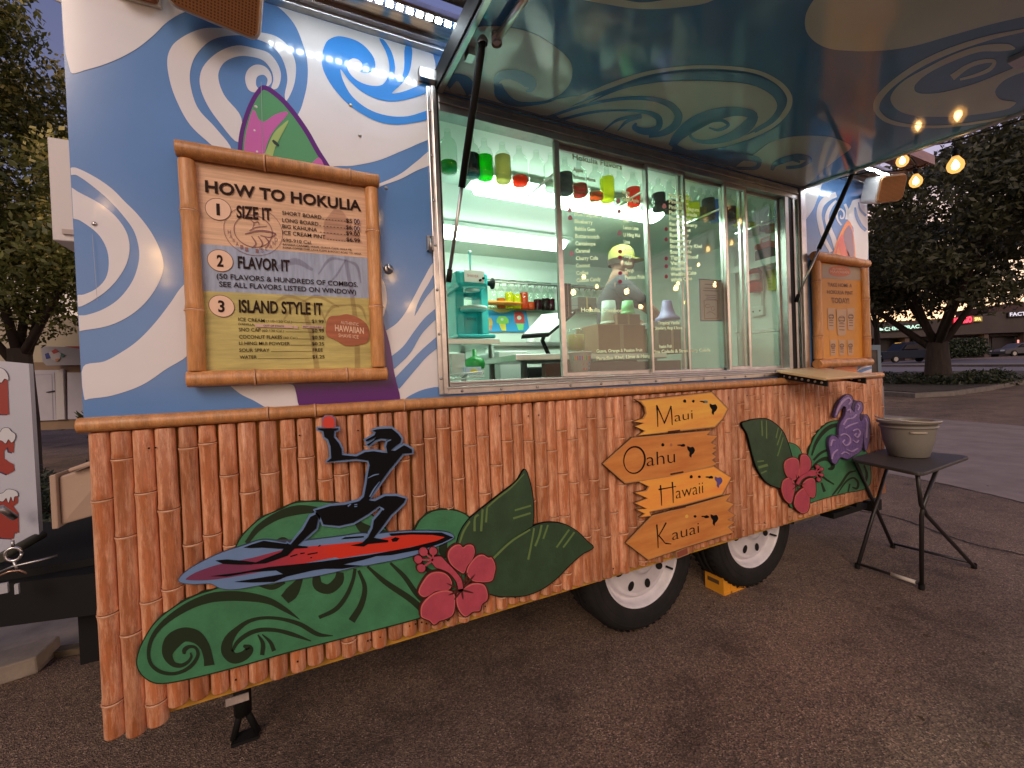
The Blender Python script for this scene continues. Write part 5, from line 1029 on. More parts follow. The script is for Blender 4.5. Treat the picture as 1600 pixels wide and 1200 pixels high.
# by the rear edge of the awning
bp = [S(1493, 258, 2.97), S(1431, 283, 2.97), S(1410, 251, 2.99), S(1607, 166, 2.97)]
lab = ['largest glowing bulb of the three below the awning edge, on its own lead', 'glowing string bulb, lowest of the three and nearest the orange speaker', 'glowing string bulb touching the rear edge of the awning, highest of the three', 'glowing string bulb at the right edge of the view under the awning edge']
for i, p in enumerate(bp): bulb(tuple(p), (p[0], p[1], az(p[1], .0)) if i == 0 else (p[0], p[1]+.01, p[2]+.09), .93 if i == 0 else .78, lab[i], False)
o = MB(); q = [(2.925, -.15, 2.475), (2.95, -.3, 2.45)]+[tuple(p+[0, 0, .075]) for p in (bp[1], bp[2])]+[(2.93, -.62, az(-.62)), (bp[0][0], bp[0][1], az(bp[0][1]))]+[(2.93, -.95, az(-.95)-.02), (2.93, -1.3, 2.40)]
o.tube(spline(q, 5, False), .004, 6); tag(o.build('string_light_cable', M_black), 'black cable of the string lights along the rear edge of the awning', 'cable')
# the rest of the strings: along the outer edge of the awning and over the seating area behind the viewer
k = 0
for (a, b, n, sag) in (((-2.5, -3.4, 2.9), (6.5, -3.0, 2.9), 10, .35), ((-3.5, -5.2, 3.1), (8.5, -5.2, 3.1), 9, .45)):
    a = np.array(a); b = np.array(b); pts = []
    for i in range(n*2+1):
        t = i/(n*2); p = a+(b-a)*t; p[2] -= sag*4*t*(1-t); pts.append(tuple(p))
        if i % 2 == 1: bulb((p[0], p[1], p[2]-.10), tuple(p), 1.0, 'glowing string bulb over the seating area behind the viewpoint', True)
    o = MB(); o.tube(pts, .004, 5); k += 1; tag(o.build('string_light_cable', M_black), ('black string light cable sagging over the seating area', 'farther string light cable over the seating area')[k-1], 'cable')

# bulbs of a nearer string behind the viewer (they glint in the wall and in the panes)
gl = [(-30, 250, 3.3), (165, 320, 3.4), (255, 420, 3.3), (592, 342, 3.2), (612, 434, 3.3), (640, 478, 3.1), (917, 431, 3.6), (937, 446, 4.2), (1005, 478, 4.4), (1062, 442, 4.6), (1097, 412, 5.2)]
pts = []
for x_, y_, d_ in gl:
    p = W(x_, y_, d_); p = (p[0], -d_, p[2]); bulb(p, None, .9, 'glowing string bulb over the seating area behind the viewpoint', True); pts.append((p[0], p[1], p[2]+.08))
o = MB(); o.tube(pts, .004, 5); tag(o.build('string_light_cable', M_black), 'nearer string light cable draped behind the viewpoint', 'cable')

# ============================================================ INTERIOR
def fixture(x0, x1, y, parent, s):
    f = MB(); f.box((x0-.05, y-.11, 2.475), (x1+.05, y+.11, 2.504)); f.build('fixture_base', M_int, parent)
    f = MB(); prof = [(-.095, 2.475), (-.085, 2.445), (-.05, 2.425), (0, 2.42), (.05, 2.425), (.085, 2.445), (.095, 2.475)]
    vs = [(x, y+a, b) for x in (x0, x1) for a, b in prof]; n = len(prof)
    f.add(vs, [(i, i+1, n+i+1, n+i) for i in range(n-1)], 0, True); f.add([vs[i] for i in range(n)], [tuple(range(n))]); f.add([vs[n+i] for i in range(n)], [tuple(range(n))[::-1]])
    f.build('diffuser', emis('diffuser_'+str(round(y*10)), (.80, 1., .84), s), parent)
for (xa, xb, y, lb) in ((.95, 2.30, .66, 'white fluorescent ceiling fixture just inside the window'), (.55, 2.02, 1.46, 'white fluorescent ceiling fixture towards the back wall, seen through the open pane'), ):
    tg = thing('ceiling_light', lb, 'ceiling light', ((xa+xb)/2, y, 2.5), 'fluorescent fixtures inside the trailer'); fixture(xa, xb, y, tg, 24. if y < 1 else 15.)
# syrup bottles on the clear shelf above the window
M_btl = glass_mat('bottle_glass', (.93, 1, .95), .9, .93)
SY = {'green': (10, 170, 30), 'navy': (20, 32, 48), 'lime': (30, 215, 30), 'cream': (205, 195, 140), 'orange': (235, 95, 45), 'slate': (70, 85, 95), 'red': (200, 40, 55), 'amber': (240, 130, 40), 'yellow': (245, 235, 20), 'tomato': (245, 90, 40), 'ink': (55, 68, 72), 'plum': (40, 20, 40), 'olive': (110, 110, 20), 'blue': (40, 150, 245), 'black': (22, 20, 24), 'pink': (200, 120, 120), 'dgreen': (10, 110, 50), 'clear': (225, 235, 225), 'wine': (90, 20, 40), 'brown': (60, 30, 30)}
SM = {k: syrup_mat('syrup_'+k, v) for k, v in SY.items()}
M_cap = mat('pourer_pale', (.55, .60, .55), .4, srgb=False)
SEEN = {}
def bottle(c, colr, fill, h, r, label, group, cap=True):
    if label in SEEN: SEEN[label] += 1; label = label+', '+('', '', 'second', 'third', 'fourth', 'fifth', 'sixth')[SEEN[label]]
    else: SEEN[label] = 1
    tg = thing('syrup_bottle', label, 'bottle', c, group); x, y, z = c
    b = MB(); b.lathe([(0, .0), (r*.9, 0), (r, .006), (r, h*.62), (r*.85, h*.72), (r*.40, h*.82), (r*.33, h*.97), (r*.38, h)], c, 16); b.build('bottle_glass', M_btl, tg)
    if fill > .01:
        b = MB(); b.lathe([(0, .004), (r*.86, .004), (r*.94, .010), (r*.94, h*.62*fill+.012), (0, h*.62*fill+.012)], c, 16); b.build('syrup', SM[colr], tg)
    if cap: MB().lathe([(r*.3, h), (r*.3, h+.012), (.004, h+.02), (.003, h+.05), (0, h+.05)], c, 8).build('pourer', M_cap, tg)
    return tg
shelf = thing('glass_shelf', 'clear shelf above the window carrying the front row of syrup bottles', 'shelf', (1.7, .25, 2.28))
MB().box((.56, .17, 2.285), (3.2, .34, 2.291)).build('shelf_plate', glass_mat('shelf_clear', (.97, 1, .98), .5, .97), shelf)
mb = MB(); [mb.box((xx, .05, 2.275), (xx+.008, .34, 2.284)) for xx in (1.07, 1.60, 2.2, 2.7)]; mb.build('shelf_bracket', M_steel, shelf)
row = [(701, 'green', .25), (738, 'navy', .75), (759, 'lime', .80), (787, 'cream', .95), (813, 'orange', .22), (840, 'clear', .0), (862, 'clear', .1), (885, 'slate', .80), (906, 'red', .40), (932, 'amber', .16), (950, 'yellow', 1.0), (970, 'clear', .1), (990, 'tomato', .75), (1010, 'clear', .05), (1030, 'ink', .75), (1046, 'plum', .45), (1068, 'yellow', .85), (1083, 'yellow', .6), (1096, 'olive', .45), (1107, 'slate', 1.0), (1119, 'blue', 1.0), (1140, 'black', .8), (1155, 'yellow', .85), (1170, 'yellow', .12), (1195, 'dgreen', .12), (1205, 'pink', .3)]
NMC = {'green': 'shallow green', 'navy': 'dark navy', 'lime': 'bright green', 'cream': 'cream coloured', 'orange': 'coral orange', 'clear': 'empty clear', 'slate': 'slate grey', 'red': 'red', 'amber': 'shallow amber', 'yellow': 'yellow', 'tomato': 'orange red', 'ink': 'dark grey', 'plum': 'plum dark', 'olive': 'olive', 'blue': 'bright blue', 'black': 'black', 'pink': 'pink', 'dgreen': 'shallow dark green', 'wine': 'wine red', 'brown': 'brown'}
prev = {}
for i, (pxx, cl, fl) in enumerate(row):
    yb = 268+(pxx-701)*.182; p = W(pxx, yb, .25)
    nb = NMC[row[i-1][1]] if i else 'the window frame'
    bottle((p[0], .25+rnd.uniform(-.006, .006), 2.2915), cl, fl, .19, .040, '%s syrup bottle, %s full, right of the %s on the clear shelf' % (NMC[cl], ('nearly', 'half', 'barely')[0 if fl > .7 else 1 if fl > .3 else 2], (nb+' one') if i else nb[4:]), 'syrup bottles in a row above the window', False)
# back wall: rack with bottles
back = thing('bottle_rack', 'steel rail and clear ledge on the back wall holding the rear row of syrup bottles', 'rack', (1.9, 2.0, 2.0))
mb = MB(); mb.tube([(1.0, 1.98, 2.245), (3.2, 1.98, 2.245)], .008); [mb.tube([(xx, 1.98, 2.245), (xx+.05, 2.085, 2.245)], .005) for xx in np.arange(1.0, 3.2, .075)]; mb.build('rail', M_alud, back)
MB().box((1.0, 1.93, 1.992), (3.2, 2.085, 2.0)).build('ledge', glass_mat('ledge_clear', (.9, .97, .92), .5, .9), back)
rb = [(700, 'orange', .5), (714, 'clear', 0), (728, 'clear', 0), (742, 'clear', .0), (757, 'clear', .0), (771, 'clear', .0), (783, 'amber', .55), (796, 'yellow', .95), (808, 'yellow', .85), (819, 'tomato', 1.), (829, 'orange', .4), (840, 'wine', .6), (852, 'brown', .7), (861, 'wine', .68), (892, 'brown', .6), (905, 'clear', 0), (918, 'clear', .1), (930, 'pink', .4), (955, 'slate', .3)]
for i, (pxx, cl, fl) in enumerate(rb):
    p = W(pxx, 474, 1.99)
    bottle((p[0], 1.99, 2.001), cl, fl, .235, .040, '%s syrup bottle on rear ledge, %s' % (NMC[cl], ('right of the %s one' % NMC[rb[i-1][1]]) if i else 'behind the turquoise machine'), 'syrup bottles in the rear row')
mb = MB(); mb.box((1.05, 2.06, 2.29), (3.2, 2.089, 2.42)); tag(mb.build('wall_duct', M_int2), 'pale metal duct cover along the back wall above the bottles', 'duct')
# machine
tq = mat('turquoise_enamel', (.025, .52, .53), .25, srgb=False, coat=.4)
ym_ = .80
P = lambda x, y, yy=ym_: W(x, y, yy)
tg = thing('shave_ice_machine', 'turquoise shave ice machine standing on the steel table inside the open pane', 'ice machine', P(742, 527))
def pbox(mb, xa, ya, xb, yb, y0, y1):   # face rectangle in pixels at depth y0, extruded to y1
    a = P(xa, yb, y0); b = P(xb, ya, y0); return mb.box((a[0], y0, a[2]), (b[0], y1, b[2]))
pbox(MB(), 716, 522, 775, 528, .72, 1.12).build('base', tq, tg, bevel=.008)
pbox(MB(), 714, 440, 724, 523, .92, 1.10).build('column', tq, tg, bevel=.008); pbox(MB(), 754, 440, 762, 523, .92, 1.10).build('column', tq, tg, bevel=.008)
pbox(MB(), 722, 484, 757, 523, 1.0, 1.10).build('back_panel', tq, tg); pbox(MB(), 722, 448, 757, 464, 1.0, 1.08).build('back_panel', tq, tg)
pbox(MB(), 714, 424, 763, 446, .76, 1.12).build('head', tq, tg, bevel=.02); pbox(MB(), 726, 424, 756, 440, .752, .76).build('control_plate', mat('plate_white', (.75, .75, .7), .3, srgb=False), tg)
p = P(738, 432, .748); text('SHAVER', (730, 432), (748, 434), 4, lambda x, y: W(x, y, .7505), mat('print_red_small', (.6, .1, .1), .5, srgb=False), tg)
for (kx, ky) in ((752, 438), (757, 435)): MB().lathe([(.008, 0), (.006, -.014), (0, -.015)], P(kx-2, ky, .75), 10, 'y').build('knob', M_black, tg)
c = P(738, 450, .86); MB().lathe([(.05, .02), (.055, 0), (.045, -.02), (0, -.025)], c, 18).build('blade_housing', M_steel, tg)
c = P(740, 483, .88); MB().lathe([(0, -.012), (.075, -.012), (.085, -.006), (.085, .012), (.03, .016), (0, .016)], c, 24).build('bowl_tray', mat('tray_pale', (.5, .58, .52), .3, srgb=False), tg)
c = P(735, 420, .95); MB().lathe([(.007, -.03), (.007, .10), (.012, .10), (.012, .115), (0, .115)], c, 10).build('spindle', M_steel, tg)
c = P(766, 443, .9); MB().lathe([(.012, -.03), (.018, 0), (.035, .01), (.035, .02), (.01, .03), (0, .03)], c, 14, 'x').build('crank_wheel', M_black, tg)
tx = P(745, 500, .99); text('BLOCK ICE', (730, 500), (744, 501), 3.5, lambda x, y: W(x, y, .998), M_black, tg)
def table(name, label, x0, x1, y0, y1, z, legs, leg_r=.018, low=None):
    tg = thing(name, label, 'table', ((x0+x1)/2, (y0+y1)/2, .6)); MB().box((x0, y0, z-.035), (x1, y1, z)).build('table_top', M_steel, tg, bevel=.006)
    for (lx, ly) in legs: MB().lathe([(leg_r, .60-z), (leg_r, -.035), (leg_r*1.5, -.036)], (lx, ly, z), 12).build('leg', M_steel, tg)
    if low: MB().box((x0+.02, y0+.02, low-.02), (x1-.02, y1-.02, low)).build('low_shelf', M_steel, tg)
    return tg
zt1 = P(740, 530, .72)[2]
table('steel_table', 'stainless steel table under the turquoise ice machine', .56, P(782, 540, .68)[0], .68, 1.3, zt1, ((P(768, 560, .75)[0], .75), (.62, .75), (P(768, 560, .75)[0], 1.25)), low=1.30)
zt2 = W(840, 553, .36)[2]
table('steel_table', 'lower stainless steel table below the tilted till screen', W(806, 555, .36)[0], 2.05, .36, .86, zt2, ((W(818, 560, .42)[0], .42), (2.0, .42), (1.5, .42), (2.0, .8)))
# things on the lower shelf
tg = thing('wire_basket', 'white wire rack at the bottom left corner of the open pane', 'wire rack', W(725, 592, .5)); mb = MB()
a = W(703, 594, .45); b = W(756, 588, .45)
q_ = []
for k in range(7): q_ += [a+(b-a)*(k/7), a+(b-a)*((k+.9)/7)+[0, 0, .022]]
MW_ = mat('wire_white', (.7, .75, .7), .4, srgb=False); mb.tube(q_, .003, 5)
for q0 in ((a, b), (a+[0, 0, .026], b+[0, 0, .026]), (a+[0, .3, .026], b+[0, .3, .026])): MB().tube(q0, .004, 5).build('wire', MW_, tg)
mb.build('wire', mat('wire_white', (.7, .75, .7), .4, srgb=False), tg)
tg = thing('cardboard_box', 'plain tall white box standing on the wire rack', 'box', W(716, 588, .55)); a = W(706, 588, .55); b = W(726, 552, .55); MB().box((a[0], .55, a[2]), (b[0], .7, b[2])).build('carton', mat('carton_white', (.75, .8, .75), .5, srgb=False), tg, bevel=.002)
a2 = W(726, 588, .55); MB().box((a[0]+.03, .548, b[2]-.02), (b[0]-.01, .5495, b[2]-.005)).build('label_print', M_int2, tg)
tg = thing('cardboard_box', 'small pale blue box with a yellow oval label at the lower left', 'box', W(740, 586, .52)); a = W(727, 586, .52); b = W(752, 573, .52); MB().box((a[0], .52, a[2]), (b[0], .66, b[2])).build('carton', mat('carton_blue', (.55, .68, .85), .5, srgb=False), tg, bevel=.002)
c = (a+b)/2; flat_into(MB(), [(741+6*math.cos(t), 580+3.6*math.sin(t)) for t in np.linspace(0, 6, 16)], lambda x, y: W(x, y, .5185)).build('yellow_label', mat('label_yellow', (.85, .75, .05), .5, srgb=False), tg)
tg = thing('green_bowl', 'dark green rounded tub behind the small blue box', 'tub', W(742, 572, .62)); MB().lathe([(.05, -.02), (.058, .01), (.05, .035), (.02, .05), (.012, .052), (.012, .09), (0, .09)], W(742, 571, .64), 16).build('tub_body', mat('tub_green', (.02, .28, .05), .35, srgb=False), tg)
# cabinets and back counter
tg = thing('counter', 'white counter with steel top along the back wall', 'counter', (1.9, 1.8, .6)); zc = W(840, 535, 1.5)[2]
MB().box((1.3, 1.5, .6), (3.0, 2.08, zc-.03)).build('cabinet', M_int, tg); MB().box((1.28, 1.47, zc-.03), (3.02, 2.085, zc)).build('counter_top', M_steel, tg)
tg = thing('chest_freezer', 'plain white freezer cabinet below the tables', 'freezer', (1.2, .95, .6)); a = W(779, 545, .95); b = W(812, 545, .95); MB().box((a[0], .95, .62), (b[0]+.05, 1.4, 1.48)).build('cabinet', M_int, tg, bevel=.01); MB().box((a[0]-.004, .945, 1.49), (b[0]+.055, 1.4, 1.53)).build('lid', M_int2, tg, bevel=.006)
tg = thing('dark_cooler', 'dark appliance standing under the lower steel table', 'cooler', (1.7, .9, .6)); a = W(822, 565, .9); MB().box((a[0], .88, .6), (1.72, 1.35, 1.42)).build('cooler_body', mat('dark_grey', (.03, .03, .03), .4, srgb=False), tg, bevel=.01); MB().box((a[0]+.1, .868, .9), (a[0]+.13, .88, 1.25)).build('handle', M_steel, tg)
# till screen
tg = thing('till_screen', 'tilted white till screen with black rim beside the window post', 'screen', W(850, 530, .6))
q = [(815, 524), (858, 521), (900, 486), (846, 491)]; ys_ = [.55, .55, .78, .78]; v = [W(a[0], a[1], y) for a, y in zip(q, ys_)]; n_ = np.array([0.0, .012, -.02])
MB().hexa([p+n_ for p in v], v).build('bezel', M_black, tg, bevel=.003); cc = sum(v)/4; v2 = [cc+(p-cc)*.93-n_*.1 for p in v]; MB().quad(*v2).build('screen', mat('screen_white', (.75, .82, .78), .2, srgb=False), tg)
b0 = cc+n_; MB().tube([b0, b0+[.02, .1, -.08], (b0[0]+.02, b0[1]+.02, zt2+.004)], .014).lathe([(.07, 0), (.07, .012), (0, .014)], (b0[0]+.02, b0[1]+.02, zt2), 16).build('stand', M_black, tg)
tg = thing('cup_stack', 'stack of white paper cups behind the till screen', 'cups', W(836, 540, 1.55)); [MB().lathe([(.04, 0), (.055, .10), (.052, .10), (.04, .01), (0, .01)], (W(830+12*k, 535, 1.6)[0], 1.6, zc+.001), 14).build('paper_cup', mat('cup_white', (.8, .82, .78), .5, srgb=False), tg) for k in range(3)]
# poster
tg = thing('poster', 'blue poster with three coloured shave ice cups on the back wall', 'poster', W(795, 500, 2.06)); pw = lambda e: wall(2.07-e)
flat_into(MB(), [(762, 484), (822, 485), (828, 518), (762, 518)], pw(0), .002).build('poster_sheet', mat('poster_blue', (.04, .38, .78), .5, srgb=False), tg)
zp = lambda p: zz(740, 420, 10, p)
for nm, sh, c in (('poster_arc', [(220, 590), (400, 600), (600, 620), (840, 640), (840, 665), (600, 650), (500, 690), (400, 690), (300, 650), (220, 640)], (.75, .55, .2)), ('poster_ice', [(220, 760), (270, 765), (300, 830), (295, 880), (220, 890)], (.8, .5, .1)), ('poster_cup', [(222, 890), (290, 885), (270, 965), (225, 970)], (.85, .3, .1)),
                  ('poster_ice', [(360, 790), (400, 740), (500, 740), (545, 790), (550, 850), (490, 860), (410, 860), (360, 840)], (.30, .72, .12)), ('poster_cup', [(400, 860), (500, 860), (510, 968), (440, 968)], (.85, .75, .08)), ('poster_ice', [(630, 690), (660, 675), (760, 680), (790, 740), (800, 850), (650, 850)], (.75, .08, .07)), ('poster_cup', [(665, 855), (785, 855), (775, 960), (700, 960)], (.25, .75, .25))):
    flat_into(MB(), zp(sh), pw(.002 if 'arc' in nm else .003)).build(nm, mat(nm+str(len(bpy.data.materials)), c, .5, srgb=False), tg)
for cx, cy, r_ in ((445, 790, 22), (712, 765, 35)): flat_into(MB(), zp([(cx+r_*math.cos(t), cy+r_*math.sin(t)) for t in np.linspace(0, 6, 12)]), pw(.004)).build('poster_dot', M_int, tg)
tg = thing('serving_tray', 'orange oval tray on the ledge in front of the yellow syrup bottles', 'tray', W(786, 476, 1.9)); c = W(786, 476, 1.92); MB().lathe([(0, 0), (.17, .0), (.20, .012), (.20, .02), (.17, .012), (0, .008)], c, 28, 'z', 0, True, .35).build('tray', mat('tray_orange', (.80, .28, .03), .4, srgb=False), tg)
# things behind the printed panes
def cup(name, label, px_, y, r0, r1, h, m, cat='cup', lid=None):
    p = W(px_[0], px_[1], y); tg = thing(name, label, cat, p); MB().lathe([(0, 0), (r0, 0), (r1, h), (r1*1.06, h+.004), (r1*.96, h+.002), (r0*.9, .008), (0, .008)], p, 20).build('cup_body', m, tg); return tg, p
M_cw = mat('cup_paper', (.66, .60, .55), .55, srgb=False)
M_prt = [mat('print_dot_%d' % i, c, .5, srgb=False) for i, c in enumerate(((.05, .4, .3), (.8, .3, .05), (.8, .1, .08), (.05, .2, .6), (.6, .1, .3), (.5, .6, .05)))]
def prt_cup(label, xa, xb, yt, yb_, y):
    b0 = W((xa+xb)/2, yb_, y); r1 = (W(xb, yt, y)[0]-W(xa, yt, y)[0])/2*.72; h = W(xa, yt, y)[2]-b0[2]
    tg = thing('paper_cup', label, 'cup', b0); c = (b0[0], y+r1*.2, b0[2]); rt = r1; rb_ = r1*.72
    MB().lathe([(0, 0), (rb_, 0), (rt, h), (rt*1.06, h+.003), (rt*1.06, h-.004), (rt*.95, h-.004), (rb_*.9, .01), (0, .01)], c, 24).build('cup_body', M_cw, tg)
    for i in range(14):
        a0 = -2.9+i*.21; z0, z1 = h*.66, h*.84; m = MB(); q = []
        for (aa, zz_) in ((a0, z0), (a0+.15, z0), (a0+.15, z1), (a0, z1)): rr = (rb_+(rt-rb_)*zz_/h)+.0008; q.append((c[0]+rr*math.cos(aa), c[1]+rr*math.sin(aa), c[2]+zz_))
        m.quad(*q); m.build('cup_print', M_prt[i % 6], tg)
    for (a0, z0, wd) in ((-1.9, .45, .5), (-1.9, .25, .45), (-1.2, .5, .25), (-1.2, .36, .25), (-1.2, .2, .3)):
        m = MB(); q = []
        for (aa, zz_) in ((a0, z0*h), (a0+wd, z0*h), (a0+wd, z0*h+h*.07), (a0, z0*h+h*.07)): rr = (rb_+(rt-rb_)*zz_/h)+.0008; q.append((c[0]+rr*math.cos(aa), c[1]+rr*math.sin(aa), c[2]+zz_))
        m.quad(*q); m.build('cup_print', M_prt[2 if a0 < -1.5 else 3], tg)
prt_cup('printed paper cup standing inside the window on the sill beside the first post', 889, 930, 551, 587, .10)
MB_ = None
ct = W(935, 583, .12)
tg = thing('sill_counter', 'dark low counter board just inside the printed panes', 'counter', (1.9, .2, 1.3)); MB().box((1.13, .07, 1.34), (2.33, .34, 1.352)).build('counter_board', mat('counter_dark', (.10, .075, .06), .4, srgb=False), tg); MB().box((1.13, .30, 1.352), (2.1, .34, 1.42)).build('upstand', mat('counter_brown', (.07, .04, .03), .4, srgb=False), tg)
def carton(label, xa, ya, xb, yb_, y, d, c):
    a = W(xa, yb_, y); b = W(xb, ya, y); tg = thing('cardboard_box', label, 'box', (a[0], y, a[2])); m = mat('card_%d' % int(xa), c, .7, srgb=False, noise=.12, nscale=5)
    MB().box((a[0], y, a[2]), (b[0], y+d, b[2])).build('carton', m, tg, bevel=.002); MB().box((a[0]+(b[0]-a[0])*.44, y-.001, a[2]+.002), (a[0]+(b[0]-a[0])*.52, y-.0001, b[2]-.002)).build('packing_tape', mat('tape_tan', (.5, .36, .2), .3, srgb=False), tg)
carton('large brown cardboard box behind the second pane', 936, 508, 1008, 552, .38, .22, (.42, .24, .13)); carton('smaller brown cardboard box lying on top of the large box', 965, 491, 1000, 507, .42, .16, (.36, .25, .17)); carton('grey brown cardboard box right of the window post', 1030, 512, 1072, 552, .40, .2, (.26, .19, .13)); carton('dark flat box leaning by the bottles behind the second pane', 903, 465, 932, 482, .7, .12, (.16, .15, .14)); carton('tall dark panel box beside the second window post', 884, 443, 892, 495, .3, .08, (.14, .10, .10))
for lb, xa, xb, yt, yb_, m in (('tall stack of white foam cups behind the second pane', 938, 966, 470, 506, mat('foam_white', (.66, .8, .72), .5, srgb=False)), ('pale green plastic cup on the smaller cardboard box', 970, 992, 470, 490, mat('cup_green', (.28, .72, .30), .4, srgb=False))):
    p = W((xa+xb)/2, yb_, .5); r = (W(xb, yb_, .5)[0]-W(xa, yb_, .5)[0])/2*.75; h = W(xa, yt, .5)[2]-p[2]; tg = thing('cup_stack', lb, 'cups', p); MB().lathe([(0, 0), (r, 0), (r*.78, h), (0, h)], p, 18).build('cup_body', m, tg); MB().lathe([(r*1.05, 0), (r*1.05, .01), (r*.98, .012)], p, 18).build('cup_rim', m, tg)
p = W(1043, 500, .45); tg = thing('plastic_cone', 'lavender plastic funnel standing on the grey brown box', 'funnel', p); mlv = mat('lavender', (.36, .31, .58), .4, srgb=False); r = .062; MB().lathe([(0, 0), (r*1.25, 0), (r*1.25, .012), (r*.85, .03), (r*.62, .07), (r*.48, .12), (r*.44, .125), (0, .125)], p, 24).build('funnel_body', mlv, tg); MB().lathe([(r*1.28, -.002), (r*1.28, .004)], p, 24).build('funnel_rim', mat('lavender_dark', (.25, .22, .42), .4, srgb=False), tg)
carton('white box base under the lavender funnel', 1020, 504, 1064, 512, .44, .1, (.5, .52, .5))
p = W(900, 540, .35); tg = thing('striped_ornament', 'pink and yellow striped candy jar behind the second pane', 'jar', p); MB().lathe([(0, -.03), (.045, -.03), (.05, 0), (.05, .07), (.04, .09), (0, .09)], p, 18).build('jar_glass', M_btl, tg); MB().lathe([(0, -.025), (.042, -.025), (.046, .06), (0, .06)], p, 18).build('candy', mat('candy', (.75, .45, .30), .5, c2=(210, 200, 60), nscale=30, srgb=False), tg)
# poster in the window, extinguisher, note, outlet, jug shelf
tg = thing('window_notice', 'framed paper notice with a small drawing taped inside the third pane', 'notice', W(1111, 470, .075)); fn = lambda e: wall(.075-e)
flat_into(MB(), [(1092, 435), (1129, 438), (1130, 502), (1094, 502)], fn(0), .002).build('notice_border', mat('notice_blue', (.22, .25, .33), .5, srgb=False), tg); flat_into(MB(), [(1094, 437), (1127, 440), (1128, 500), (1096, 500)], fn(.001)).build('notice_sheet', mat('notice_paper', (.60, .47, .40), .6, srgb=False), tg)
M_bt2 = mat('notice_ink', (.12, .09, .12), .5, srgb=False)
for b_, xa, xb, yy, cp in (('NOTICE', 1101, 1120, 445, 3), ('PLEASE', 1100, 1120, 451, 3), ('ORDER HERE', 1099, 1122, 457, 3), ('PAY FIRST', 1102, 1119, 466, 2), ('THANK YOU', 1102, 1119, 470, 2)): pass
mb = MB()
for xa, xb, yy in ((1101, 1120, 444), (1100, 1120, 450), (1099, 1122, 454), (1102, 1119, 461), (1104, 1118, 464), (1103, 1119, 467)): flat_into(mb, stroke([(xa, yy, 1.2), (xb, yy+.8, 1.2)], 1), fn(.002))
mb.build('notice_print', M_bt2, tg)
mb = MB(); [flat_into(mb, stroke([a+(.9,), b+(.9,)], 1), fn(.002)) for a, b in (((1100, 469), (1121, 469)), ((1121, 469), (1122, 497)), ((1122, 497), (1101, 498)), ((1101, 498), (1100, 469)))]; flat_into(mb, stroke([(1106+4*math.cos(t), 478+3*math.sin(t), .8) for t in np.linspace(0, 5.5, 10)], 1), fn(.002)); flat_into(mb, stroke([(1114+3*math.cos(t), 482+3*math.sin(t), .8) for t in np.linspace(0, 5.5, 10)], 1), fn(.002)); flat_into(mb, stroke([(1104, 490, .8), (1110, 487, 1), (1118, 492, .8)]), fn(.002))
mb.build('notice_drawing', mat('notice_brown', (.28, .10, .05), .5, srgb=False), tg)
XE = XR-.062
SE = lambda x, y, o=0.: S(x, y, XE-o)
p = SE(1181, 455, .06); tg = thing('fire_extinguisher', 'red fire extinguisher with black hose on the end wall inside', 'fire extinguisher', p)
b0 = SE(1181, 456, .06); t0 = SE(1180, 418, .06); h = t0[2]-b0[2]; r = .052
MB().lathe([(0, 0), (r, .0), (r, h*.8), (r*.7, h*.95), (r*.3, h), (0, h)], b0, 20).build('cylinder', mat('red_enamel', (.62, .03, .02), .25, srgb=False), tg)
MB().lathe([(r*1.01, h*.36), (r*1.01, h*.42)], b0, 20).build('strap', M_black, tg); MB().lathe([(r*1.012, h*.46), (r*1.012, h*.72)], b0, 20).build('paper_label', mat('label_grey', (.55, .55, .52), .4, srgb=False), tg)
MB().tube([(t0[0], t0[1], t0[2]-.01), (t0[0], t0[1], t0[2]+.045)], .014).tube([(t0[0], t0[1]+.03, t0[2]+.03), (t0[0], t0[1]-.07, t0[2]+.065)], .008).tube([(t0[0], t0[1]+.02, t0[2]+.02), (t0[0], t0[1]-.05, t0[2]+.02)], .008).build('valve_handle', M_black, tg)
MB().tube(spline([(t0[0]-.03, t0[1]-.02, t0[2]+.01), (t0[0]-.03, t0[1]-.06, t0[2]-.04), (t0[0]-.02, t0[1]-.062, t0[2]-.12)], 5, False), .008).build('hose', M_black, tg)
tg = thing('wall_note', 'yellow handwritten note hanging under the small shelf on the end wall', 'note', SE(1205, 440)); v = [SE(1198, 423, .01), SE(1211, 420, .012), SE(1214, 454, .03), SE(1199, 454, .02)]; MB().quad(*v).build('note_paper', mat('note_yellow', (.60, .60, .08), .6, srgb=False), tg)
mb = MB(); [mb.quad(*(SE(1200+j*3, 428+5*i, .013+.003*i), SE(1202+j*3, 428+5*i, .013+.003*i), SE(1202+j*3, 429+5*i, .013+.003*i), SE(1200+j*3, 429+5*i, .013+.003*i))) for i in range(5) for j in range(4)]; mb.build('note_writing', M_bt2, tg)
tg = thing('outlet_box', 'white electrical outlet box with conduit on the end wall', 'outlet', SE(1188, 487)); a = SE(1178, 496); b = SE(1197, 477); MB().box((XE-.045, a[1], a[2]), (XE-.001, b[1], b[2])).build('outlet_plate', M_int, tg, bevel=.008); MB().tube([(XE-.02, b[1]+.02, b[2]), (XE-.02, b[1]+.02, 2.35)], .012).build('conduit', M_int, tg)
mb = MB(); [mb.lathe([(.008, -.047), (0, -.048)], (XE, (a[1]+b[1])/2+d_, (a[2]+b[2])/2), 8, 'x') for d_ in (-.03, .03)]; mb.build('outlet_socket', M_black, tg)
tg = thing('wall_shelf', 'small white shelf bracketed to the end wall beside the window', 'shelf', SE(1200, 415)); a = SE(1183, 423); z_ = a[2]; MB().box((XE-.24, .20, z_), (XE-.001, .93, z_+.018)).build('shelf_board', M_int, tg); MB().box((XE-.25, .195, z_-.03), (XE-.24, .935, z_+.022)).build('shelf_lip', M_int, tg)
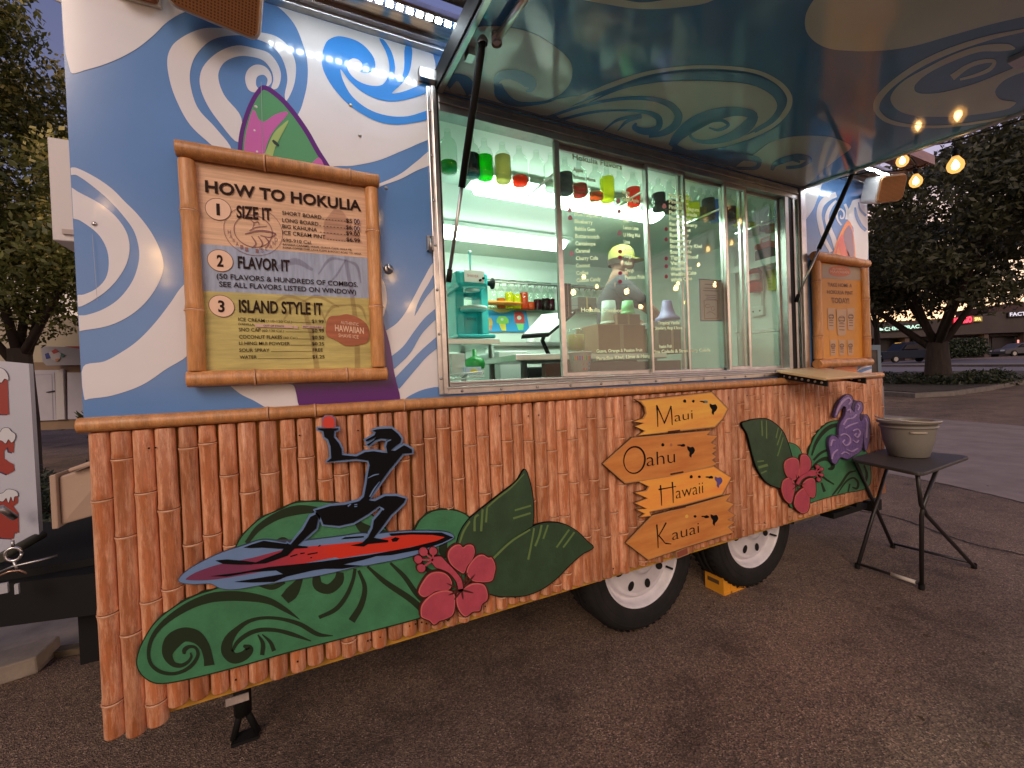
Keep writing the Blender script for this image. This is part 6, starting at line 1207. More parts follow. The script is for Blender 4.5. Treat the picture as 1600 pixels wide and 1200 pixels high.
p = (XE-.13, .62, z_+.019); tg = thing('syrup_jug', 'pink handled jug with grey blue syrup on the small end wall shelf', 'jug', p); MB().box((p[0]-.05, p[1]-.07, p[2]), (p[0]+.05, p[1]+.07, p[2]+.11)).build('jug_syrup', syrup_mat('syrup_bluegrey', (95, 120, 135)), tg, bevel=.02); MB().box((p[0]-.052, p[1]-.072, p[2]+.111), (p[0]+.052, p[1]+.072, p[2]+.16)).build('jug_body', syrup_mat('jug_pink', (225, 150, 140), .7), tg, bevel=.02); MB().tube([(p[0], p[1]-.035, p[2]+.16), (p[0], p[1]-.035, p[2]+.20), (p[0], p[1]+.035, p[2]+.20), (p[0], p[1]+.035, p[2]+.16)], .010).build('jug_handle', mat('handle_pink', (.7, .35, .32), .4, srgb=False), tg)

# window lettering (printed on the panes)
def paint(name, c, tr):
    m = bpy.data.materials.new(name); m.use_nodes = True; nt = m.node_tree; p = nt.nodes['Principled BSDF']; p.inputs['Base Color'].default_value = (*c, 1); p.inputs['Specular IOR Level'].default_value = .2
    t = nt.nodes.new('ShaderNodeBsdfTranslucent'); t.inputs[0].default_value = (*c, 1); mx = nt.nodes.new('ShaderNodeMixShader'); mx.inputs[0].default_value = tr; nt.links.new(p.outputs[0], mx.inputs[1]); nt.links.new(t.outputs[0], mx.inputs[2]); nt.links.new(mx.outputs[0], nt.nodes['Material Output'].inputs[0]); return m
M_ltr = paint('glass_lettering', (.95, .90, .66), .5); M_ltr2 = mat('glass_lettering_dark', (.22, .18, .09), .5, srgb=False); M_tag = mat('pink_tag', (.80, .42, .58), .5, srgb=False)
lt = thing('window_lettering', 'pale printed list of flavours on the second and third panes', 'lettering', W(940, 400, .034))
fw1 = wall(.0365); fw2 = wall(.0185)
zg = lambda p: zz(860, 220, 6.665, p)
text('Hokulia Flavors', zg([(232, 190)])[0], zg([(745, 300)])[0], 8.5, fw1, M_ltr2, lt, bold=.02)
L1 = ['Apple', 'Bahama Mama', 'Banana', 'Bavarian Cream', 'Black Cherry', 'Blackberry', 'Blue Raspberry', 'Blueberry', 'Bubble Gum', 'Butterscotch', 'Cantaloupe', 'Caramel', 'Cherry Cola', 'Coconut', 'Coffee', 'Cotton Candy']
for i, s_ in enumerate(L1):
    y = 267+i*11.6; x_ = 895.5+.4*i*.9; w_ = 3.15*len(s_)
    text(s_, (x_, y), (x_+w_, y+w_*(.185-.0165*i)), 6.0-.02*i, fw1, M_ltr2 if i < 6 else M_ltr, lt, bold=.035, key='a')
L2 = ['Grape', 'Green Apple', 'Guava', 'Horchata', 'Kiwi', 'Lemon Lime', 'Li Hing Mui', 'Lime', 'Lychee', 'Mango', 'Melon', 'Orange', 'Passion Fruit']
for i, s_ in enumerate(L2):
    y = 302+i*11.2; x_ = 972+.4*i; w_ = 2.35*len(s_); text(s_, (x_, y), (x_+w_, y+w_*(.15-.0165*i)), 5.6, fw1, M_ltr, lt, bold=.035, key='a')
L3 = ['Pina Colada', 'Pineapple', 'Pink Bubblegum', 'Pink Lemonade', 'Pomegranate', 'Red Raspberry', 'Red Velvet', 'Root Beer', 'Strawberry', 'Strawberry Kiwi', 'Sour Apple', "Tiger's Blood", 'Vanilla', 'Watermelon', 'Wedding Cake', 'White Cake']
for i, s_ in enumerate(L3):
    y = 308+i*8.85; x_ = 1045+.2*i; w_ = 3.35*len(s_); text(s_, (x_, y), (x_+w_, y+w_*(.14-.016*i)), 5.6, wall(.046) if False else fw2, M_ltr, lt, bold=.04, key='b')
for s_, pa, pb, cp, f_ in (('Paradise Kiwi, Lime & Mango', (932, 563), (1020, 558), 5.5, fw1), ('Hokulia Combos', (908, 487), (972, 488), 6, fw1), ('Tropical Vanilla', (1028, 507), (1062, 506.5), 5, fw2), ('Strawberry, Mango & Banana', (1024, 515), (1066, 514), 4.5, fw2), ('Pina Colada & Strawberry Colada', (1020, 552), (1110, 549), 5, fw2), ('Guava, Orange & Passion Fruit', (932, 551), (1004, 549), 5, fw1), ('Passion Fruit', (1030, 544), (1050, 543), 5, fw2)):
    text(s_, pa, pb, cp, f_, M_ltr, lt, bold=.035, key='c')
mb = MB()
for x_, y in ((890, 328), (891, 340), (966, 314), (967.5, 330), (968, 364), (893, 396), (1038, 322)):
    flat_into(mb, [(x_+3.3*math.cos(t)*(1+.2*math.sin(3*t)), y+4*math.sin(t)) for t in np.linspace(0, 6, 12)], wall(.0185) if x_ > 1010 else wall(.0352))
mb.build('petal_sticker', M_tag, lt)
mb = MB()
for y in (358, 374, 404, 416, 432): flat_into(mb, [(1041+2.6*math.cos(t), y+3.2*math.sin(t)) for t in np.linspace(0, 6, 10)], wall(.0185))
for y in (393, 402, 427, 440): flat_into(mb, [(969+3.2*math.cos(t), y+3.2*math.sin(t)) for t in np.linspace(0, 6, 10)], wall(.0352))
mb.build('petal_sticker', mat('crimson_tag', (.45, .05, .14), .5, srgb=False), lt)
# ============================================================ FOLDING TABLE AND BUCKET
tg = thing('folding_table', 'small black folding side table with crossed tube legs behind the trailer', 'table', (3.45, -.27, 0))
zt_ = .745; t_ = [G(*p, zt_) for p in ((1326, 716), (1385, 700), (1518, 712), (1440, 740))]
def rounded(P4, r, n=5):
    out = []; L = len(P4)
    for i in range(L):
        a, b, c = P4[i-1][:2], P4[i][:2], P4[(i+1) % L][:2]; u = (a-b)/np.linalg.norm(a-b); v = (c-b)/np.linalg.norm(c-b); p0, p1 = b+u*r, b+v*r
        for k in range(n+1): t = k/n; out.append((1-t)**2*p0+2*t*(1-t)*b+t*t*p1)
    return out
P4 = [np.array([3.03, -.475]), np.array([3.17, -.05]), np.array([3.80, -.04]), np.array([3.83, -.455])]
P4 = [t_[3][:2], t_[0][:2], t_[1][:2], t_[2][:2]]
rp = rounded(P4, .07); n = len(rp)
M_tab = mat('table_black_resin', (.045, .038, .033), .55, srgb=False, noise=.15, nscale=40, bump=.4, bscale=150)
mb = MB(); mb.add([(p[0], p[1], zt_) for p in rp]+[(p[0], p[1], zt_-.02) for p in rp], [tuple(range(n))[::-1], tuple(range(n, 2*n))]+[(i, (i+1) % n, n+(i+1) % n, n+i) for i in range(n)]); mb.build('table_top', M_tab, tg, bevel=.005)
A, B, Cc, Dd = G(1340, 888), G(1440, 921), G(1522, 888), G(1395, 856)
for q in (A, B, Cc, Dd): q[2] = .012
tpf = lambda x, y: G(x, y, zt_-.025)
far_l, far_r, near_l, near_r = tpf(1343, 728), tpf(1386, 733), tpf(1434, 741), tpf(1462, 738)
M_tube = mat('black_tube', (.018, .016, .015), .4, srgb=False)
def up_to(p, q, z=zt_-.021): return p+(q-p)*((z-p[2])/(q[2]-p[2]))
hn = W(1440, 796, -.435)
for a, h_, t in ((A, None, W(1385, 735, -.07)), (Dd, None, W(1340, 729, -.05)), (B, hn, W(1461, 741, -.445)), (Cc, hn, W(1434, 745, -.445))):
    MB().tube([a, up_to(a, t)] if h_ is None else [a, h_+(a-h_)*.08, h_+(t-h_)*.15, up_to(h_, t)], .0115, 10).build('leg', M_tube, tg)
for a, b in ((A, B), (Dd, Cc)): MB().tube([a+(b-a)*.02+[0, 0, .02], b-(b-a)*.02+[0, 0, .02]], .0095, 8).build('cross_bar', M_tube, tg)
MB().tube([A+(B-A)*.55+[0, 0, .02], A+(B-A)*.92+[0, 0, .02]], .0115, 10).build('paper_label', mat('label_white', (.55, .5, .42), .5, srgb=False), tg)
for q in (A, B, Cc, Dd): MB().lathe([(.015, -.012), (.015, .02)], q, 10).build('foot_cap', M_black, tg)
b1 = (G(1388, 712, zt_)+G(1457, 712, zt_))/2; bc = np.array([3.50, -.255, zt_+.001])
tg = thing('bucket', 'grey plastic bucket with wire handle standing on the black folding table', 'bucket', bc)
M_bk = mat('bucket_grey', (.21, .195, .165), .42, srgb=False, noise=.06, nscale=4)
MB().lathe([(0, .004), (.094, .0), (.100, .006), (.126, .10), (.138, .195), (.141, .215), (.156, .218), (.158, .232), (.146, .236), (.138, .228), (.120, .10), (.094, .012), (0, .010)], bc, 40).build('bucket_body', M_bk, tg)
MB().lathe([(.1395, .186), (.146, .190), (.146, .198), (.1395, .202)], bc, 40).build('rim_band', M_bk, tg)
c = bc+[0, 0, .232]
MB().tube([(c[0]+.160*math.cos(t), c[1]+.160*math.sin(t), c[2]+.012+.012*math.sin(t*1.)) for t in np.linspace(math.radians(100), math.radians(280), 18)], .0045, 8).build('handle', mat('handle_pale', (.42, .36, .28), .4, srgb=False), tg)
q = bc+[.0, .0, .165]; MB().tube([(q[0]+.137*math.cos(t), q[1]+.137*math.sin(t), q[2]) for t in np.linspace(math.radians(205), math.radians(240), 6)], .006, 8).build('grip', mat('handle_pale', (.42, .36, .28)), tg)

# wheel chock
tg = thing('wheel_chock', 'yellow plastic wheel chock wedged under the rear wheel', 'wheel chock', G(1130, 925))
b0 = G(1106, 918); b1_ = G(1131, 931); b2 = G(1167, 918); hh = .105
M_yel = mat('chock_yellow', (.70, .30, .02), .5, srgb=False, noise=.1, nscale=9)
x0c = b1_[0]; y0c = b1_[1]; dpt = .13; L_ = .20
for yy in (y0c, y0c+dpt-.015):
    m = MB(); prof = [(0, 0), (0, hh), (.035, hh*.99), (.07, hh*.66), (.11, hh*.40), (.155, hh*.2), (L_, .02), (L_, 0)]; n = len(prof)
    m.add([(x0c+a, yy, b) for a, b in prof]+[(x0c+a, yy+.015, b) for a, b in prof], [tuple(range(n)), tuple(range(n, 2*n))[::-1]]+[(i, n+i, n+(i+1) % n, (i+1) % n) for i in range(n)]); m.build('side_plate', M_yel, tg)
MB().box((x0c-.0, y0c+.015, 0), (x0c+.012, y0c+dpt-.015, hh)).build('back_plate', M_yel, tg)
m = MB(); m.hexa([(x0c+.012, y0c+.015, .02), (x0c+L_, y0c+.015, .0), (x0c+L_, y0c+dpt-.015, .0), (x0c+.012, y0c+dpt-.015, .02)], [(x0c+.012, y0c+.015, hh*.85), (x0c+L_, y0c+.015, .015), (x0c+L_, y0c+dpt-.015, .015), (x0c+.012, y0c+dpt-.015, hh*.85)]); m.build('ramp', M_yel, tg)
MB().box((x0c-.002, y0c+.03, hh*.52), (x0c-.0005, y0c+dpt-.02, hh*.75)).build('label_print', mat('chock_print', (.10, .06, .03), .5, srgb=False), tg)
MB().box((x0c+.06, y0c-.004, .0), (x0c+.07, y0c-.0005, hh*.74)).box((x0c+.005, y0c-.004, .0), (x0c+L_-.02, y0c-.0005, .012)).build('rib', M_yel, tg)
MB().lathe([(.008, -.002), (0, -.0025)], (x0c+.12, y0c, hh*.22), 10, 'y').build('hole', M_black, tg)

# ============================================================ LEFT SIDE
tg = thing('concrete_block', 'pale concrete block lying on the ground by the drawbar', 'concrete block', (-1.5, 1.4, 0))
m = MB(); m.hexa([(-2.6, .95, 0), (-1.219, 1.298, 0), (-1.205, 1.50, 0), (-2.6, 1.22, 0)], [(-2.6, .95, .085), (-1.222, 1.298, .085), (-1.215, 1.50, .085), (-2.6, 1.22, .085)]); m.build('block', M_concL, tg, bevel=.008)
p = G(120, 1005); tag(MB().hexa([(-1.55, 1.50, 0), (-1.10, 1.40, 0), (-1.09, 1.46, 0), (-1.54, 1.56, 0)], [(-1.55, 1.50, .03), (-1.10, 1.40, .03), (-1.09, 1.46, .03), (-1.54, 1.56, .03)]).build('timber_strip', mat('old_timber', (.12, .09, .05), .8, srgb=False, noise=.4, nscale=6, stretch=(1, 8, 8))), 'weathered timber strip on the ground beside the concrete block', 'timber')
# ice cream sign on a stand
ts = thing('ice_cream_sign', 'tall grey white sign board with red snow capped letters at the left edge', 'sign', W(20, 860, .75))
M_sg = mat('sign_board_grey', (.50, .52, .58), .35, srgb=False, noise=.06, nscale=3)
F7 = lambda e: wall(.75-e)
flat_into(MB(), [(-140, 560), (0, 564), (45, 568), (61, 835), (30, 853), (0, 868), (-150, 925)], F7(0), .03).build('sign_panel', M_sg, ts)
M_rd = mat('letter_red', (.30, .035, .022), .45, srgb=False); M_nv = mat('letter_navy', (.03, .02, .07), .45, srgb=False); M_sn = mat('letter_snow', (.60, .62, .64), .5, srgb=False)
zs = lambda p: zz(0, 550, 3.43, p); zt7 = lambda p: zz(0, 700, 4.6125, p)
def letter(body, snow, conv):
    b = conv(body); flat_into(MB(), [(x-2.6, y+1.2) for x, y in b], F7(.001)).build('letter_shadow', M_nv, ts); flat_into(MB(), b, F7(.0022)).build('letter', M_rd, ts)
    s_ = spline(conv(snow), 4); flat_into(MB(), offset(s_, .7), F7(.0032)).build('snow_outline', M_ink, ts); flat_into(MB(), s_, F7(.0044)).build('snow_cap', M_sn, ts)
letter([(-60, 150), (40, 145), (48, 335), (8, 335), (-60, 300)], [(-60, 150), (-60, 90), (-20, 85), (15, 90), (40, 120), (44, 150), (25, 143), (5, 165), (-15, 150)], zs)
letter([(-60, 470), (40, 470), (78, 468), (72, 540), (50, 535), (42, 510), (22, 530), (22, 570), (50, 590), (72, 600), (78, 635), (40, 657), (0, 640), (-40, 600)], [(-20, 470), (-20, 440), (0, 430), (15, 410), (45, 408), (60, 425), (80, 440), (80, 465), (62, 485), (45, 468), (30, 490), (10, 475)], zs)
letter([(-40, 380), (60, 350), (128, 350), (128, 395), (95, 420), (132, 470), (136, 610), (105, 612), (95, 655), (10, 650), (-30, 600)], [(-20, 370), (-15, 335), (20, 325), (50, 300), (85, 300), (120, 315), (128, 345), (105, 350), (95, 385), (78, 350), (60, 395), (45, 360), (20, 385)], zt7)
m = MB(); m.tube([W(0, 793, .66), W(23, 809, .7)], .012); m.build('arm', M_alud, ts)
m = MB(); m.tube([W(-60, 860, .9), W(-60, 1030, .9)], .02); m.build('stand', mat('stand_olive', (.05, .05, .035), .6, srgb=False), ts); m = MB(); m.tube([W(66, 835, .78), W(0, 872, .62)], .018); m.build('stand', mat('stand_olive', (.05, .05, .035), .6, srgb=False), ts)
# building with garage doors behind
dg_ = 9.5
def BP(x, y, d=dg_, dd=0.): return D(x, y, d+dd)
tg = thing('garage_building', 'tan building with white doors and a printed sign strip beyond the bushes', 'building', BP(90, 655))
fwd = -(R @ np.array([0, 0, 1.]))
def dplate(name, px, d, thick, m, parent, sm=False): return flat_into(MB(), spline(px, 3) if sm else px, lambda x, y: D(x, y, d), thick, tuple(fwd)).build(name, m, parent)
M_tanw = mat('tan_wall', (.24, .16, .10), .8, srgb=False, noise=.1, nscale=3)
dplate('wall', [(-700, 566), (340, 566), (340, 662), (-700, 700)], dg_, .25, M_tanw, tg)
dplate('upper_wall', [(-700, 470), (340, 500), (340, 566), (-700, 566)], dg_+.3, .25, mat('upper_wall', (.40, .34, .24), .8, srgb=False), tg)
M_door = mat('door_white', (.44, .42, .47), .6, srgb=False, noise=.06, nscale=3)
dplate('door', [(-80, 580), (98, 578), (102, 656), (-80, 662)], dg_-.06, .06, M_door, tg)
dplate('door_frame', [(86, 580), (98, 576), (101, 655), (88, 656)], dg_-.09, .03, mat('door_pale', (.50, .47, .46), .6, srgb=False), tg)
dplate('door', [(105, 582), (150, 582), (150, 655), (106, 655)], dg_-.06, .05, M_door, tg)
m = MB(); fd = lambda x, y: D(x, y, dg_-.065)
for s_ in ([(48, 586, .6), (81, 585, .6), (83, 655, .6)], [(85, 582, 1.), (88, 655, 1.)], [(20, 586, .6), (20, 660, .6)]): flat_into(m, stroke(s_, 1), fd)
m.build('panel_groove', mat('groove', (.2, .18, .22), .7, srgb=False), tg)
flat_into(MB(), stroke([(72, 613, 1.2), (84, 611, 1.8)], 1), lambda x, y: D(x, y, dg_-.09), .02, tuple(fwd)).build('door_handle', M_black, tg)
dplate('sign_strip', [(64, 541), (137, 543), (137, 570), (72, 571), (66, 564)], dg_-.3, .08, mat('strip_white', (.40, .38, .40), .5, srgb=False), tg, False)
for nm, p_, c in (('sign_red', [(100, 541), (136, 541), (136, 547)], (.45, .04, .03)), ('sign_patch', [(70, 553), (76, 551), (79, 559), (72, 561)], (.03, .05, .25)), ('sign_patch', [(76, 551), (86, 547), (95, 552), (94, 560), (88, 565), (80, 561)], (.55, .5, .5)), ('sign_patch', [(80, 549), (86, 545), (92, 550), (84, 553)], (.45, .05, .03)), ('sign_patch', [(94, 551), (102, 555), (97, 559)], (.03, .16, .12)), ('sign_patch', [(86, 561), (93, 560), (91, 564), (87, 565)], (.6, .25, .08))):
    dplate(nm, p_, dg_-.31 if nm == 'sign_red' else dg_-.31-.002*len(MATS) % .02, .005, mat('sgn%d' % len(MATS), c, .5, srgb=False), tg)

# ============================================================ RIGHT SIDE
M_mall = mat('mall_wall', (.045, .034, .030), .85, srgb=False, noise=.2, nscale=.6); M_mall2 = mat('mall_fascia', (.060, .046, .040), .85, srgb=False, noise=.15, nscale=.4); M_dkg = mat('shop_glass', (.02, .018, .02), .35, srgb=False, spec=.2)
dm = 52.
tg = thing('shopping_strip', 'long low dark shop building with lit signs across the road', 'building', D(1500, 560, dm))
dplate('wall', [(1250, 520), (2100, 480), (2100, 556), (1250, 566)], dm+1.5, 6., M_mall, tg)
dplate('fascia', [(1250, 508), (1440, 500), (1530, 492), (1560, 487), (2100, 462), (2100, 505), (1560, 520), (1440, 526), (1250, 533)], dm, 1.5, M_mall2, tg)
dplate('roof', [(1545, 488), (1545, 478), (1575, 474), (1640, 468), (2100, 440), (2100, 470), (1600, 486)], dm+1, 4, mat('mall_roof', (.05, .022, .02), .8, srgb=False), tg)
dplate('roof', [(1355, 503), (1368, 500), (1368, 512), (1355, 513)], dm+1, 4, mat('mall_roof', (.05, .022, .02)), tg)
for xa in range(1290, 2000, 62): dplate('pillar', [(xa, 520), (xa+7, 520), (xa+7, 563), (xa, 563)], dm+.3, .8, mat('pillar_brick', (.09, .06, .05), .9, srgb=False), tg)
for xa in range(1300, 1960, 62):
    dplate('shop_window', [(xa+2, 528), (xa+48, 526), (xa+48, 560), (xa+2, 561)], dm+1.4, .1, M_dkg, tg)
    dplate('window_head_board', [(xa-2, 522), (xa+55, 520), (xa+55, 524), (xa-2, 526)], dm+.9, .3, M_mall, tg)  # plain board in the wall colour above each shop window
def lit(name, s_, px_, cap, c, e_, lb, back=None, d=dm-.3, bold=.03):
    tgl = thing(name, lb, 'shop sign', D(px_[0][0], px_[0][1], d))
    text(s_, px_[0], px_[1], cap, lambda x, y: D(x, y, d-.05), emis('glow_'+s_.lower().replace(' ', '_'), c, e_), tgl, 'sign_letters', bold=bold)
    (xa, ya), (xb, yb_) = px_; MB_ = dplate('sign_back', [(xa-2, ya-cap-1.5), (xb+2, yb_-cap-1.5), (xb+2, yb_+1.5), (xa-2, ya+1.5)], d, .12, back or M_mall, tgl); return tgl
lit('shop_sign', 'CHIROPRACTIC', ((1382, 517), (1452, 511)), 5.2, (.45, .75, .60), 1.0, 'green white lit sign reading CHIROPRACTIC left of the tree trunk')
t_ = thing('shop_sign', 'small square green white lit panel beside the chiropractic sign', 'shop sign', D(1377, 515, dm)); dplate('sign_panel', [(1374.5, 512), (1380.5, 511.5), (1380.5, 516), (1374.5, 516.5)], dm-.3, .1, emis('glow_green', (.5, .85, .65), 1.1), t_)
t_ = lit('shop_sign', 'MARGO', ((1491, 506), (1519, 502.5)), 8., (1., .04, .08), 2.2, 'bright red lit letters on the shop fascia right of the trunk', mat('red_back', (.25, .01, .02), .5, srgb=False), bold=.06)
t_ = lit('shop_sign', 'SPA', ((1523, 501), (1533, 500.5)), 4.6, (.9, .75, .25), 1.1, 'small yellow lit sign beside the red letters', mat('yellow_back', (.45, .35, .1), .5, srgb=False))
lit('shop_sign', 'FACTORY', ((1578, 494), (1625, 491)), 5.2, (.55, .55, .65), .9, 'white lit letters starting FAC at the right edge of the view')
def panel(lb, px_, c, e_, d=dm+.8, nm='window_sign'):
    t_ = thing(nm, lb, 'shop sign', D(px_[0][0], px_[0][1], d)); dplate('lit_panel', px_, d, .08, emis('glow%d' % len(bpy.data.materials), c, e_), t_); q = [(px_[0][0]-.7, px_[0][1]-.7), (px_[1][0]+.7, px_[1][1]-.7), (px_[2][0]+.7, px_[2][1]+.7), (px_[3][0]-.7, px_[3][1]+.7)]; dplate('sign_frame', q, d+.09, .05, M_black, t_)
panel('amber lit window sign behind the dark pickup', [(1399, 536), (1412, 535), (1412, 540.5), (1399, 541)], (1., .55, .08), 1.5)
panel('small bluish white lit window sign right of the amber one', [(1420, 535.5), (1426, 535.5), (1426, 539), (1420, 539)], (.6, .85, 1.), 1.3)
panel('violet white lit window sign just right of the tree trunk', [(1481, 535), (1490, 535), (1490, 539.5), (1481, 539.5)], (.75, .55, 1.), 1.6)
panel('orange lit box sign between two pillars', [(1515, 529.5), (1530, 528.5), (1530, 534), (1515, 535)], (1., .55, .15), 1.1)
t_ = thing('notice_board', 'small grey notice board standing beside the hedge by the shops', 'sign', D(1535, 545, 48)); dplate('board', [(1532, 537), (1537, 537), (1537, 551), (1532, 551)], 48, .1, mat('notice_grey', (.3, .28, .3), .6, srgb=False), t_); dplate('board_print', [(1533, 540), (1536, 540), (1536, 544), (1533, 544)], 47.95, .01, M_dkg, t_)
t_ = thing('window_sign', 'small red and white neon at the far right above the parked car', 'shop sign', D(1593, 533, dm)); dplate('lit_panel', [(1590, 531), (1597, 531), (1597, 536), (1590, 536)], dm+.8, .05, emis('neon_pink', (.9, .35, .3), .9), t_); dplate('sign_frame', [(1589, 530), (1598, 530), (1598, 537), (1589, 537)], dm+.9, .05, M_black, t_)

# vehicles: box-modelled with cabin, wheels, lights; seen small
def car(lb, cpx, d, L, H, col_, kind, flip=1, tail=None, cat='car', name='parked_car'):
    base = D(cpx[0], cpx[1], d); tgc = thing(name, lb, cat, base); ex = np.array([R[0][0], R[1][0], 0]); ex /= np.linalg.norm(ex); ex = ex*flip; ez = np.array([0, 0, 1.]); ey = np.cross(ez, ex)
    fn = lambda a, b, c: base+ex*a+ey*b+ez*c
    def ext(name, prof, b0, b1, m, tap=0.):
        n = len(prof); v = [fn(a, b0+tap*(c > .9), c) for a, c in prof]+[fn(a, b1-tap*(c > .9), c) for a, c in prof]; mb = MB(); mb.add(v, [tuple(range(n)), tuple(range(n, 2*n))[::-1]]+[(i, n+i, n+(i+1) % n, (i+1) % n) for i in range(n)]); return mb.build(name, m, tgc, bevel=.04)
    if kind == 'pickup':
        ext('body', [(-L/2, .35), (L/2, .35), (L/2, .85), (L/2-.1, 1.05), (L*.22, 1.12), (-L*.5, 1.12), (-L/2, .9)], -.9, .9, col_)
        ext('cabin', [(-.45, 1.1), (1.35, 1.1), (.85, 1.68), (.7, H), (-.3, H), (-.42, 1.7)], -.8, .8, col_, .1)
        ext('side_window', [(-.3, 1.18), (1.1, 1.18), (.72, 1.62), (-.25, 1.66)], -.86, .86, M_dkg)
    else:
        ext('body', [(-L/2, .32), (L/2, .32), (L/2, .62), (L/2-.25, .80), (L*.2, .95), (-L*.40, 1.0), (-L/2+.05, .92)], -.88, .88, col_)
        ext('cabin', [(-L*.40, .95), (L*.24, .92), (L*.08, H-.06), (-.1, H), (-L*.26, H-.05)], -.78, .78, col_, .1)
        ext('side_window', [(-L*.31, 1.0), (L*.17, .98), (L*.07, H-.12), (-L*.22, H-.1)], -.83, .83, M_dkg)
    for a in (-L*.31, L*.31):
        for b in (-.86, .86):
            w = MB(); c = fn(a, b, .33); q = []
            for r_, o_ in ((.33, -.1), (.33, .1)):
                q += [c+ex*r_*math.cos(t)+ez*r_*math.sin(t)+ey*o_ for t in np.linspace(0, 2*math.pi, 19)[:-1]]
            w.add(q, [tuple(range(18)), tuple(range(18, 36))[::-1]]+[(i, (i+1) % 18, 18+(i+1) % 18, 18+i) for i in range(18)]); w.build('wheel', M_rubber, tgc)
            w = MB(); w.add([c+ex*.2*math.cos(t)+ez*.2*math.sin(t)+ey*(.105 if b > 0 else -.105) for t in np.linspace(0, 2*math.pi, 15)[:-1]], [tuple(range(14))]); w.build('rim', M_alud, tgc)
    for b in (-.6, .6):
        w = MB(); w.add([fn(L/2+.02, b-.2, .62), fn(L/2+.02, b+.2, .62), fn(L/2-.02, b+.2, .78), fn(L/2-.02, b-.2, .78)], [(0, 1, 2, 3)]); w.build('headlight', mat('lamp_glass', (.6, .6, .6), .1, srgb=False), tgc)
        if tail: 
            w = MB(); v = [fn(-L/2-.06, b*1.42-.12, .7), fn(-L/2-.06, b*1.42+.12, .7), fn(-L/2-.06, b*1.42+.12, 1.06), fn(-L/2-.06, b*1.42-.12, 1.06)]; v2 = [p+ex*.22 for p in v]; w.hexa(v, v2); w.build('tail_light', tail, tgc)
    return tgc
M_navy = mat('car_dark_blue', (.012, .016, .028), .5, srgb=False, spec=.15); M_silv = mat('car_grey', (.07, .068, .075), .45, .0, srgb=False, spec=.3); M_tail = emis('tail_red', (1., .05, .03), 1.6)
car('dark pickup truck with lit red tail light parked behind the tree trunk', (1418, 566), 40., 6.2, 1.85, M_navy, 'pickup', -1, M_tail, 'pickup truck', 'pickup_truck')
car('grey parked car by the shops at the right edge of the view', (1590, 557), 46., 4.6, 1.45, M_silv, 'sedan', -1)
def Tz(p): return np.array([p[0], p[1], T(p[0], p[1])])

# foliage -------------------------------------------------------------------
def leaves(name, blobs, n, size, m, parent, seed, droop=0., thin=1., kind=None, zmin=None):
    rs = np.random.RandomState(seed); per = np.array([b[1]**2*b[2] if len(b) > 2 else b[1]**2 for b in blobs]); per = (per/per.sum()*n).astype(int); C_ = []
    for b, k in zip(blobs, per):
        k = max(k, 3); d = rs.normal(size=(k, 3)); d /= np.linalg.norm(d, axis=1)[:, None]; rr = b[1]*rs.uniform(.0, 1, k)**.42; C_.append(np.array(b[0])+d*rr[:, None]*np.array([1, 1, .8]))
    C_ = np.vstack(C_)
    if zmin is not None: C_ = C_[C_[:, 2] > zmin+.5*np.sin(C_[:, 0]*1.7+C_[:, 1])+.4*np.sin(C_[:, 1]*3.1)]
    N_ = len(C_); u = rs.normal(size=(N_, 3)); u[:, 2] -= droop; u /= np.linalg.norm(u, axis=1)[:, None]; v = np.cross(u, rs.normal(size=(N_, 3))); v /= np.linalg.norm(v, axis=1)[:, None]
    s = size*rs.uniform(.6, 1.4, N_)[:, None]; V = np.empty((N_, 4, 3)); V[:, 0] = C_-u*s; V[:, 1] = C_+v*s*.42*thin; V[:, 2] = C_+u*s; V[:, 3] = C_-v*s*.42*thin
    me = bpy.data.meshes.new(name); me.vertices.add(N_*4); me.vertices.foreach_set('co', V.reshape(-1)); me.loops.add(N_*4); me.loops.foreach_set('vertex_index', np.arange(N_*4)); me.polygons.add(N_); me.polygons.foreach_set('loop_start', np.arange(0, N_*4, 4)); me.update(); me.validate()
    return link(name, me, m, parent)
def leaf_mat(name, a, b, tr=.3, sc_=6.):
    m = bpy.data.materials.new(name); m.use_nodes = True; nt = m.node_tree; p = nt.nodes['Principled BSDF']; p.inputs['Roughness'].default_value = .5
    co = nt.nodes.new('ShaderNodeTexCoord'); n = nt.nodes.new('ShaderNodeTexNoise'); n.inputs['Scale'].default_value = sc_; n.inputs['Detail'].default_value = 5; nt.links.new(co.outputs['Object'], n.inputs[0]); r = nt.nodes.new('ShaderNodeValToRGB'); nt.links.new(n.outputs[0], r.inputs[0])
    r.color_ramp.elements[0].position = .35; r.color_ramp.elements[1].position = .65; r.color_ramp.elements[0].color = (*a, 1); r.color_ramp.elements[1].color = (*b, 1); nt.links.new(r.outputs[0], p.inputs['Base Color'])
    t = nt.nodes.new('ShaderNodeBsdfTranslucent'); nt.links.new(r.outputs[0], t.inputs[0]); mx = nt.nodes.new('ShaderNodeMixShader'); mx.inputs[0].default_value = tr; nt.links.new(p.outputs[0], mx.inputs[1]); nt.links.new(t.outputs[0], mx.inputs[2]); nt.links.new(mx.outputs[0], nt.nodes['Material Output'].inputs[0]); return m
M_bark = mat('bark', (.045, .032, .024), .95, srgb=False, noise=.4, nscale=8, stretch=(1, 1, .2), bump=1, bscale=20)
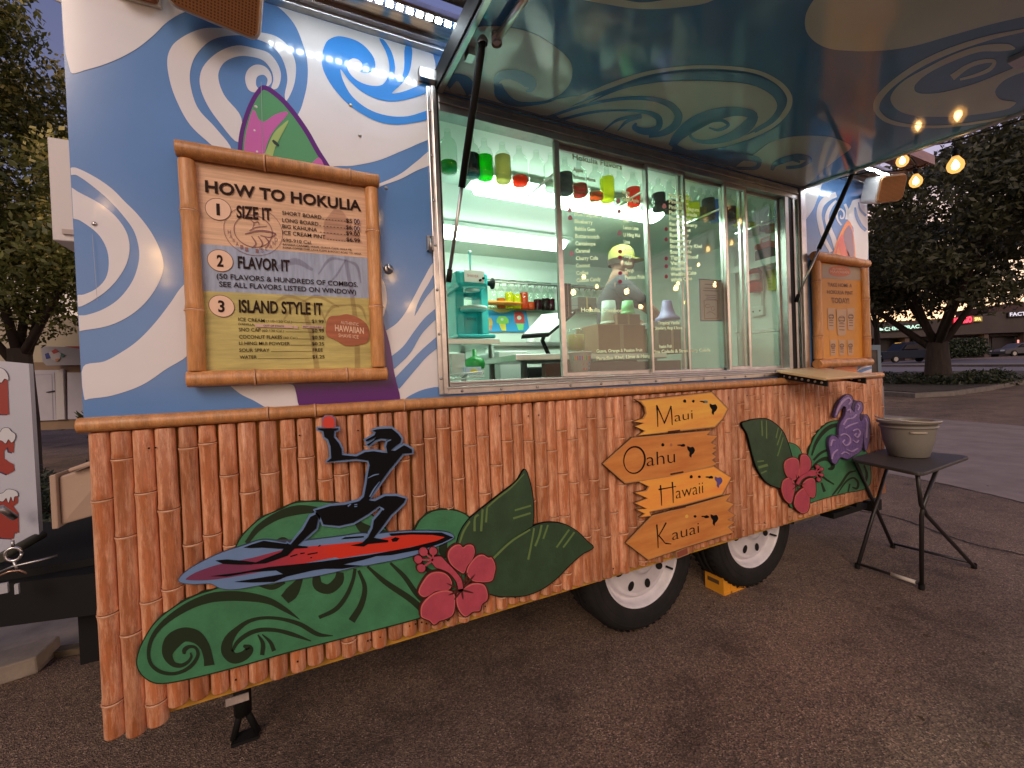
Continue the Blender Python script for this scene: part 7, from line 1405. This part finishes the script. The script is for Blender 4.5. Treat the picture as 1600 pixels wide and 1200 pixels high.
def tree(name, lb, base, H, trunk_r, crown, lm, nleaf, lsize, seed, fork=.35, extra=None, thin=1., zmin=None, nb=70, br=(.13, .25)):
    tgt = thing(name, lb, 'tree', base); rs = random.Random(seed); base = Vector([float(q) for q in base]); m = MB(); tips = []
    top = base+Vector((0, 0, H*fork)); m.tube([base+Vector((0, 0, -.1)), base+Vector((0, 0, .15)), base+Vector((.02, 0, H*fork*.5)), top], [trunk_r*1.35, trunk_r*1.08, trunk_r*.95, trunk_r*.8], 12)
    for i in range(7):
        a = i*2*math.pi/7+rs.uniform(-.35, .35); e = rs.uniform(.5, 1.3); L = rs.uniform(.45, .85)
        d = Vector((math.cos(a)*math.cos(e)*crown[0]*L*1.25, math.sin(a)*math.cos(e)*crown[0]*L*1.25, crown[1]*(.25+math.sin(e)*L*.9)))
        st = top+Vector((0, 0, -rs.uniform(0, H*fork*.25))); mid = st+d*.5+Vector((0, 0, rs.uniform(.0, .3))); m.tube([st, mid, st+d], [trunk_r*.36, trunk_r*.2, trunk_r*.05], 7)
        tips += [mid, st+d]
        for k in range(3):
            b0 = st+d*rs.uniform(.4, .9); dd = Vector((rs.uniform(-1, 1), rs.uniform(-1, 1), rs.uniform(-.3, .8)))*crown[0]*.4; m.tube([b0, b0+dd], [trunk_r*.13, trunk_r*.03], 5); tips.append(b0+dd)
    m.build('trunk', M_bark, tgt)
    cc = base+Vector((0, 0, H*fork+crown[1]*.55)); blobs = [(tuple(t), crown[0]*rs.uniform(.16, .28)) for t in tips]
    for k in range(nb):
        a = rs.uniform(0, 6.283); e = rs.uniform(-.75, 1.4); rr = rs.uniform(.72, 1.0); blobs.append(((cc.x+math.cos(a)*math.cos(e)*crown[0]*rr, cc.y+math.sin(a)*math.cos(e)*crown[0]*rr, cc.z+math.sin(e)*crown[1]*.62*rr), crown[0]*rs.uniform(*br)))
    leaves('crown', blobs, nleaf, lsize, lm, tgt, seed, .3, thin, None, zmin)
    if extra: extra(tgt, blobs)
    return tgt
# big tree on the island
tb = gp(1466, 604); tb[2] = T(tb[0], tb[1])+.15; dist = float(np.dot(tb-CAM, fwd))
tree('shade_tree', 'large dark spreading tree on the planted island beyond the trailer', tb, 9.5, .0235*dist*1.0, (6.6, 6.6), leaf_mat('leaf_dark', (.030, .034, .014), (.080, .080, .034), .3), 60000, .105, 11, .17, None, 1., tb[2]+3.05, 95, (.08, .17))
t2 = gp(1372, 592); t2[2] = T(t2[0], t2[1])
p2 = D(1371, 560, dist*1.5); p2[2] = T(p2[0], p2[1]); tree('street_tree', 'slimmer dark tree beyond the rear corner of the trailer', p2, 9., .16, (3.6, 5.), MATS.setdefault('ld2', leaf_mat('leaf_dark_two', (.026, .030, .013), (.07, .072, .03), .3)), 16000, .12, 5, .38, None, 1., p2[2]+3.6, 60, (.08, .18))
# left: flowering tree close by
lt0 = D(20, 640, 6.2); base = np.array([lt0[0]-.2, lt0[1], 0.])
def blossoms(tgt, blobs):
    bl = [((b[0][0], b[0][1], b[0][2]+b[1]*.45), b[1]*.75) for b in blobs if b[0][2] > 2.9][::1]
    leaves('blossom', bl, 55000, .030, leaf_mat('blossom_yellow', (.50, .43, .09), (.76, .66, .25), .35), tgt, 77, 0, 1.6)
tree('flowering_tree', 'dense green tree with clusters of yellow blossom at the left edge', base+[.3, 0, 0], 6.9, .16, (3.3, 3.7), leaf_mat('leaf_mid', (.055, .072, .018), (.19, .20, .045), .35, 3.), 125000, .042, 21, .30, blossoms, 1., None, 120, (.10, .22))
# bushes near the drawbar and the garage
def bush(lb, c, r, n, s, m, seed, name='bush', thin=1.):
    tgt = thing(name, lb, 'bush', c); rs = random.Random(seed); bl = [((c[0]+rs.uniform(-1, 1)*r, c[1]+rs.uniform(-1, 1)*r, c[2]+rs.uniform(.1, .9)*r), r*rs.uniform(.3, .55)) for _ in range(14)]; leaves('foliage', bl, n, s, m, tgt, seed, 0, thin)
    st = MB(); [st.tube([(c[0], c[1], c[2]-.05), b[0]], [.012, .004], 5) for b in bl[:8]]; st.build('stem', M_bark, tgt); return tgt
M_bsh = leaf_mat('leaf_bush', (.014, .022, .010), (.05, .065, .03), .2)
c = D(106, 720, 3.9); bush('small leaved dark bush between the sign board and the trailer front', (c[0]+.05, c[1], .18), .52, 6000, .025, M_bsh, 3)
c = D(150, 640, 5.2); bush('darker spiky shrub at the front corner of the trailer against the garage door', (c[0]+.32, c[1], .92), .26, 700, .11, M_bsh, 9, 'shrub', .5)
c = D(70, 760, 4.2); bush('low dark hedge clump behind the beige drawbar box', (c[0]+.1, c[1], -.15), .72, 9000, .03, M_bsh, 13)
# far hedge
hg = thing('hedge', 'clipped dark hedge in front of the shops right of the trunk', 'hedge', gp(1500, 566)); bl = []
for i in range(26):
    p = D(1476+i*2.3, 557, 39.); z = T(p[0], p[1]); bl.append(((p[0], p[1], z+.9), .75)); bl.append(((p[0], p[1], z+1.6), .55))
leaves('foliage', bl, 9000, .12, M_bsh, hg, 4)
# island plants
gr = []; 
for i in range(60):
    f = rnd.random(); p = gp(1385+f*205, 606-4*abs(f-.5)+rnd.uniform(-8, 2)); gr.append(((p[0], p[1], T(p[0], p[1])+.22), rnd.uniform(.22, .5)))
o = leaves('ground_cover', gr, 9000, .07, leaf_mat('leaf_cover', (.018, .024, .010), (.05, .06, .025), .2), None, 6); o['kind'] = 'stuff'
# blue grey A-frame board past the rear corner
tg = thing('sandwich_board', 'blue grey framed board with printed panel standing beyond the rear corner', 'sign', D(1374, 605, 5.6)); M_bg = mat('frame_blue_grey', (.13, .17, .20), .6, srgb=False)
d5 = 5.6
for q in ([(1350, 539), (1376, 539), (1376, 547), (1350, 547)], [(1371, 547), (1376, 547), (1379, 604), (1373, 604)], [(1350, 583), (1373, 583), (1373, 604), (1350, 604)], [(1350, 547), (1358, 547), (1358, 583), (1350, 583)]): dplate('frame_board', q, d5, .04, M_bg, tg)
dplate('panel', [(1358, 547), (1371, 547), (1372, 583), (1358, 583)], d5+.01, .02, mat('panel_dark', (.06, .045, .035), .5, srgb=False, noise=.5, nscale=8), tg)
for q in ((1352, 603), (1377, 604)):
    p = D(q[0], q[1], d5); dz_ = p[2]; m = MB(); m.box((p[0]-.02, p[1]-.02, T(p[0], p[1])), (p[0]+.02, p[1]+.02, dz_)); m.build('leg', M_bg, tg)
# lamp post
tg = thing('utility_pole', 'thin dark pole rising above the flowering tree at the top left', 'pole', (-3.6, 9., 0)); c = D(93, 560, 14); m = MB(); m.tube([(c[0], c[1], 0), (c[0], c[1], 9.)], .05); m.build('pole', M_black, tg)
m = MB(); a = D(60, -14, 10); b = D(118, 14, 10); m.tube([a, b], .035); m.tube([D(60, -20, 10), D(118, 8, 10)], .02); tag(m.build('overhead_line', M_spkw), 'pale overhead line crossing the sky at the top left', 'cable')

# leaf litter and grit on the asphalt
mb = MB(); M_lit = mat('litter', (.10, .065, .03), .9, srgb=False, noise=.4, nscale=3)
for _ in range(420):
    x_ = rnd.uniform(-2.5, 6.5); y_ = rnd.uniform(-1.3, 1.2) if x_ > -.6 else rnd.uniform(-.5, 2.5)
    a_ = rnd.uniform(0, 6.28); s_ = rnd.choice((.004, .005, .007, .010, .016)); ca, sa = math.cos(a_)*s_, math.sin(a_)*s_; h_ = s_*.35
    mb.add([(x_-ca, y_-sa, .003), (x_+sa*.5, y_-ca*.5, .003+h_), (x_+ca, y_+sa, .003), (x_-sa*.5, y_+ca*.5, .003+h_*.6)], [(0, 1, 2, 3)])
o = mb.build('ground_litter', M_lit); o['kind'] = 'stuff'

# ============================================================ WORKER BEHIND THE SECOND PANE
hd = D(976, 386, 3.2); PB = np.array([hd[0]-.10, hd[1]+.05, .60]); HS = (hd[2]-.60)/1.76
pf = np.array([.86, -.51, 0.]); pl_ = np.array([.51, .86, 0.])
person = thing('person', 'worker in a yellow cap and grey shirt facing right behind the second pane', 'person', PB)
def L_(a, b, c): return PB+(pf*a+pl_*b+np.array([0, 0, c]))*HS
def skin_mesh(name, V, E, m, root=0, sub=2):
    me = bpy.data.meshes.new(name); me.from_pydata([tuple(L_(*v[:3])) for v in V], E, []); me.update()
    o = link(name, me, m, person); md = o.modifiers.new('skin', 'SKIN'); md.use_smooth_shade = True
    if not me.skin_vertices: me.attributes
    sv = me.skin_vertices[0].data if me.skin_vertices else None
    if sv is None: return o
    for i, v in enumerate(V): r_ = v[3]; sv[i].radius = (r_[0]*HS, r_[1]*HS) if isinstance(r_, tuple) else (r_*HS, r_*HS); sv[i].use_root = (i == root)
    s_ = o.modifiers.new('sub', 'SUBSURF'); s_.levels = sub; s_.render_levels = sub; return o
V = [(0, 0, .95, .13), (.01, 0, 1.12, .12), (.02, 0, 1.30, .14), (.03, 0, 1.43, .09), (.05, 0, 1.50, .058), (.07, 0, 1.555, .060), (.085, 0, 1.61, .082), (.085, 0, 1.68, .085), (.08, 0, 1.73, .055),
     (.175, 0, 1.605, .014), (.14, 0, 1.56, .035)]
E_ = [(0, 1), (1, 2), (2, 3), (3, 4), (4, 5), (5, 6), (6, 7), (7, 8), (6, 9), (5, 10)]
def chain(start, pts):
    k = start
    for p in pts: V.append(p); E_.append((k, len(V)-1)); k = len(V)-1
    return k
for s_ in (-1, 1):
    k = chain(3, [(.03, .155*s_, 1.445, .062), (.14 if s_ < 0 else .10, .20*s_, 1.32, .048), (.27 if s_ < 0 else .20, .20*s_, 1.21, .040), (.34 if s_ < 0 else .30, .13*s_, 1.13, .034), (.42 if s_ < 0 else .40, .07*s_, 1.10, .024), (.46 if s_ < 0 else .44, .06*s_, 1.095, .030), (.49 if s_ < 0 else .47, .055*s_, 1.09, .028)])
    base = V[k][:3]
    for j, (db, ln) in enumerate(((-.024, .045), (-.008, .055), (.008, .052), (.024, .040))):
        chain(k, [(base[0]+.02, base[1]+db, base[2], .0095), (base[0]+.02+ln*.5, base[1]+db*1.1, base[2]-.010, .0085), (base[0]+.02+ln*.8, base[1]+db*1.1, base[2]-.030, .0075)])
    chain(k-1, [(base[0]-.02, base[1]-.032*s_, base[2]+.012, .010), (base[0]+.012, base[1]-.045*s_, base[2]+.006, .0085)])
    chain(0, [(0, .09*s_, .88, .095), (.02, .10*s_, .50, .062), (-.02, .10*s_, .10, .042), (.10, .11*s_, .04, .040)])
skin_mesh('body', V, E_, mat('skin', (.36, .19, .13), .6, srgb=False))
SV = [(0, 0, .92, .150), (.01, 0, 1.12, .140), (.02, 0, 1.30, .155), (.03, 0, 1.46, .088)]; SE_ = [(0, 1), (1, 2), (2, 3)]
for s_ in (-1, 1):
    n_ = len(SV); SV += [(.03, .165*s_, 1.45, .078), (.14 if s_ < 0 else .10, .205*s_, 1.32, .066), (.21 if s_ < 0 else .15, .205*s_, 1.265, .062)]; SE_ += [(3, n_), (n_, n_+1), (n_+1, n_+2)]
skin_mesh('shirt', SV, SE_, mat('shirt_grey', (.065, .065, .075), .8, srgb=False))
TV = [(0, 0, .96, .150)]; TE = []
for s_ in (-1, 1): n_ = len(TV); TV += [(0, .09*s_, .88, .112), (.02, .10*s_, .50, .078), (-.02, .10*s_, .10, .062)]; TE += [(0, n_), (n_, n_+1), (n_+1, n_+2)]
skin_mesh('trousers', TV, TE, mat('trousers_dark', (.03, .03, .035), .8, srgb=False))
cc = L_(.085, 0, 1.66); M_cp = mat('cap_yellow', (.42, .36, .10), .7, srgb=False)
m = MB(); m.lathe([(.098*HS, 0), (.101*HS, .03*HS), (.094*HS, .065*HS), (.070*HS, .095*HS), (.035*HS, .11*HS), (0, .112*HS)], cc, 24); m.build('cap', M_cp, person)
m = MB(); a = []
for t in np.linspace(-1.1, 1.1, 13): a.append((L_(.085+.098*math.cos(t), .098*math.sin(t), 1.664), L_(.085+.098*math.cos(t)+.075*math.cos(t*1.1), .098*math.sin(t)*.9, 1.652)))
vs = [p for p, _ in a]+[q for _, q in a]; vs2 = [v-np.array([0, 0, .006]) for v in vs]; n = len(a)
m.add(vs, [(i, i+1, n+i+1, n+i) for i in range(n-1)]); m.add(vs2, [(i, n+i, n+i+1, i+1) for i in range(n-1)]); m.build('visor', M_cp, person)
m = MB(); m.lathe([(.088*HS, -.045*HS), (.092*HS, -.02*HS), (.095*HS, -.001)], L_(.070, 0, 1.66), 24); m.build('hair', mat('hair_brown', (.05, .03, .015), .7, srgb=False), person)
for s_ in (-1, 1):
    MB().lathe([(0, -.009), (.009, -.004), (.011, .002), (.007, .009), (0, .011)], L_(.155, .034*s_, 1.628), 10).build('eye', mat('eye_dark', (.03, .02, .015), .3, srgb=False), person)
    MB().lathe([(0, -.026), (.011, -.018), (.014, .004), (.010, .022), (0, .028)], L_(.075, .088*s_, 1.605), 10).build('ear', mat('skin', (.58, .34, .24)), person)
MB().tube([L_(.152, -.022, 1.572), L_(.162, 0, 1.571), L_(.152, .022, 1.572)], .005, 6).build('mouth', mat('lip', (.40, .14, .11), .5, srgb=False), person)

flush_texts()
